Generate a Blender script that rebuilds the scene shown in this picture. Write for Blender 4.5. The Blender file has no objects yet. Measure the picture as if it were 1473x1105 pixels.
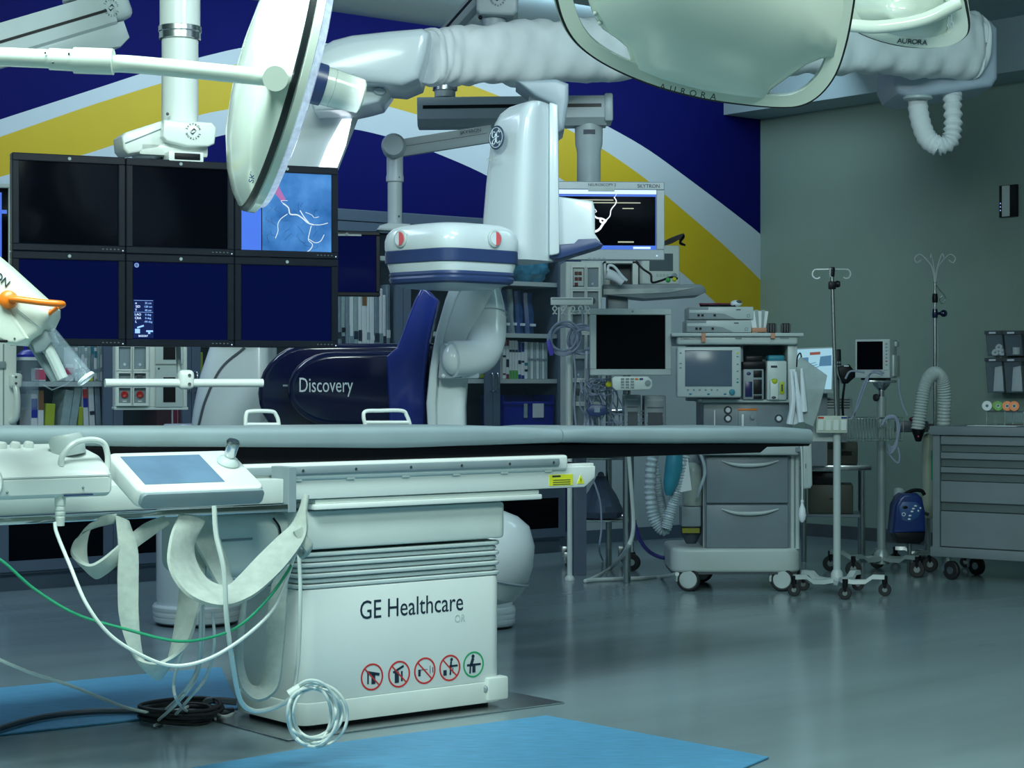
import bpy, bmesh, math, random
from mathutils import Vector, Matrix
random.seed(7)
R = math.radians
# ---------------------------------------------------------------- camera, world, lights, exposure
FPX, CX, CY, H = 2800.0, 736.5, 552.5, 1.2          # focal length in pixels of the 1473x1105 frame, centre, eye height
TH = R(39.0)                                        # the room (and the table) is turned by this angle
sc = bpy.context.scene
COL = sc.collection
cam_d = bpy.data.cameras.new('camera'); cam_d.sensor_width = 36.0; cam_d.sensor_fit = 'HORIZONTAL'
cam_d.lens = FPX / 1473.0 * 36.0; cam_d.clip_end = 100
cam = bpy.data.objects.new('camera', cam_d); COL.objects.link(cam)
cam.location = (0, 0, H); cam.rotation_euler = (R(90), 0, 0)
sc.camera = cam
sc.view_settings.view_transform = 'Standard'; sc.view_settings.look = 'None'
sc.view_settings.gamma = 1.0; sc.view_settings.use_curve_mapping = False
sc.view_settings.exposure = 0.12
w = bpy.data.worlds.new('world'); sc.world = w; w.use_nodes = True
w.node_tree.nodes['Background'].inputs[0].default_value = (0.25, 0.5, 0.65, 1)
w.node_tree.nodes['Background'].inputs[1].default_value = 0.12
def area(name, loc, rot, sx, sy, power, col):
    d = bpy.data.lights.new(name, 'AREA'); d.shape = 'RECTANGLE'; d.size = sx; d.size_y = sy
    d.energy = power; d.color = col
    o = bpy.data.objects.new(name, d); COL.objects.link(o); o.location = loc; o.rotation_euler = rot
    return o
# lights under the ceiling, out of view: bright over the table end near the camera, weak elsewhere
area('ceiling_lamp_near', (-1.5, 4.0, 3.66), (R(8), 0, TH), 2.2, 1.0, 205, (0.80, 1.0, 0.92))
area('front_fill', (1.3, 3.5, 3.64), (R(26), 0, R(-6)), 1.6, 0.8, 125, (0.82, 1.0, 0.90))  # unseen fill, added to brighten the big lamp's back and the front floor
area('ceiling_lamp_left', (-2.9, 9.0, 3.66), (0, 0, TH), 2.0, 0.6, 42, (0.60, 0.78, 1.0))
# unseen strip light added to brighten the mural, and a weak lamp over the anaesthesia end
area('mural_fill', (math.cos(TH) * 7.8 - math.sin(TH) * 9.7, math.sin(TH) * 7.8 + math.cos(TH) * 9.7, 3.64), (R(52), 0, TH), 6.0, 0.25, 58, (0.66, 0.88, 1.0))
area('drape_fill', (0.9, 6.4, 3.64), (R(48), 0, R(-8)), 1.6, 0.6, 60, (0.72, 0.90, 1.0))  # added light with no fixture, aimed to lift the drape and gantry fronts
area('ceiling_lamp_right', (2.3, 9.2, 3.66), (R(18), 0, 0), 1.4, 0.6, 16, (0.55, 0.95, 1.0))
# ---------------------------------------------------------------- helpers
def P(px, py, D): return Vector(((px - CX) / FPX * D, D, H + (CY - py) / FPX * D))
def FL(px, py, z=0.0):
    D = (H - z) * FPX / (py - CY); return Vector(((px - CX) / FPX * D, D, z))
def lin(c): return c / 12.92 if c <= 0.04045 else ((c + 0.055) / 1.055) ** 2.4
def rgb(h): return tuple(lin(int(h[i:i + 2], 16) / 255) for i in (0, 2, 4)) + (1,)
MATS = {}
def mat(name, col, rough=0.5, metal=0.0, var=0.06, scale=8.0, bump=0.0, emit=0.0, ecol=None, alpha=1.0, coat=0.0, spec=0.5, trans=0.0, stretch=(1, 1, 1)):
    if name in MATS: return MATS[name]
    m = bpy.data.materials.new(name); m.use_nodes = True; nt = m.node_tree; N = nt.nodes; L = nt.links
    b = N['Principled BSDF']; c = rgb(col) if isinstance(col, str) else tuple(col) + (1,)
    tc = N.new('ShaderNodeTexCoord'); mp = N.new('ShaderNodeMapping'); nz = N.new('ShaderNodeTexNoise')
    mp.inputs['Scale'].default_value = stretch
    L.new(tc.outputs['Object'], mp.inputs[0]); L.new(mp.outputs[0], nz.inputs['Vector'])
    nz.inputs['Scale'].default_value = scale; nz.inputs['Detail'].default_value = 4
    rp = N.new('ShaderNodeValToRGB'); L.new(nz.outputs['Fac'], rp.inputs[0])
    e = rp.color_ramp.elements; e[0].position = 0.3; e[1].position = 0.7
    e[0].color = tuple(x * (1 - var) for x in c[:3]) + (1,); e[1].color = tuple(min(1, x * (1 + var)) for x in c[:3]) + (1,)
    L.new(rp.outputs[0], b.inputs['Base Color'])
    b.inputs['Roughness'].default_value = rough; b.inputs['Metallic'].default_value = metal
    b.inputs['Specular IOR Level'].default_value = spec
    if coat: b.inputs['Coat Weight'].default_value = coat; b.inputs['Coat Roughness'].default_value = 0.08
    if bump:
        bp = N.new('ShaderNodeBump'); bp.inputs['Strength'].default_value = bump; bp.inputs['Distance'].default_value = 0.01
        L.new(nz.outputs['Fac'], bp.inputs['Height']); L.new(bp.outputs[0], b.inputs['Normal'])
    if emit:
        b.inputs['Emission Strength'].default_value = emit
        b.inputs['Emission Color'].default_value = rgb(ecol or col) if isinstance(ecol or col, str) else tuple(ecol or col) + (1,)
    if alpha < 1: b.inputs['Alpha'].default_value = alpha
    if trans: b.inputs['Transmission Weight'].default_value = trans
    MATS[name] = m; return m
def sm(name, lo, hi, rough, **k): return mat(name, lo, rough, **k)
# ---- mesh helpers
def BM(): return bmesh.new()
def merge(bm, t):
    me = bpy.data.meshes.new('t'); t.to_mesh(me); t.free(); bm.from_mesh(me); bpy.data.meshes.remove(me); return bm
def _bev(t, bev, seg):
    if bev > 0: bmesh.ops.bevel(t, geom=list(t.edges), offset=bev, segments=seg, profile=0.5, affect='EDGES', clamp_overlap=True)
def box(bm, x0, x1, y0, y1, z0, z1, bev=0.0, seg=2, M=None):
    t = BM(); bmesh.ops.create_cube(t, size=1)
    bmesh.ops.scale(t, vec=(abs(x1 - x0), abs(y1 - y0), abs(z1 - z0)), verts=t.verts)
    bmesh.ops.translate(t, vec=((x0 + x1) / 2, (y0 + y1) / 2, (z0 + z1) / 2), verts=t.verts)
    _bev(t, bev, seg)
    if M: bmesh.ops.transform(t, matrix=M, verts=t.verts)
    return merge(bm, t)
def prism(bm, pts, lo, hi, axis='y', bev=0.0, seg=2, M=None):
    """polygon extruded: axis y -> pts are (x,z); axis z -> (x,y); axis x -> (y,z)"""
    t = BM()
    f3 = {'y': lambda p, h: (p[0], h, p[1]), 'z': lambda p, h: (p[0], p[1], h), 'x': lambda p, h: (h, p[0], p[1])}[axis]
    a = [t.verts.new(f3(p, lo)) for p in pts]; b = [t.verts.new(f3(p, hi)) for p in pts]
    n = len(pts)
    t.faces.new(a); t.faces.new(list(reversed(b)))
    for i in range(n): t.faces.new((a[i], b[i], b[(i + 1) % n], a[(i + 1) % n]))
    bmesh.ops.recalc_face_normals(t, faces=t.faces)
    if bev > 0:
        big = sorted(t.faces, key=lambda f: -len(f.verts))[:2] if n > 4 else None
        ed = list(t.edges)
        if big: ed = [e for e in t.edges if any(f in big for f in e.link_faces)]
        bmesh.ops.bevel(t, geom=ed, offset=bev, segments=seg, profile=0.5, affect='EDGES', clamp_overlap=True)
    if M: bmesh.ops.transform(t, matrix=M, verts=t.verts)
    return merge(bm, t)
def frames(pts, closed=False):
    n = len(pts); T = []
    for i in range(n):
        a = pts[i - 1] if (i > 0 or closed) else pts[i]; b = pts[(i + 1) % n] if (i < n - 1 or closed) else pts[i]
        T.append((b - a).normalized())
    up = Vector((0, 0, 1)) if abs(T[0].z) < 0.9 else Vector((1, 0, 0))
    N = [(up - T[0] * up.dot(T[0])).normalized()]
    for i in range(1, n):
        v = N[-1] - T[i] * N[-1].dot(T[i]); N.append(v.normalized() if v.length > 1e-6 else N[-1])
    return T, N
def spline(pts, k=8, closed=False):
    pts = [Vector(p) for p in pts]; n = len(pts); out = []
    if n < 3 or k < 2: return pts
    for i in range(n if closed else n - 1):
        p1 = pts[i]; p2 = pts[(i + 1) % n]
        p0 = pts[i - 1] if (i > 0 or closed) else p1 * 2 - p2
        p3 = pts[(i + 2) % n] if (i + 2 < n or closed) else p2 * 2 - p1
        for j in range(k):
            t = j / k
            out.append(0.5 * ((2 * p1) + (p2 - p0) * t + (2 * p0 - 5 * p1 + 4 * p2 - p3) * t * t + (3 * p1 - p0 - 3 * p2 + p3) * t ** 3))
    if not closed: out.append(pts[-1])
    return out
def tube(bm, pts, r, n=8, k=8, closed=False, rfun=None, cap=True):
    pts = spline(pts, k, closed); T, N = frames(pts, closed); rings = []
    for i, p in enumerate(pts):
        rr = rfun(i / (len(pts) - 1)) if rfun else r
        B = T[i].cross(N[i])
        rings.append([bm.verts.new(p + (N[i] * math.cos(2 * math.pi * j / n) + B * math.sin(2 * math.pi * j / n)) * rr) for j in range(n)])
    m = len(rings)
    for i in range(m if closed else m - 1):
        a = rings[i]; b = rings[(i + 1) % m]
        for j in range(n): bm.faces.new((a[j], a[(j + 1) % n], b[(j + 1) % n], b[j]))
    if cap and not closed: bm.faces.new(list(reversed(rings[0]))); bm.faces.new(rings[-1])
    return bm
def cyl(bm, p0, p1, r, r2=None, n=24):
    return tube(bm, [Vector(p0), Vector(p1)], r, n=n, k=1, rfun=(lambda t: r + (r2 - r) * t) if r2 is not None else None)
def lathe(bm, prof, c=(0, 0, 0), axis=(0, 0, 1), n=32, sx=1.0, sy=1.0):
    """prof: (radius, height) pairs; a zero radius closes the end"""
    q = Vector((0, 0, 1)).rotation_difference(Vector(axis)); c = Vector(c); rings = []
    for r, h in prof:
        if r < 1e-6: rings.append([bm.verts.new(c + q @ Vector((0, 0, h)))])
        else: rings.append([bm.verts.new(c + q @ Vector((r * sx * math.cos(2 * math.pi * j / n), r * sy * math.sin(2 * math.pi * j / n), h))) for j in range(n)])
    for a, b in zip(rings, rings[1:]):
        for j in range(n):
            k = (j + 1) % n
            if len(a) == 1 and len(b) == 1: continue
            if len(a) == 1: bm.faces.new((a[0], b[k], b[j]))
            elif len(b) == 1: bm.faces.new((a[j], a[k], b[0]))
            else: bm.faces.new((a[j], a[k], b[k], b[j]))
    return bm
def loft(bm, rings, cap=True, closed=False):
    vs = [[bm.verts.new(p) for p in r] for r in rings]; n = len(vs[0])
    for a, b in (list(zip(vs, vs[1:])) + ([(vs[-1], vs[0])] if closed else [])):
        for j in range(n): bm.faces.new((a[j], a[(j + 1) % n], b[(j + 1) % n], b[j]))
    if cap and not closed: bm.faces.new(list(reversed(vs[0]))); bm.faces.new(vs[-1])
    return bm
def rrect(w, h, r, n=5, cx=0, cy=0):
    o = []
    for (sx, sy, a0) in ((1, 1, 0), (-1, 1, 90), (-1, -1, 180), (1, -1, 270)):
        for i in range(n + 1):
            a = R(a0 + 90 * i / n); o.append((cx + sx * (w / 2 - r) + r * math.cos(a), cy + sy * (h / 2 - r) + r * math.sin(a)))
    return o
def ball(bm, c, rx, ry=None, rz=None, u=20, v=12, M=None):
    t = BM(); bmesh.ops.create_uvsphere(t, u_segments=u, v_segments=v, radius=1)
    bmesh.ops.scale(t, vec=(rx, ry or rx, rz or rx), verts=t.verts)
    if M: bmesh.ops.transform(t, matrix=M, verts=t.verts)
    bmesh.ops.translate(t, vec=c, verts=t.verts); return merge(bm, t)
def strap(bm, pts, wid, k=8, th=0.004):
    """pts: centre points; wid: half-width vectors, one for each point"""
    c = spline(pts, k); wv = spline(wid, k); n = len(c); T, _ = frames(c); rings = []
    for i in range(n):
        nn = T[i].cross(wv[i])
        nn = nn.normalized() * th / 2 if nn.length > 1e-7 else Vector((0, 0, th / 2))
        rings.append([c[i] - wv[i] - nn, c[i] - wv[i] * 0.5 - nn * 1.8, c[i] + wv[i] * 0.5 - nn * 1.8, c[i] + wv[i] - nn,
                      c[i] + wv[i] + nn, c[i] + wv[i] * 0.5 + nn * 1.8, c[i] - wv[i] * 0.5 + nn * 1.8, c[i] - wv[i] + nn])
    return loft(bm, rings)
def ob(name, bm, m, parent=None, label=None, cat=None, group=None, kind=None, smooth=True, rz=None, loc=None, ang=35):
    me = bpy.data.meshes.new(name)
    if isinstance(bm, bmesh.types.BMesh):
        bmesh.ops.recalc_face_normals(bm, faces=bm.faces); bm.to_mesh(me); bm.free()
    else: me = bm
    me.name = name
    for x in (m if isinstance(m, (list, tuple)) else [m]): me.materials.append(x)
    if smooth and len(me.polygons):
        me.polygons.foreach_set('use_smooth', [True] * len(me.polygons)); me.set_sharp_from_angle(angle=R(ang))
    o = bpy.data.objects.new(name, me); COL.objects.link(o)
    if parent: o.parent = parent
    if rz is not None: o.rotation_euler.z = rz
    if loc is not None: o.location = loc
    tag(o, label, cat, group, kind); return o
def tag(o, label=None, cat=None, group=None, kind=None):
    if label: o['label'] = label
    if cat: o['category'] = cat
    if group: o['group'] = group
    if kind: o['kind'] = kind
    return o
class Fr:
    """a thing's own frame: origin on the floor (or wherever Z says), x to the right, y away from the viewer, z up"""
    def __init__(s, X, Y, ang, Z=0.0, name=None, label=None, cat=None, group=None):
        s.X, s.Y, s.Z, s.a = X, Y, Z, ang; s.c, s.s = math.cos(ang), math.sin(ang); s.o = None
        if name:
            s.o = bpy.data.objects.new(name, None); COL.objects.link(s.o); s.o.empty_display_size = 0.1
            s.o.location = (X, Y, Z); s.o.rotation_euler.z = ang; tag(s.o, label, cat, group)
    def l(s, v):
        dx, dy = v[0] - s.X, v[1] - s.Y; return Vector((dx * s.c + dy * s.s, -dx * s.s + dy * s.c, v[2] - s.Z))
    def w(s, x, y, z): return Vector((s.X + x * s.c - y * s.s, s.Y + x * s.s + y * s.c, s.Z + z))
    def q(s, px, py, y=0.0):
        o = s.l((0, 0, H)); d = Vector(((px - CX) / FPX, 1, (CY - py) / FPX))
        d = Vector((d.x * s.c + d.y * s.s, -d.x * s.s + d.y * s.c, d.z)); t = (y - o.y) / d.y
        p = o + d * t; return (p.x, p.z)
    def v(s, px, py, y=0.0): a = s.q(px, py, y); return Vector((a[0], y, a[1]))
    def poly(s, pts, y=0.0): return [s.q(a, b, y) for a, b in pts]
    def pix(s, px, py, D): return s.l(P(px, py, D))
    def part(s, name, bm, m, label=None, parent=None, **k): return ob(name, bm, m, parent or s.o, label, **k)
def at(name, label, cat, px, D, ang=0.0, Z=0.0, group=None):
    return Fr((px - CX) / FPX * D, D, ang, Z, name, label, cat, group)
def text(s, size, w=None):
    cu = bpy.data.curves.new('t', 'FONT'); cu.body = s; cu.size = size; cu.align_x = 'CENTER'; cu.align_y = 'CENTER'; cu.extrude = 0.0006; cu.resolution_u = 3
    o = bpy.data.objects.new('t', cu); COL.objects.link(o); bpy.context.view_layer.update()
    me = bpy.data.meshes.new_from_object(o.evaluated_get(bpy.context.evaluated_depsgraph_get()))
    bpy.data.objects.remove(o); bpy.data.curves.remove(cu)
    if w:
        xs = [v.co.x for v in me.vertices]; k = w / (max(xs) - min(xs))
        for v in me.vertices: v.co.x *= k
    for v in me.vertices: v.co = Vector((v.co.x, -v.co.z, v.co.y))      # stands upright, facing -y
    return me
def put_text(parent, s, size, m, loc, rot=(0, 0, 0), w=None, name='lettering', label=None):
    me = text(s, size, w); o = ob(name, me, m, parent, label, smooth=False); o.location = loc; o.rotation_euler = rot; return o
def copy_tree(o, parent=None):
    c = o.copy(); COL.objects.link(c); c.parent = parent
    for ch in list(o.children): copy_tree(ch, c)
    return c
# ---------------------------------------------------------------- materials
WHITE = mat('white_enamel', (0.74, 0.80, 0.78), 0.28, var=0.03, scale=3, coat=0.2)
OFFW = mat('off_white_plastic', (0.66, 0.73, 0.70), 0.38, var=0.04, scale=6)
PLAS = mat('pale_grey_plastic', (0.50, 0.58, 0.58), 0.4, var=0.05, scale=6)
GREY = mat('mid_grey_plastic', (0.24, 0.30, 0.33), 0.42, var=0.06, scale=10)
DGREY = mat('dark_grey_plastic', (0.07, 0.085, 0.10), 0.4, var=0.1, scale=10)
BLACK = mat('black_plastic', (0.006, 0.007, 0.010), 0.4, var=0.2, scale=12, spec=.25)
RUB = mat('black_rubber', (0.014, 0.015, 0.017), 0.6, var=0.2, scale=20)
BEZ = mat('monitor_bezel', (0.006, 0.009, 0.017), 0.35, var=0.15, scale=15, spec=.25)
SCR = mat('dark_screen', (0.001, 0.002, 0.012), 0.10, var=0.1, scale=2, emit=1.0, ecol=(0.0006, 0.0016, 0.030), spec=.15)
SCRB = mat('black_screen', (0.001, 0.0015, 0.004), 0.08, var=0.1, scale=2, spec=.2)
STEEL = mat('brushed_steel', (0.55, 0.58, 0.60), 0.25, 1.0, var=0.08, scale=30, stretch=(1, 1, 20))
CHROME = mat('chrome', (0.75, 0.78, 0.80), 0.12, 1.0, var=0.03)
NAVYW = mat('navy_wing_plastic', (0.012, 0.03, 0.24), 0.24, var=0.08, scale=4, coat=.5)
NAVY = mat('navy_plastic', (0.003, 0.006, 0.045), 0.18, var=0.08, scale=4, coat=0.4)
NAVYB = mat('navy_band', (0.03, 0.055, 0.16), 0.35, var=0.06, scale=6)
PAD = mat('pad_vinyl', (0.26, 0.34, 0.37), 0.42, var=0.06, scale=5, bump=0.08)
CRAD = mat('black_carbon', (0.002, 0.0022, 0.004), 0.32, spec=.25, var=0.2, scale=40)
FAB = mat('white_drape_fabric', (0.80, 0.84, 0.86), 0.75, var=0.06, scale=7, bump=0.25)
STRAPM = mat('canvas_strap', (0.42, 0.48, 0.45), 0.8, var=0.08, scale=40, bump=0.2)
PRINT = mat('dark_print', (0.01, 0.025, 0.05), 0.5)
PWHITE = mat('white_print', (0.75, 0.82, 0.88), 0.5)
RED = mat('red_print', (0.6, 0.03, 0.03), 0.45)
GREEN = mat('green_print', (0.02, 0.35, 0.14), 0.45)
YEL = mat('yellow_label', (0.70, 0.72, 0.03), 0.45, var=0.05)
ORANGE = mat('orange_plastic', (0.85, 0.20, 0.01), 0.35, var=0.05)
CORD = mat('white_cord', (0.62, 0.70, 0.68), 0.45, var=0.05)
CLEAR = mat('clear_plastic', (0.45, 0.58, 0.70), 0.06, alpha=0.15, var=0.02)
GLASS = mat('cabinet_glass', (0.10, 0.15, 0.18), 0.04, alpha=0.08, var=0.02)
CAB = mat('cabinet_enamel', (0.10, 0.14, 0.20), 0.38, var=0.05, scale=5)
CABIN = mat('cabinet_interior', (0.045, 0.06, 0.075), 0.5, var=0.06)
# ================================================================= the setting (room frame: u along the table, v away)
CEIL = 3.72
UL, UR, VF, VB = -1.6, 11.5, -1.6, 11.0
RM = Fr(0, 0, TH)
FLOORM = mat('vinyl_floor', (0.215, 0.295, 0.32), 0.19, var=0.12, scale=1.2, stretch=(0.4, 2.2, 1), spec=0.5)
WALLM = mat('sage_wall_paint', (0.235, 0.33, 0.285), 0.6, var=0.03, scale=2)
CEILM = mat('ceiling_paint', (0.30, 0.40, 0.44), 0.7, var=0.03, scale=2)
M_NAVY = mat('mural_navy', (0.0012, 0.003, 0.095), 0.7, var=0.08, scale=1.5, spec=.12)
M_WHITE = mat('mural_white', (0.50, 0.58, 0.62), 0.55, var=0.03, scale=2)
M_YEL = mat('mural_yellow', (0.56, 0.40, 0.006), 0.55, var=0.04, scale=2)
def slab(name, b, m, kind='structure', **k): return ob(name, b, m, rz=TH, kind=kind, **k)
slab('floor', box(BM(), UL - .1, UR + .1, VF - .1, VB + .1, -0.1, 0), FLOORM)
slab('ceiling', box(BM(), UL - .1, UR + .1, VF - .1, VB + .1, CEIL, CEIL + .1), CEILM)
slab('wall_right', box(BM(), UR, UR + .1, VF, VB, 0, CEIL), WALLM)
slab('wall_left', box(BM(), UL - .1, UL, VF, VB, 0, CEIL), WALLM)
slab('wall_front', box(BM(), UL, UR, VF - .1, VF, 0, CEIL), WALLM)
# back wall with the painted arch: one wall, bands of paint as faces of it
xs = [-200, 0, 60, 130, 180, 230, 290, 350, 400, 450, 505, 560, 613, 660, 710, 760, 804, 866, 931, 985, 1040, 1095]
def interp(tab, x):
    for (x0, y0), (x1, y1) in zip(tab, tab[1:]):
        if x <= x1: return y0 + (y1 - y0) * (x - x0) / (x1 - x0)
    return tab[-1][1]
b1 = [(-200, 240), (0, 172), (130, 130), (230, 97), (350, 67), (450, 61), (560, 68), (660, 88), (760, 125), (866, 177), (931, 213), (1040, 294), (1095, 337)]
b2 = [(-200, 268), (0, 197), (129, 152), (230, 120), (348, 90), (443, 82), (560, 92), (660, 115), (760, 155), (866, 213), (931, 258), (1040, 351), (1095, 403)]
b3 = [(-200, 320), (0, 254), (124, 222), (180, 203), (284, 165), (340, 155), (450, 143), (539, 147), (600, 165), (657, 180), (760, 229), (804, 254), (866, 299), (977, 389), (1026, 432), (1095, 497)]
b4 = [(-200, 360), (0, 296), (130, 258), (230, 222), (300, 199), (340, 190), (415, 180), (505, 184), (557, 196), (613, 214), (687, 245), (760, 285), (866, 354), (931, 405), (1040, 505), (1095, 560)]
bw = BM(); cols = []
NS = 90
for i in range(NS + 1):
    x = -200 + (1095 + 200) * i / NS
    u = RM.q(x, 300, VB)[0]
    cols.append((u, [0.0] + [RM.q(x, interp(b, x), VB)[1] for b in (b4, b3, b2, b1)] + [CEIL]))
for k in range(3):                       # smooth the traced edges
    cols = [cols[0]] + [(cols[i][0], [cols[i][1][0]] + [(cols[i - 1][1][j] + 2 * cols[i][1][j] + cols[i + 1][1][j]) / 4 for j in range(1, 5)] + [CEIL]) for i in range(1, NS)] + [cols[-1]]
cols = [(UL, [0.0, .5, .9, 1.35, 1.6, CEIL])] + cols[:-1] + [(UR, cols[-1][1])]
vv = [[bw.verts.new((u, VB, z)) for z in zz] for u, zz in cols]
bk = [[bw.verts.new((u, VB + .1, z)) for z in (0, CEIL)] for u, zz in cols]
mi = (4, 1, 2, 1, 0)
for a, b in zip(vv, vv[1:]):
    for j in range(5):
        f = bw.faces.new((a[j], b[j], b[j + 1], a[j + 1])); f.material_index = (0, 1, 2, 1, 0)[j]
        if j == 0 and a[0].co.x > RM.q(830, 300, VB)[0]: f.material_index = 1
for a, b in zip(bk, bk[1:]): bw.faces.new((a[0], a[1], b[1], b[0]))
slab('wall_back', bw, [M_NAVY, M_WHITE, M_YEL], smooth=False)
# soffit along the right wall
sz = RM.q(1095, 172, VB)[1]
slab('trim_1', box(BM(), UR - .42, UR, VF, VB, sz, CEIL), CEILM)
# coved skirting along the back and right walls
slab('baseboard_back', box(BM(), UL, UR, VB - .012, VB, 0, .1), CAB)
slab('baseboard_right', box(BM(), UR - .012, UR, VF, VB - .012, 0, .1), DGREY)
# ---- blue anti-fatigue floor mats and the steel base plate
MATM = mat('blue_mat', (0.095, 0.33, 0.56), 0.5, var=0.16, scale=11, stretch=(1, 6, 1), bump=0.05)
def flatpoly(name, pts, z, m, **k):
    return ob(name, prism(BM(), [(FL(*p).x, FL(*p).y) for p in pts], 0.0005, z, 'z', 0.002, 1), m, **k)
flatpoly('floor_mat', [(150, 1130), (480, 1072), (786, 1032), (1106, 1092), (900, 1180), (150, 1180)], 0.008, MATM, label='blue floor mat in front of the patient table at the bottom edge', cat='mat', group='blue floor mats')
flatpoly('floor_mat', [(-60, 998), (219, 971), (318, 962), (345, 1021), (203, 1037), (-60, 1066)], 0.008, MATM, label='blue floor mat behind the cables, left of the patient table base', cat='mat', group='blue floor mats')
# ================================================================= patient table
o0 = FL(434, 1055)
T = Fr(o0.x, o0.y, TH, 0, 'patient_table', 'long angiography patient table with grey pad and white floor pedestal', 'table')
BX = T.q(723, 1021)[0]                       # pedestal length
ob('base_plate', box(BM(), -.12, BX + .22, -.10, .52, 0.0005, .006, .002, 1), STEEL, T.o)
# pedestal: kick panel, main cover, bellows, carriage box
ob('kick_panel', prism(BM(), rrect(BX + .012, .46, .05, 5, BX / 2, .222), .022, .10, 'z', .006), OFFW, T.o)
ob('foot_riser', prism(BM(), rrect(BX - .06, .40, .04, 4, BX / 2, .222), .006, .03, 'z'), BLACK, T.o)
ob('corner_foot', box(BM(), BX - .085, BX + .012, -.022, .03, .03, .115, .008), OFFW, T.o)
ob('foot_dial', lathe(BM(), [(0, 0), (.014, 0), (.014, .008), (.009, .012), (0, .012)], (BX - .085, -.004, .075), (-1, -.3, 0), 16), GREY, T.o)
ob('pedestal_cover', prism(BM(), rrect(BX, .45, .055, 6, BX / 2, .222), .10, .490, 'z', .004), WHITE, T.o)
for i in range(7):
    z = .492 + i * .0185
    k = .012 if i % 2 == 0 else -.004
    ob('bellows_fold', prism(BM(), rrect(BX + k, .44 + k, .05, 5, BX / 2, .222), z, z + .015, 'z', .004, 1), PLAS, T.o)
    if i < 6: ob('bellows_gap', prism(BM(), rrect(BX - .03, .41, .05, 5, BX / 2, .222), z + .013, z + .020, 'z'), GREY, T.o)
xl = T.q(322, 790, .0)[0]
ob('carriage_box', prism(BM(), rrect(BX + .03, .47, .04, 5, BX / 2, .222), .628, .762, 'z', .012), OFFW, T.o)
ob('carriage_shroud', box(BM(), -.33, .02, .06, .42, .54, .752, .05, 5), OFFW, T.o)
ob('shroud_ring', tube(BM(), [(-.08, .055 + .0, .74), (-.055, .052, .70), (-.055, .052, .62), (-.09, .055, .55)], .004, 6), BLACK, T.o)
ob('shroud_slot', box(BM(), -.28, -.16, .0575, .062, .668, .676, .001, 1), GREY, T.o)
# lower tray plates and long beam
def zz(px, py, y): return T.q(px, py, y)[1]
def xx(px, y, py=700): return T.q(px, py, y)[0]
yb = -.05
xr = xx(857, yb)
ob('tray_plate', box(BM(), .02, xx(780, yb), yb, .48, .768, .787, .004), WHITE, T.o)
ob('tray_plate', box(BM(), .03, xx(778, yb), yb + .01, .47, .787, .803, .003), OFFW, T.o)
z0 = .806; z1 = .885
beam = [(-1.75, z0), (xr - .055, z0), (xr - .002, z0 + .035), (xr, z1), (-1.75, z1)]
ob('table_beam', prism(BM(), beam, yb, .49, 'y', .006), WHITE, T.o)
ob('beam_cap', box(BM(), xx(815, yb) - .01, xr, yb + .01, .48, z1 - .005, z1 + .012, .004), WHITE, T.o)
ob('side_rail_block', box(BM(), -1.75, xx(815, yb), yb - .012, .50, z1 - .012, .932, .012, 3), WHITE, T.o)
ob('accessory_rail', box(BM(), xx(300, yb), xx(800, yb), yb - .024, yb - .010, .893, .920, .005), GREY, T.o)
for px in (430, 506, 585, 658, 727, 790):
    ob('rail_screw', lathe(BM(), [(0, 0), (.005, 0), (.005, .003), (0, .003)], (xx(px, yb), yb - .024, .906), (0, -1, 0), 10), STEEL, T.o)
    ob('rail_bracket', box(BM(), xx(px, yb) - .025, xx(px, yb) + .01, yb - .008, yb, .868, .886, .003, 1), OFFW, T.o)
# yellow warning label, triangle
lx = xx(808, yb)
ob('warning_label', box(BM(), xx(790, yb), xx(824, yb), yb - .0015, yb, z0 + .01, z0 + .052), YEL, T.o, label='yellow warning label')
ob('warning_print', box(BM(), xx(794, yb), xx(806, yb), yb - .0025, yb - .001, z0 + .043, z0 + .049), PRINT, T.o)
for k in range(3): ob('warning_print', box(BM(), xx(795, yb), xx(820, yb), yb - .0025, yb - .001, z0 + .014 + k * .008, z0 + .0165 + k * .008), PRINT, T.o)
tx = xx(835, yb)
ob('warning_triangle', prism(BM(), [(tx - .018, z0 + .014), (tx + .018, z0 + .014), (tx, z0 + .048)], yb - .002, yb, 'y'), YEL, T.o, label='yellow warning triangle')
put_text(T.o, '!', .022, PRINT, (tx, yb - .003, z0 + .026))
put_text(T.o, 'LASER', .010, PRINT, (tx, yb - .003, z0 + .008)) if False else None
# cradle and pad
cy0, cy1 = -.03, .47
def curve_at(tab, y):
    t = [T.q(px, py, y) for px, py in tab]
    t = [(-1.75, t[0][1])] + t
    return lambda x: interp(t, x) if x > t[0][0] else t[0][1]
ptop = curve_at([(0, 612), (300, 611), (560, 611), (700, 612), (1000, 612), (1165, 613)], cy1)
pbot = curve_at([(0, 642), (300, 644), (560, 646), (690, 642), (806, 638), (1000, 638), (1165, 640)], cy0)
cbot = curve_at([(0, 676), (400, 673), (700, 664), (1104, 651)], cy0)
xe1, xe2 = xx(1104, cy0, 650), xx(1166, cy0, 640)
cr = [(-1.75, cbot(-1.7)), (0, cbot(0)), (xe1 - .04, cbot(xe1)), (xe1, T.q(1108, 643, cy0)[1]), (xe2 - .01, T.q(1160, 642, cy0)[1]), (xe2, pbot(xe2) + .004), (.6, pbot(.6) + .006), (-1.75, pbot(-1.7) + .006)]
ob('cradle', prism(BM(), cr, cy0, cy1, 'y', .003), CRAD, T.o)
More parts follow.
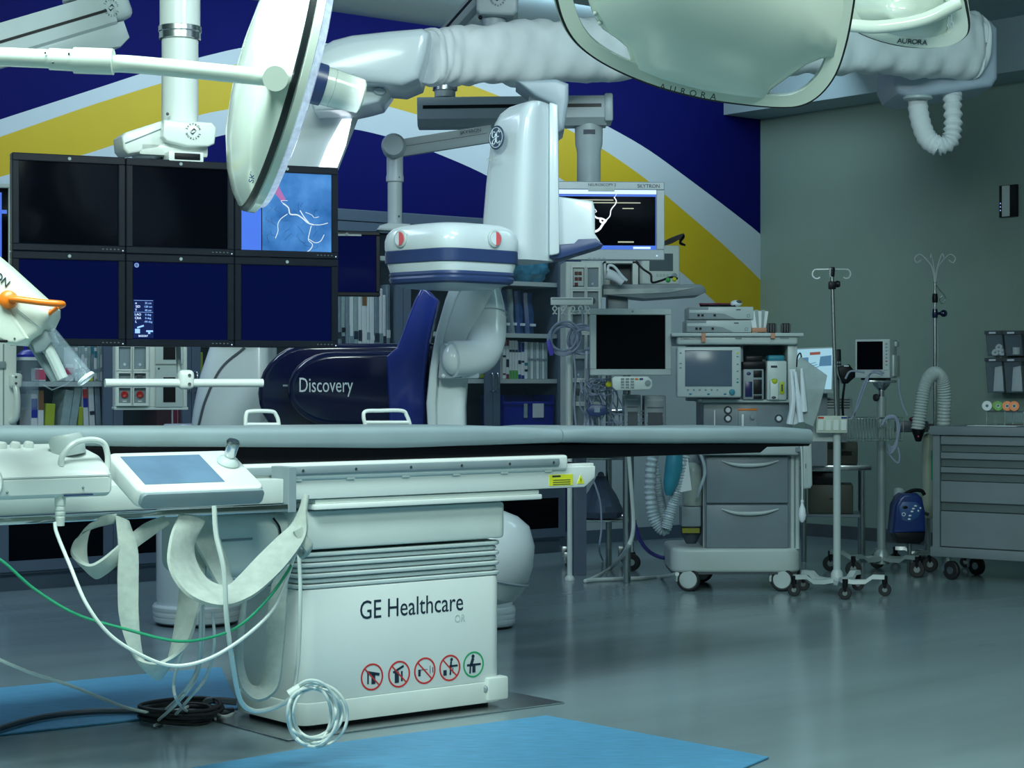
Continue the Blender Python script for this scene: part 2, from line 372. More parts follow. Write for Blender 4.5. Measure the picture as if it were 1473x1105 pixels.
def padring(x, zt, zb, w0, w1, r=.022):
    o = []
    for (sy, sz_, a0) in ((w1 - r, zt - r, 0), (w0 + r, zt - r, 90), (w0 + r, zb + r, 180), (w1 - r, zb + r, 270)):
        for i in range(4):
            a = R(a0 + 30 * i); o.append(Vector((x, sy + r * math.cos(a), sz_ + r * math.sin(a))))
    return o
def pad(x0, x1, n, seed):
    rnd = random.Random(seed); b = BM(); rr = []
    for i in range(n + 1):
        t = i / n; x = x0 + (x1 - x0) * t
        sag = .005 * math.sin(t * 7 + seed) + rnd.uniform(-.0015, .0015)
        e = min(1, min(t, 1 - t) * n / 2)
        zt = ptop(x) + .002 * math.sin(t * 9) - .008 * (1 - e); zb = pbot(x) + sag * .5
        rr.append(padring(x, zt, zb, cy0 - .012 - sag * .5, cy1 + .012, min(.024, (zt - zb) * .42)))
    return loft(b, rr)
xs_ = xx(806, cy0, 620)
ob('mattress_pad', pad(-1.75, xs_, 34, 1), PAD, T.o, label='long grey vinyl mattress section')
ob('mattress_pad', pad(xs_ + .004, xx(1166, cy0, 625), 16, 2), PAD, T.o, label='short grey vinyl mattress section at the foot end')
# lettering and the five pictograms on the pedestal cover
yf = -.0035
a = T.q(517, 893); b = T.q(665, 880)
put_text(T.o, 'GE Healthcare', .094, PRINT, ((a[0] + b[0]) / 2, yf, T.q(591, 873)[1]), w=b[0] - a[0], label='dark lettering on the pedestal')
a = T.q(653, 890); b = T.q(668, 890)
put_text(T.o, 'OR', .040, PLAS, ((a[0] + b[0]) / 2, yf, T.q(660, 890)[1]), w=b[0] - a[0], label='grey lettering')
def ring(bm, c, ro, ri, y0, y1, n=28):
    t = BM(); A = []
    for k in range(n):
        a = 2 * math.pi * k / n; d = (math.cos(a), math.sin(a))
        A.append([t.verts.new((c[0] + d[0] * r, y, c[1] + d[1] * r)) for r, y in ((ro, y0), (ri, y0), (ri, y1), (ro, y1))])
    for k in range(n):
        p, q = A[k], A[(k + 1) % n]
        for j in range(4): t.faces.new((p[j], p[(j + 1) % 4], q[(j + 1) % 4], q[j]))
    return merge(bm, t)
def bar(bm, p, q, wd, y0, y1):
    d = Vector((q[0] - p[0], q[1] - p[1])).normalized() * wd / 2; n = (-d.y, d.x)
    return prism(bm, [(p[0] + n[0], p[1] + n[1]), (q[0] + n[0], q[1] + n[1]), (q[0] - n[0], q[1] - n[1]), (p[0] - n[0], p[1] - n[1])], y0, y1, 'y')
def disc(bm, c, r, y0, y1, n=14): return prism(bm, [(c[0] + r * math.cos(2 * math.pi * k / n), c[1] + r * math.sin(2 * math.pi * k / n)) for k in range(n)], y0, y1, 'y')
for i, (px, py) in enumerate(((535, 974), (574, 970), (611, 965), (647, 961), (681, 956))):
    c = T.q(px, py, yf); r = .048
    g = i == 4
    rg = ring(BM(), c, r, r - .006, yf - .001, yf)
    if not g: bar(rg, (c[0] - r * .7, c[1] + r * .7), (c[0] + r * .7, c[1] - r * .7), .005, yf - .0012, yf)
    s_ = ob('pictogram', rg, GREEN if g else RED, T.o, label='green ring pictogram' if g else 'red crossed-out ring pictogram')
    p = BM(); Y = (yf - .0008, yf - .0001)
    if i == 0:
        bar(p, (c[0] - .02, c[1] + .018), (c[0] + .032, c[1] + .006), .010, *Y); bar(p, (c[0] + .006, c[1] + .012), (c[0] + .006, c[1] - .026), .016, *Y); bar(p, (c[0] - .017, c[1] + .012), (c[0] - .017, c[1] - .024), .006, *Y)
    elif i == 1:
        bar(p, (c[0] - .026, c[1] + .008), (c[0] + .02, c[1] + .028), .008, *Y); bar(p, (c[0] - .01, c[1] + .01), (c[0] - .01, c[1] - .03), .018, *Y); bar(p, (c[0] + .012, c[1] + .01), (c[0] + .012, c[1] - .026), .007, *Y)
    elif i == 2:
        bar(p, (c[0] - .024, c[1] + .006), (c[0] - .024, c[1] - .018), .010, *Y); bar(p, (c[0] - .02, c[1] + .004), (c[0] + .012, c[1] + .004), .002, *Y); bar(p, (c[0] + .024, c[1] + .016), (c[0] + .024, c[1] - .012), .002, *Y); bar(p, (c[0] + .036, c[1] + .01), (c[0] + .036, c[1] - .01), .003, *Y)
    elif i == 3:
        disc(p, (c[0] + .008, c[1] + .03), .006, *Y); bar(p, (c[0] - .002, c[1] + .006), (c[0] + .036, c[1] + .006), .007, *Y); bar(p, (c[0] + .006, c[1] + .024), (c[0] + .002, c[1] - .026), .007, *Y); bar(p, (c[0] - .022, c[1] - .006), (c[0] - .022, c[1] - .026), .015, *Y); bar(p, (c[0] + .014, c[1]), (c[0] + .014, c[1] - .02), .003, *Y)
    else:
        disc(p, (c[0] - .002, c[1] + .03), .007, *Y); bar(p, (c[0] - .03, c[1] - .001), (c[0] + .034, c[1] - .001), .008, *Y); bar(p, (c[0] - .002, c[1] + .023), (c[0] - .012, c[1] - .004), .012, *Y); bar(p, (c[0] + .002, c[1] - .004), (c[0] + .002, c[1] - .03), .014, *Y); bar(p, (c[0] - .014, c[1] - .004), (c[0] - .016, c[1] - .032), .007, *Y)
    ob('pictogram_symbol', p, PRINT, s_)
# front metal rail on the left half, below the consoles
yr = -.17
ra = T.v(-60, 748, yr); rb = T.v(424, 731, yr)
zr = (ra.z + rb.z) / 2
ob('console_rail', box(BM(), ra.x, rb.x, yr - .006, yr + .006, zr - .016, zr + .008, .003), CHROME, T.o, label='polished steel console rail')
ob('rail_upright', box(BM(), rb.x - .03, rb.x + .002, yr - .008, yb - .02, zr - .02, .925, .002, 1), GREY, T.o)
ob('side_panel', prism(BM(), [(-1.75, zr + .01), (rb.x - .03, zr + .01), (rb.x - .03, z1), (-1.75, z1)], yr + .02, yb, 'y', .004), OFFW, T.o)
# ---- white tube arm supports behind the pad
def loop_handle(nm, pts, y):
    ob(nm, tube(BM(), [T.v(a, b, y) for a, b in pts], .0075, 8, 5), WHITE, T.o)
loop_handle('pad_side_guard', [(353, 640), (353, 615), (354, 597), (360, 592), (390, 592), (397, 597), (401, 610), (403, 640)], .49)
loop_handle('pad_side_guard', [(354, 611), (380, 611), (401, 611)], .49)
loop_handle('pad_side_guard', [(527, 640), (526, 615), (523, 600), (526, 592), (545, 591), (578, 591), (585, 598), (590, 614), (590, 640)], .49)
loop_handle('pad_side_guard', [(526, 608), (558, 608), (588, 608)], .49)
# ================================================================= control boxes on the console rail
K = Fr(*T.w(0, yr, 0).xy, TH, 0)
Dk = 5.70
def console(name, label, pxl, pxr):
    return None
fl = P(196, 733, Dk); fr_ = K.l(fl)
C1 = Fr(fl.x, fl.y, TH, fl.z, 'touchscreen_console', 'white tableside control console with blue touchscreen and metal joystick', 'console')
wd = .43; hh = .058; dp = .245; tilt = math.atan2(.10, .2)
M = Matrix.Rotation(tilt, 4, 'X')
top = rrect(wd, dp, .03, 5, wd / 2, dp / 2)
ob('housing', prism(BM(), top, 0, hh, 'z', .010, 3, M=M), WHITE, C1.o)
ob('front_band', prism(BM(), rrect(wd * .97, hh * .84, .016, 5, wd / 2, hh / 2), -.008, .012, 'y', .003, 2, M=M), mat('console_band', (.24, .31, .35), .4), C1.o)
SCT = mat('touchscreen_blue', (0.13, 0.22, 0.33), 0.10, var=0.12, scale=9, emit=0.05, ecol=(0.25, 0.5, 0.9))
ob('touchscreen', prism(BM(), [(.035, .042), (wd - .125, .042), (wd - .125, dp - .03), (.035, dp - .03)], hh - .002, hh + .0015, 'z', M=M), SCT, C1.o, label='blue touchscreen')
jm = M @ Vector((wd - .055, dp - .09, hh))
ob('joystick_collar', lathe(BM(), [(0, 0), (.034, 0), (.036, .006), (.03, .016), (.018, .024), (0, .024)], jm, M @ Vector((0, 0, 1)), 24), PLAS, C1.o)
ob('joystick', lathe(BM(), [(.014, .02), (.018, .03), (.020, .06), (.021, .075), (.018, .080), (.010, .0805), (0, .079)], jm, M @ Vector((.0, 0, 1)), 24), STEEL, C1.o)
ob('mount_bracket', box(BM(), .16, .26, .20, .30, .0, .06, .01), GREY, C1.o)
fl = P(-62, 722, Dk - .26)
C2 = Fr(fl.x, fl.y, TH, fl.z, 'control_box', 'white tableside control box with round buttons and an arched handle', 'control box')
L2 = .475
sec = [(0, .0), (-.018, .012), (-.022, .055), (-.004, .085), (.06, .120), (.20, .150), (.21, .10), (.19, .02), (.12, .0)]
ob('housing', prism(BM(), sec, 0, L2, 'x', .022, 4), WHITE, C2.o)
ob('seam', box(BM(), .01, L2 - .01, -.0235, -.020, .062, .0635), GREY, C2.o)
for i in range(4):
    p = Vector((.165 + i * .042, .165, .140))
    ob('button', lathe(BM(), [(.016, -.01), (.016, .012), (.012, .019), (0, .021)], p, (0, -.25, 1), 18), WHITE, C2.o)
ob('handle', tube(BM(), [(L2 - .155, .01, .09), (L2 - .15, .01, .12), (L2 - .115, .01, .155), (L2 - .06, .01, .166), (L2 - .02, .01, .155), (L2 - .006, .01, .12), (L2 - .006, .01, .08)], .009, 10, 6), WHITE, C2.o, label='arched white handle')
ob('knob', lathe(BM(), [(0, 0), (.05, 0), (.052, .05), (.046, .062), (0, .064)], (L2 - .09, .09, .118), (-.15, .1, 1), 24), PLAS, C2.o, label='grey palm knob')
ob('end_cap', lathe(BM(), [(0, 0), (.062, 0), (.066, .02), (.058, .04), (0, .045)], (.055, -.02, .05), (-.3, -1, 0), 28), WHITE, C2.o)
ob('end_knob', ball(BM(), (.06, -.075, .02), .026, .018, .015), WHITE, C2.o)
ob('screw', ball(BM(), (.14, -.02, .022), .004), GREY, C2.o); ob('screw', ball(BM(), (L2 - .10, -.02, .028), .004), GREY, C2.o)
ob('blue_tape', box(BM(), L2 - .16, L2 - .07, -.0245, -.017, .005, .009), NAVYB, C2.o)
ob('cable_boot', lathe(BM(), [(0, .01), (.016, 0), (.016, -.03), (.0145, -.031), (.0145, -.036), (.0155, -.037), (.0155, -.044), (.014, -.045), (.014, -.05), (.015, -.051), (.0145, -.058), (.013, -.059), (.013, -.064), (.014, -.065), (.012, -.09), (0, -.09)], (.315, .005, .008), (0, 0, 1), 16), OFFW, C2.o)
# ================================================================= robotic angiography gantry
GD = 9.2
G = at('angiography_gantry', 'white floor-standing angiography gantry with flat detector and navy side cover', 'gantry', 480, GD)
def gp(pts, D0, D1, bev=.02, seg=3, bm=None): return prism(bm or BM(), G.poly(pts, D0 - GD), D0 - GD, D1 - GD, 'y', bev, seg)
def gv(px, py, D): return G.pix(px, py, D)
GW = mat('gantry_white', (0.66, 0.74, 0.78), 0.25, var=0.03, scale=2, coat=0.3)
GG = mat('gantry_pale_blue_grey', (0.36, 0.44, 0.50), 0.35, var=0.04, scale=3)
LED = mat('light_strip', (0.9, 0.95, 1.0), 0.4, emit=1.7, ecol=(0.85, 0.93, 1.0))
def roundpoly(pts, r, n=5):
    out = []; m = len(pts); pts = [Vector(p) for p in pts]
    for i in range(m):
        p = pts[i]; a = (pts[i - 1] - p); b = (pts[(i + 1) % m] - p); k = min(r, a.length * .48, b.length * .48)
        p0 = p + a.normalized() * k; p2 = p + b.normalized() * k
        for j in range(n + 1):
            t = j / n; out.append(p0 * (1 - t) ** 2 + p * 2 * t * (1 - t) + p2 * t * t)
    return out
# feet
def foot(px, D, r, ztop, name='foot_column'):
    c = gv(px, 700, D); c.z = 0
    ob(name, lathe(BM(), [(0, .105), (r * .97, .105), (r, .13), (r, ztop - .06), (r * .8, ztop), (0, ztop)], c, (0, 0, 1), 40), GW, G.o)
    f = ob('foot_ring', lathe(BM(), [(0, .012), (r * 1.0, .012), (r * 1.06, .02), (r * 1.08, .035), (r * 1.08, .044), (r * 1.06, .046), (r * 1.08, .048), (r * 1.10, .066), (r * 1.09, .072), (r * 1.10, .075), (r * 1.10, .094), (r * 1.06, .105), (0, .105)], c, (0, 0, 1), 40), GW, G.o)
    ob('foot_pad', lathe(BM(), [(0, .0005), (r * .98, .0005), (r * .98, .02), (0, .02)], c, (0, 0, 1), 32), BLACK, f)
foot(283, 9.75, .20, 1.0); foot(700, 9.6, .13, .45)
# body behind the table
ob('drive_body', gp([(318, 430), (302, 490), (285, 540), (275, 590), (268, 650), (270, 690), (640, 690), (640, 600), (384, 600), (384, 430)], 9.35, 9.8, .06, 5), GW, G.o)
ob('drive_body_seam', tube(BM(), [gv(352, 500, 9.34), gv(318, 530, 9.34), gv(296, 575, 9.34), gv(286, 612, 9.34)], .006, 6), DGREY, G.o)
# slanted arm with its light strip, up to the boom head
def slant(t): return (345 + 140 * t, 480 - 340 * t)
rings = []
for i in range(9):
    t = i / 8; cx, cyy = slant(t); w = 48 - 8 * t
    lo, hi = 9.25 + .02 * t, 9.6
    rings.append([gv(cx + x * w, cyy + (x * 6), d) for x, d in ((-1, lo + .07), (-.8, lo), (.55, lo), (.8, lo + .02), (1, lo + .10), (1, hi - .05), (.8, hi), (-.8, hi), (-1, hi - .05))])
ob('slanted_arm', loft(BM(), rings), GW, G.o)
st = []
for i in range(9):
    t = .02 + .90 * i / 8; cx, cyy = slant(t); w = 48 - 8 * t; k = .55 if i in (0, 8) else 1
    st.append([gv(cx + w * (.62 + x * .33 * k), cyy + 4, 9.247 + .02 * t + d) for x, d in ((-1, .03), (-.9, -.003), (.8, -.003), (1, .03))])
ob('light_strip', loft(BM(), st), LED, G.o, label='glowing white light strip')
ob('boom_joint', gp([(446, 118), (562, 118), (558, 128), (545, 146), (528, 151), (505, 156), (452, 160), (443, 140)], 9.0, 9.4, .05, 4), GW, G.o)
for (px, py, a) in ((505, 129, .06), (546, 131, .05)):
    ob('joint_recess', lathe(BM(), [(0, 0), (a * .5, .0), (a * .6, .006), (a * .5, .012), (0, .012)], gv(px, py, 8.995), (.1, -1, -.3), 24, 1, .6), GG, G.o)
ob('boom_head', gp([(437, 108), (444, 86), (458, 68), (478, 56), (505, 49), (560, 43), (607, 39), (619, 45), (614, 75), (602, 112), (578, 122), (520, 117), (452, 119)], 8.85, 9.35, .07, 5), GW, G.o)
ob('head_label_slot', box(BM(), *[v for v in (gv(458, 0, 8.84).x, gv(510, 0, 8.84).x)], -.352, -.345, gv(0, 112, 8.84).z, gv(0, 106, 8.84).z, .003), GG, G.o)
# navy side cover with lettering
def capsule(cx, cyy, rx, ry, right, n=14):
    o = [(right, cyy - ry)] + [(cx - rx * math.sin(math.pi * i / n), cyy - ry * math.cos(math.pi * i / n)) for i in range(n + 1)] + [(right, cyy + ry)]
    return o
ob('navy_cover', gp(capsule(445, 566, 75, 72, 640), 9.0, 9.34, .03, 4), NAVY, G.o, label='glossy navy side cover')
ob('navy_front_panel', gp(capsule(482, 560, 70, 55, 618), 8.86, 9.02, .035, 4), NAVY, G.o, label='navy front panel with white lettering')
put_text(G.o, 'Discovery', .095, PWHITE, gv(468.5, 555, 8.855), w=(507 - 430) / FPX * 8.855, label='white lettering on the navy panel')
ob('panel_mark', box(BM(), gv(407, 0, 8.99).x, gv(423, 0, 8.99).x, 8.988 - GD, 8.995 - GD, gv(0, 556, 8.99).z, gv(0, 553.5, 8.99).z), GG, G.o)
ob('navy_wing', gp([(556, 512), (570, 500), (577, 484), (586, 458), (597, 430), (605, 415), (610, 411), (631, 432), (623, 466), (617, 495), (611, 549), (610, 640), (560, 640)], 8.82, 9.05, .04, 5), NAVYW, G.o, label='curved navy wing cover')
# C-arm: lower sweep, elbow drive, top end behind the detector housing
ob('c_arm', gp([(662, 395), (644, 436), (631, 478), (622, 530), (618, 580), (622, 660), (670, 660), (669, 585), (672, 542), (679, 500), (692, 452), (718, 400)], 8.66, 8.95, .03, 4), GW, G.o)
ob('c_arm_edge', gp([(650, 404), (640, 432), (627, 478), (618, 530), (613, 580), (617, 660), (630, 660), (627, 580), (631, 530), (640, 480), (654, 436), (668, 404)], 8.62, 8.70, .015, 2), GW, G.o)
ob('elbow_plate', gp([(634, 494), (692, 494), (690, 545), (630, 545)], 8.57, 8.68, .012, 2), GG, G.o)
for px, py in ((643, 497), (671, 497), (638, 541), (666, 541)): ob('elbow_bolt', ball(BM(), gv(px, py, 8.57), .009, .006, .009, 12, 8), GW, G.o)
ob('elbow_drive', tube(BM(), [gv(698, 420, 8.85), gv(702, 455, 8.78), gv(699, 490, 8.68), gv(686, 513, 8.62), gv(650, 517, 8.56)], .08, 20, 8, rfun=lambda t: .070 + .016 * math.sin(min(1, t * 1.3) * math.pi / 1.3)), GW, G.o, label='white elbow drive housing')
ob('elbow_end', ball(BM(), gv(652, 517, 8.565), .05, .06, .069, 20, 14), GW, G.o)
for t in (452, 458): ob('elbow_groove', lathe(BM(), [(.084, -.003), (.089, 0), (.084, .003)], gv(702, t, 8.78), (.05, -.3, -1), 28), GG, G.o)
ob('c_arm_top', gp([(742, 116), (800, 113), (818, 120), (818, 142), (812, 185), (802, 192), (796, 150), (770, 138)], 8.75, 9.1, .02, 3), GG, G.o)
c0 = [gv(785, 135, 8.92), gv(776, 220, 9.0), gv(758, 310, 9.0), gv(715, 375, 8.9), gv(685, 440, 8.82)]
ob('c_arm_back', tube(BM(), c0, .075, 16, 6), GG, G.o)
# detector housing column
def plan(L, F_, Rr, Bk, y, r, n=5):
    return [G.l(P(px, y, D)) for px, D in (L, F_, Rr, Bk)]
hr = []
for (yy, lx, rx, kk) in ((374, 683, 803, 1), (330, 685, 803, 1), (260, 691, 803, 1), (200, 698, 803, 1), (172, 704, 803, 1), (158, 712, 802, .97), (149, 724, 799, .92), (145, 738, 794, .82)):
    fx = lx + (rx - lx) * .56
    zq = H + (CY - yy) / FPX * 8.3
    pts = [G.l(P(lx, 0, 8.45)), G.l(P(fx, 0, 8.22 + (1 - kk) * .2)), G.l(P(rx, 0, 8.42)), G.l(P(fx + 8, 0, 8.68))]
    rp = roundpoly([(p.x, p.y) for p in pts], .075, 5)
    hr.append([Vector((p.x, p.y, zq)) for p in rp])
ob('detector_housing', loft(BM(), hr), GW, G.o, label='tall white detector housing')
# side seam strip on the housing's right edge
ob('housing_side_panel', gp([(790, 146), (803, 150), (805, 365), (790, 368)], 8.34, 8.62, .01, 2), GW, G.o)
# round emblem on the housing
na = (G.l(P(688, 0, 8.45)) - G.l(P(752, 0, 8.22))).normalized(); nrm = Vector((-na.y, na.x, 0)); nrm = nrm if nrm.y < 0 else -nrm
ec = gv(715, 198, 8.315)
rot = math.atan2(nrm.x, -nrm.y)
em = ob('emblem', lathe(BM(), [(0, 0), (.060, 0), (.062, .004), (.058, .007), (0, .007)], (0, 0, 0), (0, -1, 0), 32), mat('emblem_blue_grey', (0.05, 0.085, 0.14), .35), G.o, label='round dark blue script monogram emblem'); em.location = ec; em.rotation_euler.z = rot; em.scale = (.84, .84, .84)
b = BM(); ring(b, (0, 0), .052, .049, -.0085, -.006)
for s_ in range(4):
    a = math.pi / 4 + s_ * math.pi / 2
    tube(b, [(.050 * math.cos(a - .25), -.0085, .050 * math.sin(a - .25)), (.042 * math.cos(a), -.0085, .042 * math.sin(a)), (.046 * math.cos(a + .3), -.0085, .046 * math.sin(a + .3))], .0016, 5, 4)
tube(b, [(-.004, -.0085, .026), (-.02, -.0085, .03), (-.03, -.0085, .014), (-.022, -.0085, .0), (-.008, -.0085, .006), (-.002, -.0085, .02), (-.002, -.0085, -.012), (-.012, -.0085, -.032), (-.028, -.0085, -.026), (-.02, -.0085, -.012), (0, -.0085, -.004)], .0024, 5, 5)
tube(b, [(.03, -.0085, .022), (.018, -.0085, .032), (.006, -.0085, .02), (.010, -.0085, .004), (.024, -.0085, .004), (.008, -.0085, .0), (.004, -.0085, -.018), (.014, -.0085, -.03), (.03, -.0085, -.02)], .0024, 5, 5)
ob('monogram', b, PWHITE, em)
put_text(G.o, 'IGS 730', .022, PLAS, gv(709, 229, 8.32) + nrm * .004, (0, 0, rot))
# flat detector: stacked slabs, one corner to the viewer
def zD(y): return H + (CY - y) / FPX * 7.8
DL, DF, DR, DB = (541, 8.10), (645, 7.80), (758, 8.10), (655, 8.42)
cpl = [G.l(P(px, 0, D)) for px, D in (DL, DF, DR, DB)]; cm = sum(cpl, Vector()) / 4
def dring(z, k, r=.10): return [Vector((p.x, p.y, z)) for p in roundpoly([((p.x - cm.x) * k + cm.x, (p.y - cm.y) * k + cm.y) for p in cpl], r, 6)]
ob('detector_cap', loft(BM(), [dring(zD(y), k) for y, k in ((355, .99), (352, 1.0), (340, 1.0), (330, .97), (322, .90), (317, .78), (315, .6))]), GW, G.o, label='white detector cap')
ob('detector_band', loft(BM(), [dring(zD(y), k) for y, k in ((374, .985), (373, .995), (356, .995), (355, .985))]), NAVYB, G.o, label='navy band')
ob('detector_body', loft(BM(), [dring(zD(y), k) for y, k in ((387, .93), (375, .965), (374, .965))]), GW, G.o)
ob('detector_bumper', loft(BM(), [dring(zD(y), k) for y, k in ((405, .88), (402, .93), (397, .945), (394, .93), (391, .945), (387, .93))]), NAVYB, G.o, label='navy bumper band')
ob('detector_face', loft(BM(), [dring(zD(y), k) for y, k in ((411, .6), (410, .70), (405, .87))]), GG, G.o)
for (px, D, sgn) in ((580, 8.0, -1), (706, 7.985, 1)):
    i, j = (0, 1) if sgn < 0 else (1, 2)
    d = (cpl[j] - cpl[i]).normalized(); nn = Vector((-d.y, d.x, 0)); nn = nn if nn.y < 0 else -nn
    mid = (cpl[i] + cpl[j]) / 2
    pp = gv(px, 344, D); pp -= nn * ((pp - mid).dot(nn)); pp += nn * .002
    e = ob('position_mark', lathe(BM(), [(0, 0), (.036, 0), (.036, .006), (.032, .009), (0, .009)], (0, 0, 0), (0, -1, 0), 28), PLAS, G.o); e.location = pp; e.rotation_euler.z = math.atan2(nn.x, -nn.y)
    hb = BM(); prism(hb, [(.028 * math.sin(math.pi * q / 12), .028 * math.cos(math.pi * q / 12)) for q in range(13)], -.0125, -.008, 'y'); ob('red_half', hb, mat('pink_red', (.72, .12, .14), .4), e)
    hb = BM(); prism(hb, [(-.026 * math.sin(math.pi * q / 12), .026 * math.cos(math.pi * q / 12)) for q in range(13)], -.0115, -.008, 'y'); ob('white_half', hb, PWHITE, e)
# side module right of the housing
ob('side_module', gp([(800, 282), (853, 289), (856, 300), (856, 336), (864, 348), (800, 356)], 8.40, 8.62, .012, 3), GW, G.o, label='white side module')
ob('side_module_base', gp([(790, 362), (800, 352), (826, 350), (832, 344), (857, 343), (868, 352), (860, 355), (805, 372), (790, 372)], 8.37, 8.64, .006, 2), NAVYB, G.o)
# x-ray tube below the table
ob('tube_housing', lathe(BM(), [(0, -.21), (.08, -.205), (.15, -.17), (.185, -.09), (.19, 0), (.175, .09), (.13, .17), (.07, .20), (0, .21)], gv(708, 800, 8.75), (.25, 0, 1), 36), GW, G.o, label='white rounded x-ray tube housing')
ob('tube_seam', lathe(BM(), [(.187, -.095), (.192, -.088), (.189, -.08)], gv(708, 800, 8.75), (.25, 0, 1), 36), GG, G.o)
ob('tube_arm', tube(BM(), [gv(650, 640, 8.82), gv(652, 720, 8.8), gv(670, 790, 8.78), gv(705, 810, 8.76)], .11, 16, 6), GW, G.o)
# ================================================================= draped overhead boom
BD = at('draped_boom', 'overhead boom arm wrapped in wrinkled white fabric, hung from the ceiling', 'boom', 1400, 11.4)
path = [(612, 81, 9.1, 37), (640, 80, 9.2, 38), (700, 77, 9.35, 41), (780, 74, 9.6, 43), (870, 70, 9.9, 42), (960, 66, 10.2, 40), (1060, 64, 10.5, 40), (1160, 66, 10.8, 40), (1240, 68, 11.0, 34), (1320, 70, 11.25, 38), (1385, 66, 11.42, 45), (1402, 68, 11.46, 42)]
rnd = random.Random(3); rings = []; NN = 28
pc = spline([BD.pix(a, b, c) for a, b, c, d in path], 12)
rr_ = spline([Vector((d / FPX * c, 0, 0)) for a, b, c, d in path], 12)
for i, p in enumerate(pc):
    t = i / (len(pc) - 1); r = rr_[i].x; T2 = (pc[min(i + 1, len(pc) - 1)] - pc[max(i - 1, 0)]).normalized()
    up = Vector((0, 0, 1)); up = (up - T2 * up.dot(T2)).normalized(); sd = T2.cross(up); rg = []
    for j in range(NN):
        a = 2 * math.pi * j / NN
        fold = 1 + .15 * (abs(math.sin(i * .27 + 1.1 * math.cos(a) + .9 * math.sin(i * .13) + .35 * math.sin(3 * a))) ** .6 - .6) + .075 * (abs(math.sin(i * .61 - 1.7 * math.sin(a))) - .5) + .02 * math.sin(i * 1.3 + 3 * a)
        ca, sa = math.cos(a), math.sin(a)
        x = abs(ca) ** .75 * (1 if ca > 0 else -1) * .8; z = abs(sa) ** .75 * (1 if sa > 0 else -1)
        hang = .16 * (abs(math.sin(i * .23)) + .5 * math.sin(i * .41 + 1)) if sa < -.6 else 0
        rg.append(p + (sd * x * fold + up * (z * fold - hang * .5)) * r)
    rings.append(rg)
ob('fabric_cover', loft(BM(), rings), FAB, BD.o, label='wrinkled white fabric cover', ang=60)
mb = BD.poly([(1284, 92), (1284, 118), (1292, 134), (1312, 141), (1428, 124), (1436, 112), (1436, 40), (1425, 28), (1405, 20), (1330, 20)], 0)
MB_ = mat('boom_mount_blue_grey', (0.42, 0.50, 0.60), .45, var=.04)
ob('mount_housing', prism(BM(), mb, .0, .52, 'y', .03, 4), MB_, BD.o)
ob('ceiling_column', cyl(BM(), (BD.q(1370, 30)[0], .28, BD.q(1370, 40)[1]), (BD.q(1370, 30)[0], .28, CEIL), .16, n=32), MB_, BD.o)
ob('hose_collar', lathe(BM(), [(.05, -.02), (.085, -.015), (.085, 0), (.05, .01)], BD.pix(1320, 139, 11.45), (0, 0, 1), 28), PLAS, BD.o)
hp = [BD.pix(1320, 130, 11.5), BD.pix(1322, 165, 11.5), BD.pix(1333, 198, 11.48), BD.pix(1352, 212, 11.46)]
ob('hose', tube(BM(), hp, .058, 16, 10, rfun=lambda t: .058 + .003 * math.sin(t * 60)), FAB, BD.o, label='white cloth-covered hose loop')
hp = [BD.pix(1347, 212, 11.46), BD.pix(1366, 203, 11.45), BD.pix(1371, 180, 11.45), BD.pix(1370, 145, 11.46), BD.pix(1370, 128, 11.5)]
ob('hose', tube(BM(), hp, .05, 16, 12, rfun=lambda t: .05 + .008 * math.sin(t * 75)), FAB, BD.o, label='gathered white hose sleeve')
# ================================================================= six-monitor bank
pl, pr = P(17, 0, 6.9), P(487, 0, 7.4)
ang = math.atan2(pr.y - pl.y, pr.x - pl.x); LW = (pr - pl).xy.length
def bank(nm=None, lb=None, ct=None): return Fr(pl.x, pl.y, ang, 0, nm, lb, ct)
MZ = [1.337, 1.6745, 2.024]
WM = LW / 3
names = {(0, 1): 'dark monitor at the top left of the six-screen bank', (1, 1): 'black monitor in the middle of the top row, behind the lamp tip',
         (2, 1): 'lit monitor showing a blue vessel scan, top right of the bank', (0, 0): 'dark blue monitor at the lower left, behind the orange handle',
         (1, 0): 'dark blue monitor with a small status readout, lower middle of the bank', (2, 0): 'dark blue monitor at the lower right of the six-screen bank'}
XRAY = mat('angiogram_screen', (0.02, 0.06, 0.16), .15, emit=.0)
nt = XRAY.node_tree; N = nt.nodes; b_ = N['Principled BSDF']
nz2 = N.new('ShaderNodeTexNoise'); nz2.inputs['Scale'].default_value = 9; nz2.inputs['Detail'].default_value = 6
tc = [n for n in N if n.type == 'TEX_COORD'][0]; nt.links.new(tc.outputs['Object'], nz2.inputs['Vector'])
cr_ = N.new('ShaderNodeValToRGB'); cr_.color_ramp.elements[0].position = .32; cr_.color_ramp.elements[0].color = (.012, .09, .30, 1); cr_.color_ramp.elements[1].position = .72; cr_.color_ramp.elements[1].color = (.10, .32, .72, 1)
nt.links.new(nz2.outputs['Fac'], cr_.inputs[0]); nt.links.new(cr_.outputs[0], b_.inputs['Emission Color']); b_.inputs['Emission Strength'].default_value = .75
LCDB = mat('lit_blue_panel', (.02, .05, .2), .15, emit=.8, ecol=(.07, .18, .75))
LCDW = mat('lit_white', (.3, .35, .5), .2, emit=1.0, ecol=(.55, .72, 1.0))
LCDT = mat('lit_text_blue', (.2, .3, .5), .2, emit=.9, ecol=(.22, .38, .85))
VES = mat('vessel_trace', (.3, .35, .4), .3, emit=.55, ecol=(.75, .80, .85))
XDK = mat('fine_vessel', (.01, .03, .08), .3, emit=.4, ecol=(.02, .06, .16))
VESR = mat('organ_tint', (.3, .08, .2), .3, emit=.36, ecol=(.40, .17, .50))
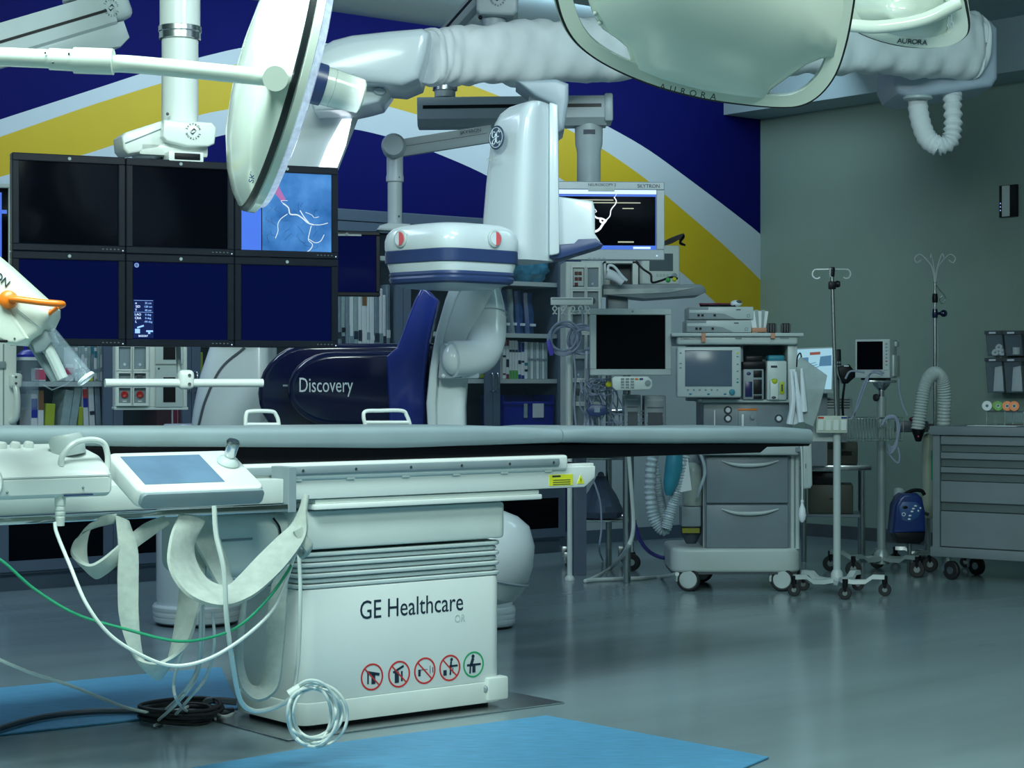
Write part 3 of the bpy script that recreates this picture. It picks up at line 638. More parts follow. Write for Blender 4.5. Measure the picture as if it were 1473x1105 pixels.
for (c, r_), lb in names.items():
    fr = Fr(*[*bank().w(c * WM + WM / 2, 0, 0).xy], ang, MZ[r_], 'display_monitor', lb, 'monitor', 'monitors of the six-screen bank')
    w = WM - .002; h = MZ[r_ + 1] - MZ[r_] - .0015
    bb = BM(); ins = .026; t0 = .028
    prism(bb, [(-w / 2, 0), (w / 2, 0), (w / 2, ins), (-w / 2, ins)], 0, .05, 'y', .003, 1); prism(bb, [(-w / 2, h - t0), (w / 2, h - t0), (w / 2, h), (-w / 2, h)], 0, .05, 'y', .003, 1)
    prism(bb, [(-w / 2, ins - .002), (-w / 2 + ins, ins - .002), (-w / 2 + ins, h - t0 + .002), (-w / 2, h - t0 + .002)], 0, .05, 'y', .003, 1); prism(bb, [(w / 2 - ins, ins - .002), (w / 2, ins - .002), (w / 2, h - t0 + .002), (w / 2 - ins, h - t0 + .002)], 0, .05, 'y', .003, 1)
    fr.part('bezel', bb, BEZ)
    lit = (c, r_) == (2, 1)
    fr.part('back_shell', box(BM(), -w / 2 + .02, w / 2 - .02, .03, .075, .02, h - .02, .01), BEZ)
    s = fr.part('screen', box(BM(), -w / 2 + ins - .001, w / 2 - ins + .001, .008, .03, ins - .001, h - t0 + .001), SCRB if r_ == 1 and not lit else SCR)
    fr.part('badge', lathe(BM(), [(0, 0), (.006, 0), (.006, .002), (0, .002)], (0, 0, h - t0 / 2), (0, -1, 0), 16), GREY)
    for k in range(5): fr.part('menu_button', box(BM(), w / 2 - .085 + k * .014, w / 2 - .079 + k * .014, -.0015, 0, ins / 2 - .002, ins / 2 + .002), DGREY)
    fr.part('power_light', ball(BM(), (w / 2 - .010, -.001, ins / 2 - .004), .0022, u=8, v=6), LCDW)
    if lit:
        x0 = -w / 2 + ins; x1 = w / 2 - ins; zb, zt = ins, h - t0
        xd = x0 + (x1 - x0) * .23
        ob('side_list_panel', box(BM(), x0, xd - .004, .006, .009, zb, zt), LCDB, s)
        for k in range(16):
            ob('list_line', box(BM(), x0 + .006, x0 + .02 + random.random() * .045, .005, .0065, zt - .012 - k * .0085, zt - .0095 - k * .0085), LCDT, s)
        ob('scan_image', box(BM(), xd, x1, .006, .009, zb, zt), XRAY, s)
        def sv(px, py): a = fr.q(px, py, .005); return Vector((a[0], .005, a[1]))
        vb = BM()
        def ves(pts, r): tube(vb, [sv(*p) for p in pts], r, 5, 4)
        Z6 = lambda l: [(340 + a / 3.876, 250 + b2 / 3.876) for a, b2 in l]
        ves(Z6([(260, 165), (290, 190), (300, 225), (340, 230), (370, 250), (400, 275), (430, 285)]), .0028)
        ves(Z6([(355, 205), (380, 245), (405, 275)]), .0022); ves(Z6([(430, 285), (470, 285), (510, 275)]), .0016)
        ves(Z6([(285, 225), (250, 250), (232, 280), (232, 320), (218, 360)]), .0015)
        ves(Z6([(418, 290), (408, 330), (402, 370), (425, 395), (410, 425), (380, 442)]), .0016)
        ves(Z6([(405, 365), (440, 385), (470, 375), (490, 340)]), .0015); ves(Z6([(385, 215), (420, 230), (435, 245), (460, 240)]), .0012)
        ves(Z6([(260, 165), (250, 150), (285, 150)]), .001)
        vb2 = BM()
        def ves2(pts, r): tube(vb2, [sv(*p) for p in pts], r, 5, 4)
        for q in range(26):
            x = random.uniform(170, 500); z = random.uniform(120, 400)
            ves2(Z6([(x, z), (x + random.uniform(-25, 25), z + random.uniform(5, 25)), (x + random.uniform(-45, 45), z + random.uniform(20, 50))]), .0005)
        ob('vessel_trace', vb, VES, s); ob('fine_vessels', vb2, XDK, s)
        vb = BM(); tube(vb, [Vector((sv(*p).x, .0058, sv(*p).z)) for p in Z6([(215, 60), (225, 90), (245, 120), (265, 150)])], .009, 8, 4, rfun=lambda t: .016 - .007 * t)
        bmesh.ops.scale(vb, vec=(1, .08, 1), space=Matrix.Translation((0, -.0058, 0)), verts=vb.verts); ob('organ_tint', vb, VESR, s)
    if (c, r_) == (1, 0):
        x0 = -w / 2 + ins + .004
        pn = ob('status_panel', box(BM(), x0 - .002, x0 + .072, .0065, .009, ins + .005, ins + .145), mat('status_blue', (.004, .008, .04), .2, emit=.5, ecol=(.003, .009, .09)), s)
        rows = [('o', '35 cm', .132), ('SID', '120 cm', .119), ('T', '40 cm', .106), ('LAO', '0 deg', .090), ('CRA', '0 deg', .077), ('L', '-90 deg', .064)]
        for t1, t2, z in rows:
            put_text(pn, t1, .012, LCDW, (x0 + .004 + .0035 * len(t1), .0055, ins + z)); put_text(pn, t2, .010, LCDT, (x0 + .052, .0055, ins + z))
        ob('status_rule', box(BM(), x0, x0 + .07, .005, .0065, ins + .141, ins + .142), LCDT, pn); ob('status_rule', box(BM(), x0, x0 + .07, .005, .0065, ins + .0985, ins + .0995), LCDT, pn)
        gb = BM(); bar(gb, (x0 + .004, ins + .030), (x0 + .022, ins + .030), .016, .005, .0065); bar(gb, (x0 + .012, ins + .042), (x0 + .036, ins + .050), .006, .005, .0065); bar(gb, (x0 + .045, ins + .030), (x0 + .07, ins + .030), .006, .005, .0065); bar(gb, (x0 + .056, ins + .028), (x0 + .056, ins + .020), .008, .005, .0065)
        ob('status_icon', gb, LCDT, pn)
        put_text(pn, 'BACKOUT', .010, LCDW, (x0 + .034, .0055, ins + .012), w=.034)
        gb = BM(); ring(gb, (x0 + .010, h - t0 - .012), .008, .0065, .0055, .007); ring(gb, (x0 + .010, h - t0 - .012), .004, .003, .0055, .007); ob('status_logo', gb, LCDT, s)
# suspension of the monitor bank
S = Fr(pl.x, pl.y, ang, 0, 'monitor_suspension', 'white ceiling column and bracket carrying the six-monitor bank, with handle bar', 'suspension')
cxp = S.l(P(258, 0, 7.32)); cc = Vector((cxp.x, .16, 0))
rt = .0735
ob('upper_tube', cyl(BM(), (cc.x, cc.y, S.q(258, 38, .16)[1]), (cc.x, cc.y, CEIL), rt * 1.03, n=36), WHITE, S.o)
ob('ring_collar', lathe(BM(), [(rt, -.03), (rt * 1.06, -.028), (rt * 1.06, -.004), (rt * 1.10, 0), (rt * 1.10, .018), (rt * 1.06, .02), (rt, .02)], (cc.x, cc.y, S.q(258, 46, .16)[1]), (0, 0, 1), 36), STEEL, S.o, label='brushed steel collar')
ob('lower_tube', cyl(BM(), (cc.x, cc.y, S.q(258, 180, .16)[1]), (cc.x, cc.y, S.q(258, 44, .16)[1]), rt * .93, n=36), WHITE, S.o)
ob('tube_screw', ball(BM(), S.v(241, 164, .095), .006, u=10, v=6), DGREY, S.o)
# bracket: wedge toward the left plus the rounded end with the round print
sb = [S.q(a, b, .02) for a, b in ((236, 172), (305, 176), (312, 184), (309, 207), (300, 211), (270, 210), (240, 203), (234, 196))]
ob('bracket_end', prism(BM(), sb, .02, .20, 'y', .008, 3), WHITE, S.o)
ob('bracket_arm', prism(BM(), [S.q(a, b, .06) for a, b in ((238, 172), (238, 205), (230, 215), (185, 222), (178, 214), (176, 196), (182, 190))], .06, .22, 'y', .010, 3), WHITE, S.o)
ob('bracket_groove', tube(BM(), [S.v(180, 206, .058), S.v(208, 195, .058), S.v(235, 184, .058)], .002, 5, 3), GREY, S.o)
ob('bracket_base', box(BM(), S.q(200, 0, .06)[0], S.q(300, 0, .06)[0], .06, .20, S.q(250, 225, .06)[1], S.q(250, 205, .06)[1], .012), WHITE, S.o)
ob('sensor_window', box(BM(), S.q(241, 0, .02)[0], S.q(291, 0, .02)[0], .0, .10, S.q(266, 233, .0)[1], S.q(266, 218, .0)[1], .004), WHITE, S.o)
ob('sensor_glass', box(BM(), S.q(251, 0, .0)[0], S.q(288, 0, .0)[0], -.003, .02, S.q(270, 230, .0)[1], S.q(270, 220.5, .0)[1], .002), BLACK, S.o)
def round_print(parent, c, r, rotz, m=PRINT, word='SKYTRON'):
    e = bpy.data.objects.new('round_print', None)
    b = BM(); full = word + word; n = 16; k = 0
    for i, ch in enumerate(word + ' ' + word + ' '):
        if ch == ' ': continue
        a = math.pi * .5 + 1.2 - i * 2 * math.pi / n
        me = text(ch, r * .42); t = BM(); t.from_mesh(me); bpy.data.meshes.remove(me)
        bmesh.ops.rotate(t, cent=(0, 0, 0), matrix=Matrix.Rotation(-(a - math.pi / 2), 3, 'Y'), verts=t.verts)
        bmesh.ops.translate(t, vec=(r * math.cos(a), 0, r * math.sin(a)), verts=t.verts); merge(b, t)
    prism(b, [(-r * .45, -r * .1), (r * .1, r * .5), (r * .5, r * .1), (r * .1, r * .25)], -.001, 0, 'y'); prism(b, [(r * .45, r * .1), (-r * .1, -r * .5), (-r * .5, -r * .1), (-r * .1, -r * .25)], -.001, 0, 'y')
    o = ob('round_print', b, m, parent, label='round dark printed logo'); o.location = c; o.rotation_euler.z = rotz; return o
round_print(S.o, S.v(278, 189, .018), .026, 0)
# rack behind the screens and the white handle bar below
rk = BM(); box(rk, -.0 + .1, LW - .1, .082, .11, 1.42, 1.46); box(rk, .1, LW - .1, .082, .11, 1.88, 1.92)
for k in range(3): box(rk, WM * (k + .5) - .03, WM * (k + .5) + .03, .078, .12, 1.36, 2.0)
box(rk, WM * 1.5 - .05, WM * 1.5 + .05, .10, .18, 1.86, S.q(250, 215, .1)[1]); ob('rack_frame', rk, DGREY, S.o)
hy = .0
ha, hb_ = S.v(151, 551, hy), S.v(378, 551, hy)
ob('handle_bar', cyl(BM(), ha, hb_, .0155, n=20), WHITE, S.o, label='long white handle bar')
hc = S.v(267, 544, hy)
ob('handle_clamp', box(BM(), hc.x - .028, hc.x + .030, hy - .024, hy + .03, hc.z - .042, hc.z + .030, .018, 4), WHITE, S.o)
for dz in (.010, -.022): ob('clamp_bolt', lathe(BM(), [(0, 0), (.006, 0), (.006, .003), (.003, .003), (0, .001)], (hc.x + .008, hy - .024, hc.z + dz), (0, -1, 0), 12), DGREY, S.o)
ob('handle_stem', tube(BM(), [(hc.x, hy + .02, hc.z), (hc.x, .09, hc.z + .02), (hc.x, .11, 1.37)], .009, 10, 4), GREY, S.o)
# ================================================================= surgical lights
LAMPW = mat('lamp_white', (0.64, 0.73, 0.67), 0.16, var=0.02, scale=2, coat=0.5)
STRIPE = mat('lamp_stripe', (0.008, 0.012, 0.016), 0.3)
LENS = mat('lamp_lens', (0.55, 0.65, 0.85), 0.06, alpha=.75, var=.3, scale=60, emit=.35, ecol=(.6, .75, 1.0))
# -- lamp seen edge on, left
LD = 5.0
A = at('surgical_light', 'edge-on surgical lamp head with black rim stripe on a white arm from the left', 'surgical light', 415, LD, 0, 0, 'surgical lights')
ax = Vector((.935, .27, -.24)).normalized(); cn = A.pix(414, 108, LD)
RR = .365
q = Vector((0, 0, 1)).rotation_difference(ax)
def lam(prof, n=72): return lathe(BM(), prof, cn, ax, n)
ob('dome', lam([(0, -.125), (.10, -.122), (.20, -.108), (.28, -.082), (.33, -.056), (RR - .008, -.034)]), LAMPW, A.o, label='glossy white lamp dome')
ob('rim_stripe', lam([(RR - .008, -.034), (RR - .001, -.031), (RR + .002, -.020), (RR - .002, -.018)]), STRIPE, A.o, label='black rim stripe')
ob('rim', lam([(RR - .002, -.018), (RR + .002, -.014), (RR, .004), (RR - .012, .008), (RR - .02, .006)]), LAMPW, A.o)
ob('lens', lam([(RR - .012, .004), (RR - .02, .024), (RR - .06, .032), (.06, .036), (0, .036)]), LENS, A.o, label='clear faceted lamp lens')
ob('handle_base', lam([(0, .03), (.056, .03), (.054, .095), (0, .095)], 32), NAVYB, A.o)
ob('centre_handle', lam([(.050, .092), (.050, .115), (.048, .117), (.050, .119), (.045, .195), (.040, .20), (0, .20)], 32), LAMPW, A.o, label='white centre handle')
ob('knuckle', cyl(BM(), A.pix(396, 113, LD - .40), A.pix(397, 113, LD - .25), .030, n=24), LAMPW, A.o)
ob('yoke', tube(BM(), [A.pix(398, 113, LD - .36), A.pix(408, 113, LD - .34), A.pix(418, 112, LD - .33)], .022, 14, 4), LAMPW, A.o)
ob('arm', tube(BM(), [A.pix(150, 92, LD - .42), A.pix(180, 92, LD - .40), A.pix(240, 97, LD - .38), A.pix(320, 105, LD - .36), A.pix(396, 113, LD - .33)], .021, 16, 6), LAMPW, A.o)
ob('arm_joint', cyl(BM(), A.pix(107, 87, LD - .42), A.pix(163, 89, LD - .42), .031, n=24), LAMPW, A.o)
ob('arm_collar', cyl(BM(), A.pix(72, 85, LD - .42), A.pix(108, 87, LD - .42), .026, n=24), LAMPW, A.o)
ob('arm', cyl(BM(), A.pix(-60, 79, LD - .42), A.pix(74, 85, LD - .42), .0225, n=24), LAMPW, A.o)
for px, py in ((76, 90), (99, 77), (65, 76)): ob('arm_screw', ball(BM(), A.pix(px, py, LD - .445), .003, u=8, v=6), DGREY, A.o)
def rim_text(parent, pos, word, size, m, rot): 
    o = put_text(parent, word, size, m, pos, rot); return o
rim_text(A.o, A.pix(437, 8, LD - .20), 'AURORA', .03, PRINT, (0, R(-76), R(-20)))
rim_text(A.o, A.pix(367, 235, LD - .20), 'SKYTRON', .022, NAVYB, (0, R(-75), R(-30)))
# the lamp is switched on: its light falls on the detector
sp = bpy.data.lights.new('surgical_beam', 'SPOT'); sp.energy = 75; sp.spot_size = R(75); sp.spot_blend = .6; sp.shadow_soft_size = .2; sp.color = (.85, .95, 1.0)
so = bpy.data.objects.new('surgical_beam', sp); COL.objects.link(so); so.parent = A.o
so.location = cn + ax * .12; so.rotation_euler = (-ax).to_track_quat('Z', 'Y').to_euler()
# -- big lamp head, upper right, seen from its domed back
def lamp_back(name, label, px, D, outline, body, tilt, handles, stripe_w, txt=None, apex=None, yaw=0.0, th=.10, sk=1.0):
    f = at(name, label, 'surgical light', px, D, yaw, 0, 'surgical lights')
    # the head's own plane leans: its lower rim is nearer the viewer
    def pt(a, b, off=0.0):
        d = Vector(((a - CX) / FPX, 1, (CY - b) / FPX)); o = Vector((0, 0, H))
        nw = Vector((math.sin(yaw) * math.cos(tilt), -math.cos(yaw) * math.cos(tilt), -math.sin(tilt)))
        c = P(px, apex[1], D); t = (c - o).dot(nw) / d.dot(nw)
        return f.l(o + d * t + nw * off)
    cpt = apex
    sm_ = [Vector(p) for p in body]
    for _ in range(14): sm_ = [(sm_[i - 1] + sm_[i] * 2 + sm_[(i + 1) % len(sm_)]) / 4 for i in range(len(sm_))]
    def ringat(k, off):
        m_ = min(1, (1 - k) / .22) if k < .99 else 0
        return [pt(cpt[0] + (a + (s.x - a) * m_ - cpt[0]) * k, cpt[1] + (b + (s.y - b) * m_ - cpt[1]) * k, off) for (a, b), s in zip(body, sm_)]
    ob('dome', loft(BM(), [ringat(1.0, -.02), ringat(1.0, .0), ringat(.985, .010), ringat(.95, .022), ringat(.88, .038), ringat(.78, .055), ringat(.62, .072), ringat(.42, .085), ringat(.2, .092)]), LAMPW, f.o, label='glossy white lamp dome', ang=50)
    op = [pt(a, b, -.012) for a, b in outline]
    b = BM(); sp_ = spline(op, 4, True); C = sum(sp_, Vector()) / len(sp_)
    def prof(w0, w1, h0, h1):
        w0, w1, h0, h1 = (v * sk for v in (w0, w1, h0, h1))
        bb = BM(); nn = (pt(px, apex[1], 1) - pt(px, apex[1], 0))
        rr = []
        for p in sp_:
            d = (C - p).normalized(); rr.append([p + d * w0 + nn * h0, p + d * w0 + nn * h1, p + d * w1 + nn * h1, p + d * w1 + nn * h0])
        return loft(bb, rr, closed=True)
    ob('rim', prof(.001, .036, .004, .026), LAMPW, f.o, label='white handle rim')
    ob('rim_stripe', prof(-.006, .012, -.004, .016), STRIPE, f.o, label='black rim stripe')
    ob('rim_lip', prof(-.010, .02, -.022, -.003), LAMPW, f.o)
    ob('lens', loft(BM(), [ringat(.97, -.018), ringat(.93, -.05), ringat(.5, -.06)]), LENS, f.o)
    return f, pt
out1 = [(795, -60), (799, -20), (808, 20), (824, 52), (850, 77), (890, 100), (945, 122), (1010, 139), (1070, 148), (1120, 152), (1152, 149), (1178, 134), (1200, 105), (1214, 65), (1224, 15), (1230, -40), (1228, -110), (1190, -190), (1100, -240), (980, -245), (880, -215), (815, -140)]
body1 = [(850, -60), (846, 0), (853, 22), (867, 42), (886, 55), (902, 68), (912, 104), (950, 119), (1010, 135), (1070, 144), (1103, 148), (1108, 130), (1134, 111), (1160, 93), (1182, 84), (1206, 88), (1212, 60), (1221, 15), (1226, -40), (1224, -110), (1186, -186), (1098, -236), (980, -241), (884, -211), (830, -150), (842, -100)]
f1, pt1 = lamp_back('surgical_light', 'large surgical lamp head seen from its domed back, top centre right', 1015, 4.55, out1, body1, R(24), None, .01, apex=(1015, -55))
nn = pt1(1015, -55, 1) - pt1(1015, -55, 0)
for i, ch in enumerate('AURORA'):
    a = (952 + i * 14.5, 121 + i * 3.4 - i * i * .12)
    put_text(f1.o, ch, .022, PRINT, pt1(a[0], a[1], .028), (R(24), R(10), 0))
for a in ((850, 18), (857, 32)): ob('dome_screw', ball(BM(), pt1(a[0] + 6, a[1], .012), .006, u=10, v=6), PLAS, f1.o)
ob('stem', cyl(BM(), pt1(1015, -150, -.05), pt1(1015, -150, -.05) + Vector((0, .25, .9)), .03, n=20), LAMPW, f1.o)
# -- third lamp, upper right behind
out2 = [(1205, -20), (1208, 14), (1222, 34), (1250, 49), (1290, 60), (1330, 64), (1365, 60), (1384, 50), (1391, 36), (1388, 10), (1380, -15), (1350, -50), (1290, -60), (1230, -50)]
body2 = [(1209, -20), (1211, 12), (1224, 32), (1251, 46), (1291, 57), (1330, 61), (1352, 59), (1362, 46), (1366, 22), (1366, 2), (1360, -18), (1340, -45), (1290, -52), (1236, -42)]
f2, pt2 = lamp_back('surgical_light', 'small-looking surgical lamp head, top right, in front of the draped boom', 1300, 6.4, out2, body2, R(38), None, .008, apex=(1295, 0), sk=1.5)
for i, ch in enumerate('AURORA'): put_text(f2.o, ch, .026, PRINT, pt2(1292 + i * 7.2, 53 + i * .5, .03), (R(38), 0, 0))
ob('yoke_band', tube(BM(), [pt2(1218, 24, .06), pt2(1260, 20, .09), pt2(1320, 10, .09), pt2(1375, -6, .05)], .022, 12, 6), LAMPW, f2.o)
ob('stem', cyl(BM(), pt2(1300, -45, -.02), pt2(1300, -45, -.02) + Vector((0, .1, 1.2)), .03, n=20), LAMPW, f2.o)
# ================================================================= ceiling booms
BG = mat('boom_pale_grey', (0.40, 0.47, 0.50), .4, var=.03)
def beam(f, px0, py0, px1, py1, D0, D1, ht, dep, name='beam', m=BG, stripe=(.35, .5)):
    a, b = f.pix(px0, py0, D0), f.pix(px1, py1, D1); d = (b - a); L = d.length; d.normalize()
    sd = Vector((0, 0, 1)).cross(d).normalized(); up = d.cross(sd)
    M = Matrix(((d.x, sd.x, up.x, a.x), (d.y, sd.y, up.y, a.y), (d.z, sd.z, up.z, a.z), (0, 0, 0, 1)))
    bt = BM(); prism(bt, [(-dep / 2, 0), (dep / 2, 0), (dep / 2, -ht * .75), (dep * .32, -ht), (-dep * .32, -ht), (-dep / 2, -ht * .75)], 0, L, 'x', .006, 2, M=M); o = ob(name, bt, m, f.o)
    bt = BM(); box(bt, .03, L - .03, -dep / 2 - .002, -dep / 2 + .01, -ht * stripe[1], -ht * stripe[0], M=M); ob('beam_stripe', bt, BLACK, f.o, label='black stripe')
    return M, L
b1f = at('ceiling_boom', 'pale grey ceiling boom beam with black stripe, behind the detector housing', 'boom', 640, 10.2)
M, L = beam(b1f, 601, 144, 872, 141, 10.2, 10.2, .15, .20, m=BG, stripe=(.28, .40))
bt = BM(); box(bt, L - .015, L + .03, -.11, .11, -.135, .012, .012, 2, M=M); ob('beam_end_cap', bt, BG, b1f.o)
cpx = b1f.pix(640, 140, 10.2)
ob('hang_tube', cyl(BM(), (cpx.x, cpx.y, cpx.z), (cpx.x, cpx.y, cpx.z + .26), .055, n=24), BG, b1f.o)
ob('cross_arm', box(BM(), cpx.x - .08, b1f.pix(718, 0, 10.2).x, -.06, .06, cpx.z + .18, cpx.z + .28, .01), BG, b1f.o)
ob('tube_collar', lathe(BM(), [(.055, -.02), (.066, -.015), (.066, .03), (.055, .035)], (cpx.x, cpx.y, cpx.z + .05), (0, 0, 1), 24), STEEL, b1f.o)
d0, d1 = b1f.pix(847, 178, 10.2), b1f.pix(847, 268, 10.2)
ob('drop_tube', lathe(BM(), [(0, .0), (.062, 0), (.062, .18), (.072, .22), (.074, .32), (0, .33)], (d1.x, d1.y, d1.z), (0, 0, 1), 28), BG, b1f.o)
ob('tube_collar', lathe(BM(), [(.06, -.01), (.070, -.008), (.070, .032), (.06, .035)], b1f.pix(847, 207, 10.2), (0, 0, 1), 28), STEEL, b1f.o)
ob('rating_plate', box(BM(), d0.x - .03, d0.x + .03, -.077, -.06, b1f.pix(0, 195, 10.2).z, b1f.pix(0, 189, 10.2).z), PRINT, b1f.o)
# spring arm with drop tube
b2f = at('spring_arm', 'white spring arm with a vertical drop tube beside the detector', 'boom', 567, 9.9)
M, L = beam(b2f, 566, 203, 705, 181, 9.9, 9.98, .085, .08, stripe=(.45, .47))
put_text(b2f.o, 'SKYTRON', .024, PRINT, b2f.pix(677, 189, 9.90), (0, R(-8.5), 0))
ec = b2f.pix(567, 211, 9.88)
ob('elbow', lathe(BM(), [(0, -.07), (.05, -.07), (.062, -.05), (.064, .05), (.05, .065), (0, .065)], ec, (0, 1, 0), 28), BG, b2f.o)
ob('drop_tube', lathe(BM(), [(0, 0), (.037, 0), (.037, .22), (.045, .225), (.045, .25), (.042, .26), (.042, .39), (0, .39)], b2f.pix(568, 325, 9.9), (0, 0, 1), 24), BG, b2f.o)
for py in (255, 311): ob('tube_screw', ball(BM(), b2f.pix(574, py, 9.865), .005, u=8, v=6), DGREY, b2f.o)
ob('foot_bracket', prism(BM(), b2f.poly([(541, 331), (546, 324), (560, 320), (590, 322), (590, 334)], -.05), -.05, .08, 'y', .01), BG, b2f.o)
# upper left boom beam, cut by the frame
b3f = at('ceiling_boom', 'pale ceiling boom beam with black stripe in the top left corner', 'boom', 60, 7.6)
M, L = beam(b3f, -70, 56, 142, -6, 7.3, 7.6, .155, .20, m=BG, stripe=(.40, .47))
bt = BM(); box(bt, L - .01, L + .075, -.115, .115, -.12, .02, .03, 3, M=M); ob('beam_end_cap', bt, BG, b3f.o)
bt = BM(); prism(bt, [(L - .45, -.12), (L + .03, -.12), (L + .03, -.19), (L - .02, -.215), (L - .45, -.15)], -.09, .09, 'y', .01, 2, M=M); ob('joint_block', bt, BG, b3f.o)
round_print(b3f.o, b3f.pix(160, 11, 7.43), .03, R(45))
ob('hang_tube', cyl(BM(), b3f.pix(118, 5, 7.6), b3f.pix(118, 5, 7.6) + Vector((0, 0, 1.1)), .075, n=28), BG, b3f.o)
# hub on the ceiling, top centre
b4f = at('ceiling_hub', 'white boxy ceiling boom hub with a sloping black-striped arm, top centre', 'boom hub', 715, 10.2)
ob('hub_box', prism(BM(), b4f.poly([(685, -30), (746, -30), (745, 16), (738, 22), (690, 20), (685, 14)], -.12), -.12, .12, 'y', .015, 3), BG, b4f.o)
ob('hub_stub', cyl(BM(), b4f.pix(711, 19, 10.2), b4f.pix(711, 70, 10.2), .062, n=24), BG, b4f.o)
round_print(b4f.o, b4f.pix(716, -3, 10.075), .036, 0)
M, L = beam(b4f, 642, 42, 690, -12, 10.6, 10.2, .07, .07, m=BG, stripe=(.3, .55))
ob('hang_tube', cyl(BM(), b4f.pix(716, -25, 10.2), b4f.pix(716, -25, 10.2) + Vector((0, 0, .45)), .08, n=24), BG, b4f.o)
ob('knob', ball(BM(), b4f.pix(691, 25, 10.05), .012, u=10, v=8), BLACK, b4f.o)
# round ceiling detector
cd = P(638, 4, 11.0)
ob('smoke_detector', lathe(BM(), [(0, -.05), (.05, -.05), (.06, -.035), (.065, -.03), (.10, -.028), (.11, -.005), (.11, 0), (0, 0)], (cd.x, cd.y - 0, CEIL), (0, 0, 1), 28), PLAS, label='small round white detector on the ceiling', cat='detector')
# ================================================================= hung displays
def flat_monitor(name, label, px0, py0, px1, py1, D, yaw, bz, mframe, mscreen, group=None, thick=.06, bzb=None):
    f = at(name, label, 'monitor', (px0 + px1) / 2, D, yaw, 0, group)
    a = f.q(px0, py0); b = f.q(px1, py1)
    x0, x1, zt, zb = a[0], b[0], max(a[1], b[1]), min(a[1], b[1])
    z0 = (f.q((px0 + px1) / 2, py1))[1]; z1 = f.q((px0 + px1) / 2, py0)[1]
    f.o.location.z = 0
    bb = bzb or bz
    g = BM(); box(g, x0, x1, 0, thick, z0, z0 + bb, .004, 1); box(g, x0, x1, 0, thick, z1 - bz, z1, .004, 1); box(g, x0, x0 + bz, 0, thick, z0 + bb, z1 - bz, .003, 1); box(g, x1 - bz, x1, 0, thick, z0 + bb, z1 - bz, .003, 1)
    ob('bezel', g, mframe, f.o)
    ob('back_shell', box(BM(), x0 + .02, x1 - .02, thick * .5, thick * 1.5, z0 + .02, z1 - .02, .01), mframe, f.o)
    s = ob('screen', box(BM(), x0 + bz - .001, x1 - bz + .001, .01, thick * .6, z0 + bb - .001, z1 - bz + .001), mscreen, f.o)
    return f, s, (x0 + bz, x1 - bz, z0 + bb, z1 - bz)
SILV = mat('silver_plastic', (0.36, 0.42, 0.46), .35, .2, var=.03)
f, s, (x0, x1, z0, z1) = flat_monitor('display_monitor', 'silver wide monitor showing a white vessel on black, right of the detector', 770, 261, 956, 374, 10.0, R(4), .042, SILV, SCRB, bzb=.055)
f.o.location.z = 0
ob('title_bar', box(BM(), x0, x1, .008, .011, z1 - .022, z1), LCDW, s); ob('menu_bar', box(BM(), x0, x1, .008, .011, z1 - .034, z1 - .024), LCDB, s)
ob('task_bar', box(BM(), x0, x1, .008, .011, z0, z0 + .02), LCDB, s); ob('task_tray', box(BM(), x1 - .12, x1 - .03, .006, .0085, z0 + .003, z0 + .014), LCDW, s)
ob('side_rule', box(BM(), x1 - .004, x1 - .001, .008, .0105, z0, z1 - .03), LCDB, s)
tb = BM()
for k, (l, r_) in enumerate(((.30, .62), (.24, .86), (.24, .30), (.34, .42))):
    box(tb, x0 + (x1 - x0) * l, x0 + (x1 - x0) * r_, .008, .0105, z1 - .055 - k * .014, z1 - .050 - k * .014)
box(tb, x0 + (x1 - x0) * .70, x0 + (x1 - x0) * .80, .008, .0105, z1 - .098, z1 - .093); box(tb, x0 + (x1 - x0) * .66, x0 + (x1 - x0) * .80, .008, .0105, z0 + .035, z0 + .042)
ob('caption_text', tb, mat('lit_caption', (.3, .3, .25), .3, emit=.5, ecol=(.55, .55, .35)), s, kind='stuff')
vb = BM()
Z7 = lambda l: [Vector((f.q(680 + a / 3.876, 250 + b / 3.876, .008)[0], .008, f.q(680 + a / 3.876, 250 + b / 3.876, .008)[1])) for a, b in l]
tube(vb, Z7([(600, 330), (650, 310), (680, 322), (705, 310), (720, 290), (735, 265)]), .006, 6, 5); tube(vb, Z7([(660, 215), (690, 245), (720, 250), (745, 262)]), .0045, 6, 5)
tube(vb, Z7([(745, 258), (765, 235), (772, 200), (795, 170), (800, 150), (788, 130)]), .0028, 6, 5); tube(vb, Z7([(715, 250), (712, 265), (730, 275), (745, 258)]), .005, 6, 5)
tube(vb, Z7([(675, 190), (690, 210), (680, 215)]), .002, 5, 4); tube(vb, Z7([(790, 135), (798, 120), (805, 108)]), .0012, 5, 4); tube(vb, Z7([(600, 250), (640, 225), (670, 232)]), .003, 5, 4)
ob('vessel_trace', vb, mat('lit_vessel_white', (.5, .5, .5), .3, emit=.9, ecol=(.85, .85, .95)), s)
put_text(f.o, 'NEUROSCOPY 2', .020, PRINT, (f.q(866, 0)[0], -.0015, f.q(866, 266)[1])); ob('name_plate', box(BM(), f.q(846, 0)[0], f.q(884, 0)[0], -.001, .002, f.q(0, 269.5)[1], f.q(0, 263)[1]), PLAS, f.o)
put_text(f.o, 'SKYTRON', .026, PRINT, (f.q(933, 0)[0], -.0015, f.q(933, 268)[1]))
ob('power_light', ball(BM(), (f.q(945, 0)[0], 0, f.q(945, 368)[1]), .004, u=8, v=6), LCDW, f.o)
for k in range(4): ob('menu_button', box(BM(), f.q(846 + k * 7, 0)[0], f.q(850 + k * 7, 0)[0], -.002, .001, f.q(0, 370)[1], f.q(0, 367)[1]), GREY, f.o)
f, s, _ = flat_monitor('display_monitor', 'dark blue monitor under the drop tube, half hidden by the six-screen bank', 442, 332, 547, 426, 9.8, R(12), .022, BEZ, SCR)
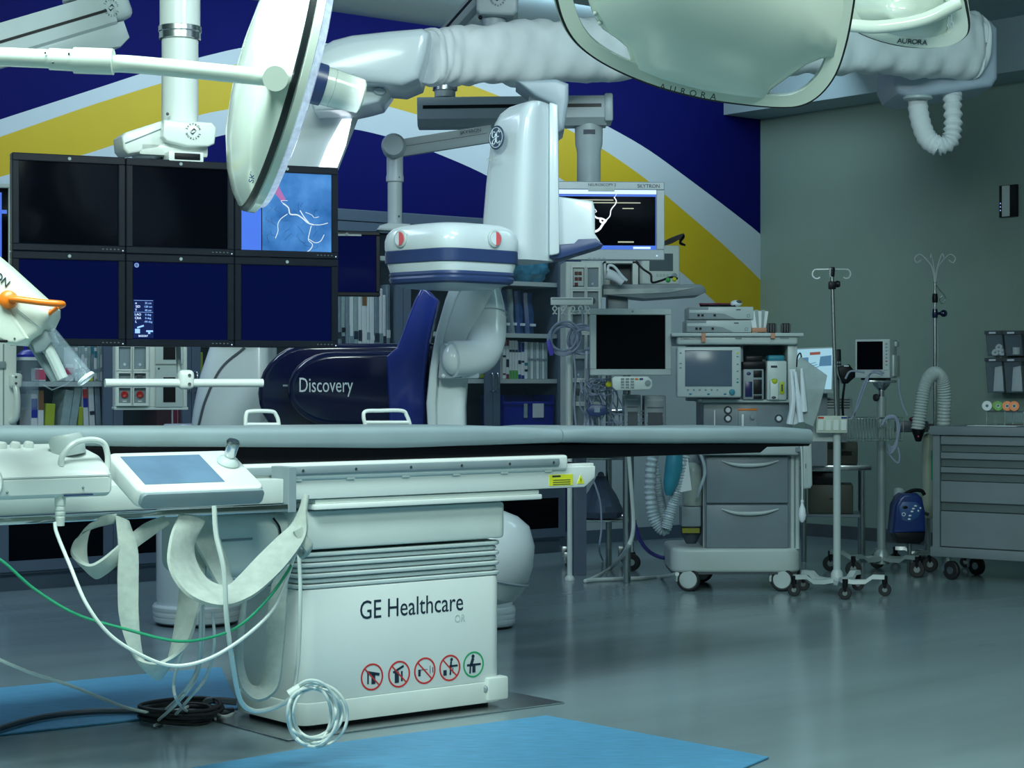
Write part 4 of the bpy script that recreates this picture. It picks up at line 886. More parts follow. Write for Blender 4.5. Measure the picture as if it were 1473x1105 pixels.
ob('badge', lathe(BM(), [(0, 0), (.008, 0), (.008, .003), (0, .003)], (f.q(499, 0)[0], 0, f.q(499, 337)[1]), (0, -1, 0), 16), GREY, f.o)
ob('top_plate', box(BM(), f.q(480, 0)[0], f.q(520, 0)[0], .0, .06, f.q(0, 331.5)[1], f.q(0, 327)[1], .002), PLAS, f.o)
# bright screen cut by the left edge
f, s, (x0, x1, z0, z1) = flat_monitor('display_monitor', 'lit monitor with white panels peeking out at the left edge', -90, 262, 19, 408, 8.2, R(20), .02, PLAS, SCRB)
for k, (a, b, c, d) in enumerate(((.70, .86, .78, .98), (.70, .98, .72, .76), (.70, .86, .44, .50), (.87, .90, .10, .95), (.70, .80, .12, .30), (.72, .98, .02, .08))):
    ob('lit_panel', box(BM(), x0 + (x1 - x0) * a, x0 + (x1 - x0) * b, .007, .011, z0 + (z1 - z0) * c, z0 + (z1 - z0) * d), LCDW if k % 2 == 0 else LCDB, s)
# ================================================================= equipment column with grip at the left edge
E = at('equipment_column', 'white equipment column with a curved grip handle at the left edge, behind the table', 'column', 5, 7.6, R(20))
ob('column', prism(BM(), [(E.q(-60, 0)[0], E.q(0, 660)[1]), (E.q(24, 0)[0], E.q(0, 660)[1]), (E.q(24, 0)[0], E.q(0, 488)[1]), (E.q(-60, 0)[0], E.q(0, 488)[1])], 0, .18, 'y', .006, 2), WHITE, E.o)
ob('column_groove', box(BM(), E.q(4, 0)[0], E.q(6, 0)[0], -.002, .002, E.q(0, 655)[1], E.q(0, 495)[1]), GREY, E.o)
ob('column_clamp', box(BM(), E.q(-10, 0)[0], E.q(8, 0)[0], -.012, .003, E.q(0, 530)[1], E.q(0, 520)[1], .002), GREY, E.o)
ob('grip', tube(BM(), [E.v(22, 553, -.03), E.v(25, 570, -.045), E.v(25, 590, -.045), E.v(23, 602, -.03), E.v(16, 606, .0)], .012, 12, 6), WHITE, E.o, label='curved white grip')
ob('grip_clamp', box(BM(), E.q(12, 0)[0], E.q(31, 0)[0], -.045, .01, E.q(0, 558)[1], E.q(0, 537)[1], .014, 4), WHITE, E.o)
for py in (542.5, 551.5): ob('clamp_bolt', lathe(BM(), [(0, 0), (.005, 0), (.005, .003), (0, .002)], E.v(23, py, -.045), (0, -1, 0), 10), DGREY, E.o)
ob('support', box(BM(), E.q(-90, 0)[0], E.q(-30, 0)[0], .02, .14, E.q(0, 490)[1] - .02, CEIL, .01), WHITE, E.o)
# ================================================================= contrast injector
I = at('contrast_injector', 'white contrast injector head with orange handle and clear syringe at the left edge', 'injector', 30, 5.3)
IW = mat('injector_white', (0.66, 0.72, 0.66), .3, var=.03)
def iv(px, py, y): return I.v(px, py, y)
ob('head_shell', prism(BM(), I.poly([(-60, 330), (0, 380), (52, 427), (70, 444), (70, 455), (64, 468), (58, 480), (40, 492), (22, 497), (8, 496), (-10, 485), (-60, 440)], 0), 0, .16, 'y', .022, 4), IW, I.o)
ob('head_side', prism(BM(), I.poly([(-60, 372), (0, 425), (40, 487), (24, 496), (8, 494), (-10, 484), (-60, 438)], -.012), -.012, .03, 'y', .010, 3), IW, I.o)
ob('seam', tube(BM(), [iv(24, 444, -.003), iv(58, 472, -.003)], .0012, 5, 1), GREY, I.o)
ob('knob', lathe(BM(), [(0, 0), (.022, 0), (.0255, .008), (.024, .022), (.015, .03), (0, .032)], iv(13, 432, -.002), (.1, -1, .1), 28), ORANGE, I.o, label='orange round knob')
ob('knob_handle', tube(BM(), [iv(14, 430, -.030), iv(28, 431, -.034), iv(60, 435, -.034), iv(84, 437, -.030), iv(90, 438, -.014), iv(86, 440, .0)], .0092, 14, 6), ORANGE, I.o, label='orange handle bar')
ob('knob_end', cyl(BM(), iv(84, 441, -.01), iv(70, 452, .02), .006, n=12), ORANGE, I.o)
ob('head_screw', ball(BM(), iv(21, 487, -.013), .003, u=8, v=6), DGREY, I.o)
ob('vent', box(BM(), iv(1, 0, 0).x, iv(13, 0, 0).x, -.016, -.01, iv(0, 493, 0).z, iv(0, 489, 0).z, .002, 1), BLACK, I.o)
put_text(I.o, 'ION', .030, PRINT, iv(1, 401, -.002), (0, R(40), 0), label='dark lettering on the head')
ob('syringe_clamp', prism(BM(), I.poly([(44, 492), (60, 474), (68, 478), (74, 492), (64, 505), (50, 508)], .02), .02, .12, 'y', .006, 2), GREY, I.o)
ob('support_strut', tube(BM(), [iv(46, 494, .06), iv(62, 520, .06), iv(80, 548, .06)], .012, 10, 3), GREY, I.o)
ob('support_strut', tube(BM(), [iv(62, 490, .04), iv(76, 515, .04), iv(90, 545, .04)], .016, 10, 3), PLAS, I.o)
ob('syringe', lathe(BM(), [(.024, 0), (.024, .165), (.026, .168), (.022, .17), (.0215, .004)], iv(68, 478, .06), Vector((.60, .0, -.72)), 28), CLEAR, I.o, label='clear pressure jacket')
ob('syringe_rim', lathe(BM(), [(.0235, .16), (.027, .164), (.027, .170), (.0225, .172)], iv(68, 478, .06), Vector((.60, .0, -.72)), 28), PWHITE, I.o)
ob('drip_shield', loft(BM(), [[iv(62, 552, .03), iv(62, 552, .09), iv(62, 555, .09), iv(62, 555, .03)], [iv(75, 560, .02), iv(75, 560, .10), iv(75, 562, .10), iv(75, 562, .02)], [iv(95, 552, .02), iv(95, 552, .10), iv(95, 554, .10), iv(95, 554, .02)], [iv(112, 538, .03), iv(112, 538, .09), iv(112, 540, .09), iv(112, 540, .03)]]), CLEAR, I.o)
ob('arm', tube(BM(), [iv(-50, 420, .10), iv(-110, 400, .12), iv(-170, 300, .12)], .03, 12, 5), IW, I.o)
ob('arm_post', cyl(BM(), iv(-170, 300, .12), (iv(-170, 300, .12).x, .12, CEIL), .03, n=16), IW, I.o)
# ================================================================= glass cabinets along the back wall
VC = RM.l(FL(0, 853)).y
CZ = RM.q(490, 300, VC)[1]
SHELVES = [.52, .86, 1.235, 1.555, 1.92]
def cabinet(u0, u1, label, mid, shelves, group='glass-fronted cabinets along the back wall'):
    o = RM.w(u0, VC, 0); f = Fr(o.x, o.y, TH, 0, 'supply_cabinet', label, 'cabinet', group)
    W = u1 - u0; dp = VB - VC - .015; t = .02
    ob('side_panel', box(BM(), .001, t, .02, dp, .10, CZ), CAB, f.o); ob('side_panel', box(BM(), W - t, W - .001, .02, dp, .10, CZ), CAB, f.o)
    ob('back_panel', box(BM(), t, W - t, dp - .015, dp, .10, CZ), CABIN, f.o)
    ob('top_panel', box(BM(), .001, W - .001, 0, dp, CZ - .075, CZ, .003, 1), CAB, f.o); ob('bottom_panel', box(BM(), .001, W - .001, .02, dp, .10, .13), CAB, f.o)
    ob('kick_plate', box(BM(), .001, W - .001, .06, dp, 0, .10), NAVYB if False else CAB, f.o)
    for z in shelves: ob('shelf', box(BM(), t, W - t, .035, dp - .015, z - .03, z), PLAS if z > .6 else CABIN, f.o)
    for k, (a, b) in enumerate(((.002, mid - .002), (mid + .002, W - .002))):
        fr = .062
        for (z0, z1, nm) in ((.47, CZ - .08, 'door'), (.115, .455, 'lower_door')):
            d = BM(); box(d, a, a + fr, 0, .02, z0, z1); box(d, b - fr, b, 0, .02, z0, z1); box(d, a + fr, b - fr, 0, .02, z0, z0 + fr); box(d, a + fr, b - fr, 0, .02, z1 - fr, z1)
            do = ob(nm, d, CAB, f.o, smooth=False)
            ob('pane', box(BM(), a + fr - .002, b - fr + .002, .007, .012, z0 + fr - .002, z1 - fr + .002), GLASS if nm == 'door' else SCRB, do)
            if nm == 'door':
                hx = b - .022 if k == 0 else a + .022
                ob('handle', tube(BM(), [(hx, .0, 1.15), (hx, -.028, 1.155), (hx, -.03, 1.20), (hx, -.028, 1.265), (hx, .0, 1.27)], .006, 8, 4), STEEL, do)
    return f
ux = lambda px: RM.q(px, 550, VC)[0]
cA = cabinet(4.02, ux(163), 'dark blue glass cabinet at the far left, behind the injector', .72, [.52, .86, 1.215, 1.65, 2.0])
cB = cabinet(ux(163), 6.54, 'dark glass cabinet between the left cabinet and the gantry body', .53, SHELVES)
cC = cabinet(6.54, ux(580), 'glass cabinet of hanging catheter packs behind the monitor bank', .30, [.52, .86, 1.27, 2.05])
cD = cabinet(ux(580), ux(814), 'glass cabinet with binders and blue packs, right of the gantry', ux(709) - ux(580), SHELVES)
# ---- what stands in the cabinets
def box_thing(name, label, cat, px0, px1, zb, h, v0, dp, m, group=None, lean=0.0, parts=(), bev=.003):
    """a box standing on a shelf: pixel columns px0..px1, from zb up; parts: (z0,z1,material,name)"""
    a = RM.q(px0, 550, v0)[0]; b = RM.q(px1, 550, v0)[0]
    o = RM.w((a + b) / 2, v0, zb + .001); f = Fr(o.x, o.y, TH, zb + .001, name, label, cat, group); w = (b - a) / 2
    if lean: f.o.rotation_euler.y = lean; f.o.location.z += w * abs(math.sin(lean)) + .001
    ob('body', box(BM(), -w, w, 0, dp, 0, h, bev, 1), m, f.o)
    for k, (z0, z1, mm, nm) in enumerate(parts): ob(nm, box(BM(), -w * .96, w * .96, -.0015, .001, z0 * h, z1 * h), mm, f.o)
    return f
W1 = mat('paper_white', (.78, .84, .86), .6, var=.05); W2 = mat('pouch_pale_teal', (.34, .46, .47), .35, var=.15, scale=20); W3 = mat('pouch_grey_blue', (.22, .30, .36), .35, var=.2, scale=15)
BLUEP = mat('blue_wrap', (.03, .085, .24), .3, var=.3, scale=12, bump=.3); TEALP = mat('teal_clear_bag', (.06, .26, .40), .15, var=.5, scale=10, bump=.6)
GRN = mat('binder_green', (.09, .40, .08), .5); NVB = mat('binder_navy', (.01, .03, .22), .5); MAR = mat('binder_maroon', (.22, .02, .05), .5); LIME = mat('lime_bin', (.42, .52, .02), .45); BBIN = mat('royal_blue_bin', (.012, .02, .36), .4)
PINK = mat('pink_label', (.65, .08, .16), .5); BRN = mat('brown_carton', (.22, .10, .03), .6); TEALS = mat('teal_label', (.02, .22, .30), .5)
sh = 1.235; vv0 = VC + .07
x = 723.0
spec = [(5, 1.0, W1, [(.84, 1, MAR, 'spine_label'), (.1, .14, MAR, 'spine_label'), (.55, .6, PRINT, 'spine_text')], 'white binder with a maroon top band, leftmost in the shelf row'),
        (4.6, 1.0, W1, [(.84, 1, MAR, 'spine_label'), (.0, .12, MAR, 'spine_label'), (.30, .5, PRINT, 'spine_text')], 'white binder with maroon bands at top and bottom'),
        (4.2, .98, W1, [(0, .22, GRN, 'spine_label'), (.7, .76, PRINT, 'spine_text')], 'white binder with a green lower band, first of the three'),
        (4.2, .98, W1, [(0, .22, GRN, 'spine_label'), (.7, .76, PRINT, 'spine_text')], 'white binder with a green lower band, middle of the three'),
        (4.2, .98, W1, [(0, .22, GRN, 'spine_label'), (.7, .76, PRINT, 'spine_text')], 'white binder with a green lower band, third of the three'),
        (4.6, .95, W1, [(.72, 1, NVB, 'spine_label'), (0, .12, NVB, 'spine_label'), (.4, .5, PRINT, 'spine_text')], 'white binder with a navy top band beside the green ones'),
        (4.6, .93, W1, [(.75, 1, NVB, 'spine_label'), (0, .10, NVB, 'spine_label'), (.45, .5, PRINT, 'spine_text')], 'second white binder with a navy top band'),
        (5, .95, W1, [(.36, .44, TEALS, 'spine_label'), (.2, .26, PRINT, 'spine_text')], 'white binder with a small teal label')]
for k in range(7): spec.append((4.1, .95 - .01 * (k % 3), W1 if k % 2 else W2, [(.5, .56, W3, 'spine_text')], ['plain pale binder, first right of the teal-labelled one', 'plain pale binder, second right of the teal-labelled one', 'plain pale binder, third right of the teal-labelled one', 'plain pale binder, fourth right of the teal-labelled one', 'plain pale binder, third from the right end', 'plain pale binder, second from the right end', 'plain pale binder at the right end of the row'][k]))
for (wpx, hk, m, parts, lb) in spec:
    box_thing('binder', lb, 'binder', x + .3, x + wpx - .3, sh, .275 * hk, vv0, .22, m, 'binders in the right cabinet', parts=parts); x += wpx
for (p0, p1, h, m, lb) in ((724, 735, .30, BLUEP, 'blue wrapped pack with a pale edge, leftmost above the binders'), (736.5, 744, .31, W2, 'pale slim pouch standing between the blue packs'), (745, 757, .30, BLUEP, 'blue wrapped pack in the middle above the binders'), (758, 773, .29, BLUEP, 'wide blue wrapped pack, rightmost above the binders')):
    a = RM.q(p0, 550, vv0)[0]; b = RM.q(p1, 550, vv0)[0]; o = RM.w((a + b) / 2, vv0, 1.556); f = Fr(o.x, o.y, TH, 1.556, 'wrapped_pack', lb, 'pack', 'packs above the binders'); w = (b - a) / 2
    rr = []
    for i in range(9):
        t = i / 8; k = 1 - .12 * abs(math.sin(t * 5 + p0)); rr.append([Vector((px_ * w * k + .004 * math.sin(t * 9 + p0), .1 + py_ * .1 * (1 - .3 * t), t * h)) for px_, py_ in ((-1, -.8), (-.5, -1), (.4, -.9), (1, -.7), (1, .8), (-1, .8))])
    ob('wrap', loft(BM(), rr), m, f.o); ob('tape_strip', box(BM(), -w * .3, w * .5, -.012, .01, h * .18, h * .24), PWHITE, f.o)
o = RM.w(RM.q(771, 550, vv0)[0], vv0 + .1, 1.921); f = Fr(o.x, o.y, TH, 1.921, 'plastic_bag', 'crinkled teal plastic bag on the upper shelf under the silver monitor', 'bag')
rr = []; rnd = random.Random(5)
for i in range(9):
    t = i / 8; k = (.6 + .8 * math.sin(math.pi * (.15 + .75 * t))) * .12; rr.append([Vector((math.cos(2 * math.pi * j / 16) * k * rnd.uniform(.85, 1.1), math.sin(2 * math.pi * j / 16) * k * .8 * rnd.uniform(.85, 1.1), t * .22)) for j in range(16)])
ob('bag_body', loft(BM(), rr), TEALP, f.o, ang=20); ob('bag_knot', ball(BM(), (0, 0, .225), .03, .02, .015, 10, 6), TEALP, f.o)
def bin_thing(name, label, px0, px1, zb, h, v0, dp, m, group=None):
    a = RM.q(px0, 550, v0)[0]; b = RM.q(px1, 550, v0)[0]; o = RM.w((a + b) / 2, v0, zb + .001); f = Fr(o.x, o.y, TH, zb + .001, name, label, 'bin', group); w = (b - a) / 2; t = .006
    g = BM(); box(g, -w, w, 0, dp, 0, t); box(g, -w, -w + t, 0, dp, 0, h); box(g, w - t, w, 0, dp, 0, h); box(g, -w, w, dp - t, dp, 0, h); box(g, -w, w, 0, t, 0, h * .8)
    ob('tray', g, m, f.o, smooth=False); ob('lip', box(BM(), -w - .004, w + .004, -.006, .004, h * .74, h * .82, .002, 1), m, f.o); return f
f = bin_thing('storage_bin', 'royal blue storage bin under the binder shelf', 724, 797, .861, .26, vv0, .25, BBIN, 'coloured storage bins')
ob('bin_label', box(BM(), .03, .13, -.008, -.004, .10, .20), PWHITE, f.o); ob('bin_label', box(BM(), -.05, -.02, -.008, -.004, .10, .20), W2, f.o)
bin_thing('storage_bin', 'lime green bin with packs, half hidden by the gantry elbow', 690, 704, 1.24, .06, vv0, .2, LIME, 'coloured storage bins')
bin_thing('storage_bin', 'lime green bin low on the shelf, right of the table rail end', 850, 882, .42, .10, VC - 1.2, .2, LIME, 'coloured storage bins') if False else None
# tall hanging catheter packs in the cabinet behind the monitor bank
x = 486.0; rnd = random.Random(11); k = 0
hd = ['first', 'second', 'third', 'fourth', 'fifth', 'sixth', 'seventh', 'eighth', 'ninth', 'tenth', 'eleventh', 'twelfth', 'thirteenth', 'fourteenth']
while x < 560 and k < 14:
    w = rnd.uniform(4.5, 7); m = rnd.choice([W1, W2, W2, W3]); h = rnd.uniform(.52, .66)
    pr_ = [(rnd.uniform(.3, .4), rnd.uniform(.45, .5), rnd.choice([W3, W1, PRINT]), 'printed_label')]
    if k == 6: pr_.append((.72, .84, BRN, 'printed_label'))
    if k == 1: pr_.append((.50, .56, BLACK, 'printed_label'))
    box_thing('catheter_pack', 'tall pale catheter pack, %s from the left under the hung monitor' % hd[k], 'pack', x, x + w - .5, 1.271, h, vv0, .10, m, 'tall catheter packs', parts=pr_, bev=.006); x += w; k += 1
# left cabinet
x = 108.0; k = 0
while x < 149 and k < 9:
    w = 4.6; m = [W1, W2, W1, W1, W2, W3, W1, W2, W1][k]
    box_thing('supply_pouch', 'pale supply pouch, %s in the row on the left upper shelf' % hd[k], 'pouch', x, x + w - .5, 1.216, .20 + .015 * (k % 3), vv0, .15, m, 'pouches on the left upper shelf', parts=[(.25, .36, PRINT if k < 4 else W3, 'printed_label'), (.7, .9, TEALS if k in (5, 6) else W2, 'printed_label')]); x += w; k += 1
box_thing('carton', 'small yellow and black carton on the left upper shelf', 'carton', 121, 134, 1.216, .055, VC + .04, .025, YEL, parts=[(.75, 1, BLACK, 'lid_band')])
box_thing('carton', 'pink and white carton beside the clear canister', 'carton', 50, 66, 1.216, .075, VC + .06, .05, W1, parts=[(.1, .9, PINK, 'pink_label')])
box_thing('carton', 'small carton with a magenta label behind the syringe', 'carton', 94, 106, 1.216, .10, VC + .06, .1, W1, parts=[(.4, .8, PINK, 'pink_label')])
low = [(45, 54, .28, W1, 0, 'white carton standing left of the brown bottle row on the lower shelf', [(.5, .9, BBIN, 'blue_label')]), (55, 63, .30, W1, 0, 'white carton with a brown top on the lower shelf', [(.62, 1, BRN, 'brown_label')]), (64, 77, .22, LIME, .06, 'lime green folder leaning on the lower left shelf', []),
       (84, 96, .30, W2, .16, 'pale pouch leaning far right on the lower shelf', []), (97, 107, .33, W2, .16, 'pale teal pouch leaning beside the first one', []), (112, 118, .20, LIME, .05, 'second lime green folder between the leaning pouches', []),
       (122, 129, .36, W1, -.05, 'white pouch with a red and blue corner on the lower shelf', [(.7, .85, RED, 'red_label'), (.55, .7, BBIN, 'blue_label')]), (131, 138, .38, W1, -.05, 'white pouch second from the cabinet post', [(.4, .46, PRINT, 'printed_label')]), (140, 147, .37, W3, -.05, 'grey pouch next to the cabinet post', [])]
for p0, p1, h, m, ln, lb, pr_ in low: box_thing('supply_pack', lb, 'pack', p0, p1, .861, h, vv0, .16, m, 'packs on the left lower shelf', lean=ln, parts=pr_)
for k, p0 in enumerate((249, 256, 263)):
    box_thing('binder', ['white binder with red stripes below the service panel, left of three', 'white binder with red stripes below the service panel, middle of three', 'white binder with red stripes below the service panel, right of three'][k], 'binder', p0, p0 + 6, .861, .30, vv0, .2, W1, 'red-striped binders', parts=[(.0, .62, MAR, 'red_stripe'), (.72, .78, PRINT, 'spine_text')])
box_thing('carton', 'dark maroon carton behind the red-striped binders', 'carton', 226, 248, .861, .26, vv0 + .02, .2, mat('dark_maroon', (.06, .012, .016), .6), parts=[(.2, .24, PRINT, 'printed_label')])
box_thing('folder', 'yellow-green folder between the service panel and the gantry', 'folder', 271, 292, 1.236, .16, vv0, .1, LIME, parts=[(.1, .14, GREY, 'spine_text')])
# ================================================================= service pendants with inset outlets
def pendant(name, label, px0, px1, py0, py1, D, yaw, cells, blanks, topz):
    f = at(name, label, 'service panel', (px0 + px1) / 2, D, yaw)
    x0, x1 = f.q(px0, 550)[0], f.q(px1, 550)[0]; zt, zb = f.q((px0 + px1) / 2, py0)[1], f.q((px0 + px1) / 2, py1)[1]
    ob('cabinet_body', box(BM(), x0, x1, .03, .30, zb, zt, .004, 1), OFFW, f.o)
    if topz: hx = f.q(258, 550, .15)[0]; ob('hanger', box(BM(), hx - .045, hx + .045, .10, .20, zt - .01, CEIL), OFFW, f.o)
    else: hx = (x0 + x1) / 2; ob('rear_post', box(BM(), hx - .04, hx + .04, .20, .28, .001, zb), CAB, f.o)
    ob('bottom_trim', box(BM(), x0 - .004, x1 + .004, .024, .30, zb - .012, zb, .002, 1), WHITE, f.o)
    # frame bars stand proud of the recessed cells
    xs_ = sorted({c[0] for c in cells} | {c[1] for c in cells}); 
    for (a, b, c, d, kind) in cells:
        A_, B_ = f.q(a, 550)[0], f.q(b, 550)[0]; Z1, Z0 = f.q((a + b) / 2, c)[1], f.q((a + b) / 2, d)[1]
        g = BM(); t = .012
        box(g, A_ - t, A_, 0, .032, Z0 - t, Z1 + t); box(g, B_, B_ + t, 0, .032, Z0 - t, Z1 + t); box(g, A_, B_, 0, .032, Z1, Z1 + t); box(g, A_, B_, 0, .032, Z0 - t, Z0)
        fo = ob('cell_frame', g, WHITE, f.o, smooth=False)
        ob('cell_back', box(BM(), A_, B_, .024, .031, Z0, Z1), GREY, fo)
        cx, cz = (A_ + B_) / 2, (Z0 + Z1) / 2; w = B_ - A_
        if kind == 'red':
            ob('red_outlet', lathe(BM(), [(0, 0), (w * .30, 0), (w * .30, .010), (w * .22, .014), (w * .10, .010), (0, .010)], (cx, .024, cz + .004), (0, -1, 0), 20), mat('red_plastic', (.45, .02, .02), .35), fo); ob('outlet_tag', box(BM(), cx - w * .16, cx + w * .16, .021, .024, Z0 + .006, Z0 + .010), PWHITE, fo)
        elif kind == 'clear': ob('clear_cover', box(BM(), A_ + .003, B_ - .003, .012, .016, Z0 + .003, Z1 - .003), CLEAR, fo); ob('socket', ball(BM(), (cx, .022, Z0 + .02), .008, u=10, v=6), PWHITE, fo)
        elif kind == 'switch':
            pl_ = ob('switch_plate', box(BM(), A_ + .004, B_ - .004, .014, .026, Z0 + .008, Z1 - .004, .002, 1), PLAS, fo)
            for r_ in range(3):
                for c_ in range(2):
                    if r_ == 2 and c_ == 1: continue
                    bx, bz = cx - w * .18 + c_ * w * .32, Z1 - .035 - r_ * .034
                    ob('rocker', box(BM(), bx - .010, bx + .010, .008, .015, bz - .011, bz + .011, .002, 1), mat('rocker_maroon', (.10, .015, .012), .4), pl_ if False else fo)
        elif kind == 'dial': ob('dial', lathe(BM(), [(0, 0), (w * .28, 0), (w * .26, .012), (0, .014)], (cx, .024, cz), (0, -1, 0), 20), DGREY, fo)
    for (a, b, c, d) in blanks:
        A_, B_ = f.q(a, 550)[0], f.q(b, 550)[0]; Z1, Z0 = f.q((a + b) / 2, c)[1], f.q((a + b) / 2, d)[1]
        pb = ob('blank_plate', box(BM(), A_, B_, .018, .031, Z0, Z1, .002, 1), PLAS, f.o)
        ob('port_opening', box(BM(), A_ + (B_ - A_) * .28, B_ - (B_ - A_) * .28, .0165, .02, Z0 + (Z1 - Z0) * .12, Z0 + (Z1 - Z0) * .72), BLACK, pb)
        for dx in (.12, .88): ob('plate_screw', ball(BM(), (A_ + (B_ - A_) * dx, .018, Z1 - .014), .005, u=8, v=6), DGREY, pb)
    return f
cells = []
for r_ in range(5):
    y0 = 360 + r_ * 46
for (a, b) in ((171, 188), (193, 210)):
    cells += [(a, b, 420, 449, 'clear'), (a, b, 454, 495, 'clear'), (a, b, 499, 531, 'clear'), (a, b, 537, 548, 'dial' if a > 180 else 'none'), (a, b, 558, 580, 'red')]
P1 = pendant('service_pendant', 'white hanging service panel with red outlets below the monitor bank', 166, 270, 400, 586, 8.9, R(14), cells, [(224, 264, 470, 524), (224, 264, 526, 586)], True)
cells = []
for (a, b) in ((824, 841), (845, 861)):
    cells += [(a, b, 385, 413, 'switch' if a < 830 else 'clear'), (a, b, 419, 446, 'dial'), (a, b, 452, 476, 'red' if a > 840 else 'none'), (a, b, 482, 510, 'clear'), (a, b, 516, 544, 'clear'), (a, b, 550, 578, 'dial'), (a, b, 584, 612, 'none')]
P2 = pendant('service_pendant', 'white service column with switch plates behind the coiled cables', 815, 867, 376, 640, 12.0, R(6), cells, [], False)
# ================================================================= anaesthesia side, right of the table
WIRE = mat('cable_grey_blue', (.30, .36, .48), .4, var=.1); WIREV = mat('connector_violet', (.09, .07, .55), .4)
# ---- hook rail with coiled cables
HR = at('hook_rail', 'white hook rail with spring clips on a slim post, beside the service column', 'hook rail', 822, 11.85)
ob('rail', box(BM(), HR.q(792, 0)[0], HR.q(853, 0)[0], -.02, .01, HR.q(0, 439)[1], HR.q(0, 428)[1], .004), OFFW, HR.o)
ob('rail_slot', box(BM(), HR.q(794, 0)[0], HR.q(851, 0)[0], -.022, -.018, HR.q(0, 431.5)[1], HR.q(0, 429.5)[1]), GREY, HR.o)
for i, px in enumerate((798, 810, 824, 835, 845)):
    for s_ in (-1, 1): ob('spring_clip', tube(BM(), [HR.v(px - s_ * 1, 439, -.005), HR.v(px + s_ * 3, 444, -.005), HR.v(px - s_ * .5, 449, -.005), HR.v(px + s_ * 3, 452, -.005)], .004, 6, 4), OFFW, HR.o)
ob('post', cyl(BM(), HR.v(819.5, 436, .03), (HR.q(819.5, 436, .03)[0], .03, .03), .016, n=16), WHITE, HR.o)
ob('post_foot', lathe(BM(), [(0, 0), (.03, 0), (.03, .015), (.02, .03), (0, .03)], (HR.q(819.5, 436, .03)[0], .03, .001), (0, 0, 1), 24), WHITE, HR.o)
def coil(label, px, py, rpx, D, turns=4, seed=0, m=WIRE, name='cable_coil', hang=(0, 0)):
    rnd = random.Random(seed); f = at(name, label, 'cable', px, D, 0, 0, 'coiled cables on the hook rail')
    for t in range(turns):
        pts = []; dx, dy, rr = rnd.uniform(-3, 3), rnd.uniform(-3, 3), rpx * rnd.uniform(.85, 1.08)
        for k in range(12):
            a = 2 * math.pi * k / 12; pts.append(f.v(px + dx + rr * math.cos(a), py + dy + rr * math.sin(a) * 1.02, rnd.uniform(-.02, .02)))
        ob('loop', tube(BM(), pts, .0075, 6, 4, closed=True), m, f.o)
    return f
f = coil('grey-blue coiled cable with a violet plug, left loop on the hook rail', 812, 487, 21, 11.7, 4, 1)
ob('hanger_strap', tube(BM(), [f.v(804, 442, 0), f.v(804, 455, 0), f.v(803, 467, 0)], .006, 6, 3), OFFW, f.o)
ob('violet_plug', prism(BM(), f.poly([(786, 490), (791, 489), (797, 505), (796, 511), (791, 512), (787, 500)], -.03), -.03, -.01, 'y', .004), WIREV, f.o)
ob('cable_tail', tube(BM(), [f.v(824, 500, 0), f.v(828, 540, 0), f.v(826, 580, 0), f.v(830, 625, 0)], .007, 6, 5), WIRE, f.o)
f = coil('grey-blue coiled cable, right loop on the hook rail', 838, 488, 19, 11.7, 4, 2)
ob('hanger_strap', tube(BM(), [f.v(836, 442, 0), f.v(838, 456, 0), f.v(838, 470, 0)], .005, 6, 3), WIRE, f.o)
ob('white_plug', cyl(BM(), f.v(844, 505, -.02), f.v(844, 530, -.02), .009, .006, n=12), PWHITE, f.o)
ob('cable_tail', tube(BM(), [f.v(850, 500, 0), f.v(846, 540, 0), f.v(850, 570, 0), f.v(846, 625, 0)], .007, 6, 5), WIRE, f.o)
# tangled monitoring leads: nobody could count them
b = BM(); rnd = random.Random(21); TG = at('monitoring_leads', 'tangle of grey monitoring leads hanging under the patient monitor', 'cable', 870, 11.5)
for k in range(22):
    x0 = rnd.uniform(832, 885); pts = [(x0, rnd.uniform(545, 565))]; y = pts[0][1]
    while y < 622: y += rnd.uniform(12, 24); pts.append((pts[-1][0] + rnd.uniform(-8, 12), y))
    tube(b, [TG.v(p, q_, rnd.uniform(-.05, .12)) for p, q_ in pts], .0045, 5, 4)
for k in range(9):
    cx, cy_ = rnd.uniform(850, 870), rnd.uniform(552, 562); r = rnd.uniform(8, 16)
    tube(b, [TG.v(cx + r * math.cos(a), cy_ + r * .55 * math.sin(a), rnd.uniform(-.06, .04)) for a in [2 * math.pi * i / 9 for i in range(9)]], .0045, 5, 3, closed=True)
for k in range(6):
    y0 = rnd.uniform(590, 610); tube(b, [TG.v(880 + rnd.uniform(-10, 10), y0, 0), TG.v(910, y0 + rnd.uniform(-8, 10), 0), TG.v(945 + rnd.uniform(-10, 15), y0 + rnd.uniform(-14, 4), 0)], .004, 5, 4)
tg = ob('leads', b, WIRE, TG.o); tg['kind'] = 'stuff'
bk_ = ob('lead_block', prism(BM(), TG.poly([(843, 590), (850, 582), (872, 583), (875, 594), (862, 600), (848, 598)], -.08), -.08, -.03, 'y', .01, 2), NAVYB, TG.o, label='navy connector block')
ob('block_label', box(BM(), TG.q(854, 0)[0], TG.q(862, 0)[0], -.083, -.079, TG.q(0, 593)[1], TG.q(0, 586)[1]), W3, bk_)
ob('yellow_plug', ball(BM(), TG.v(876, 553, -.06), .02, .015, .018, 12, 8), YEL, TG.o)
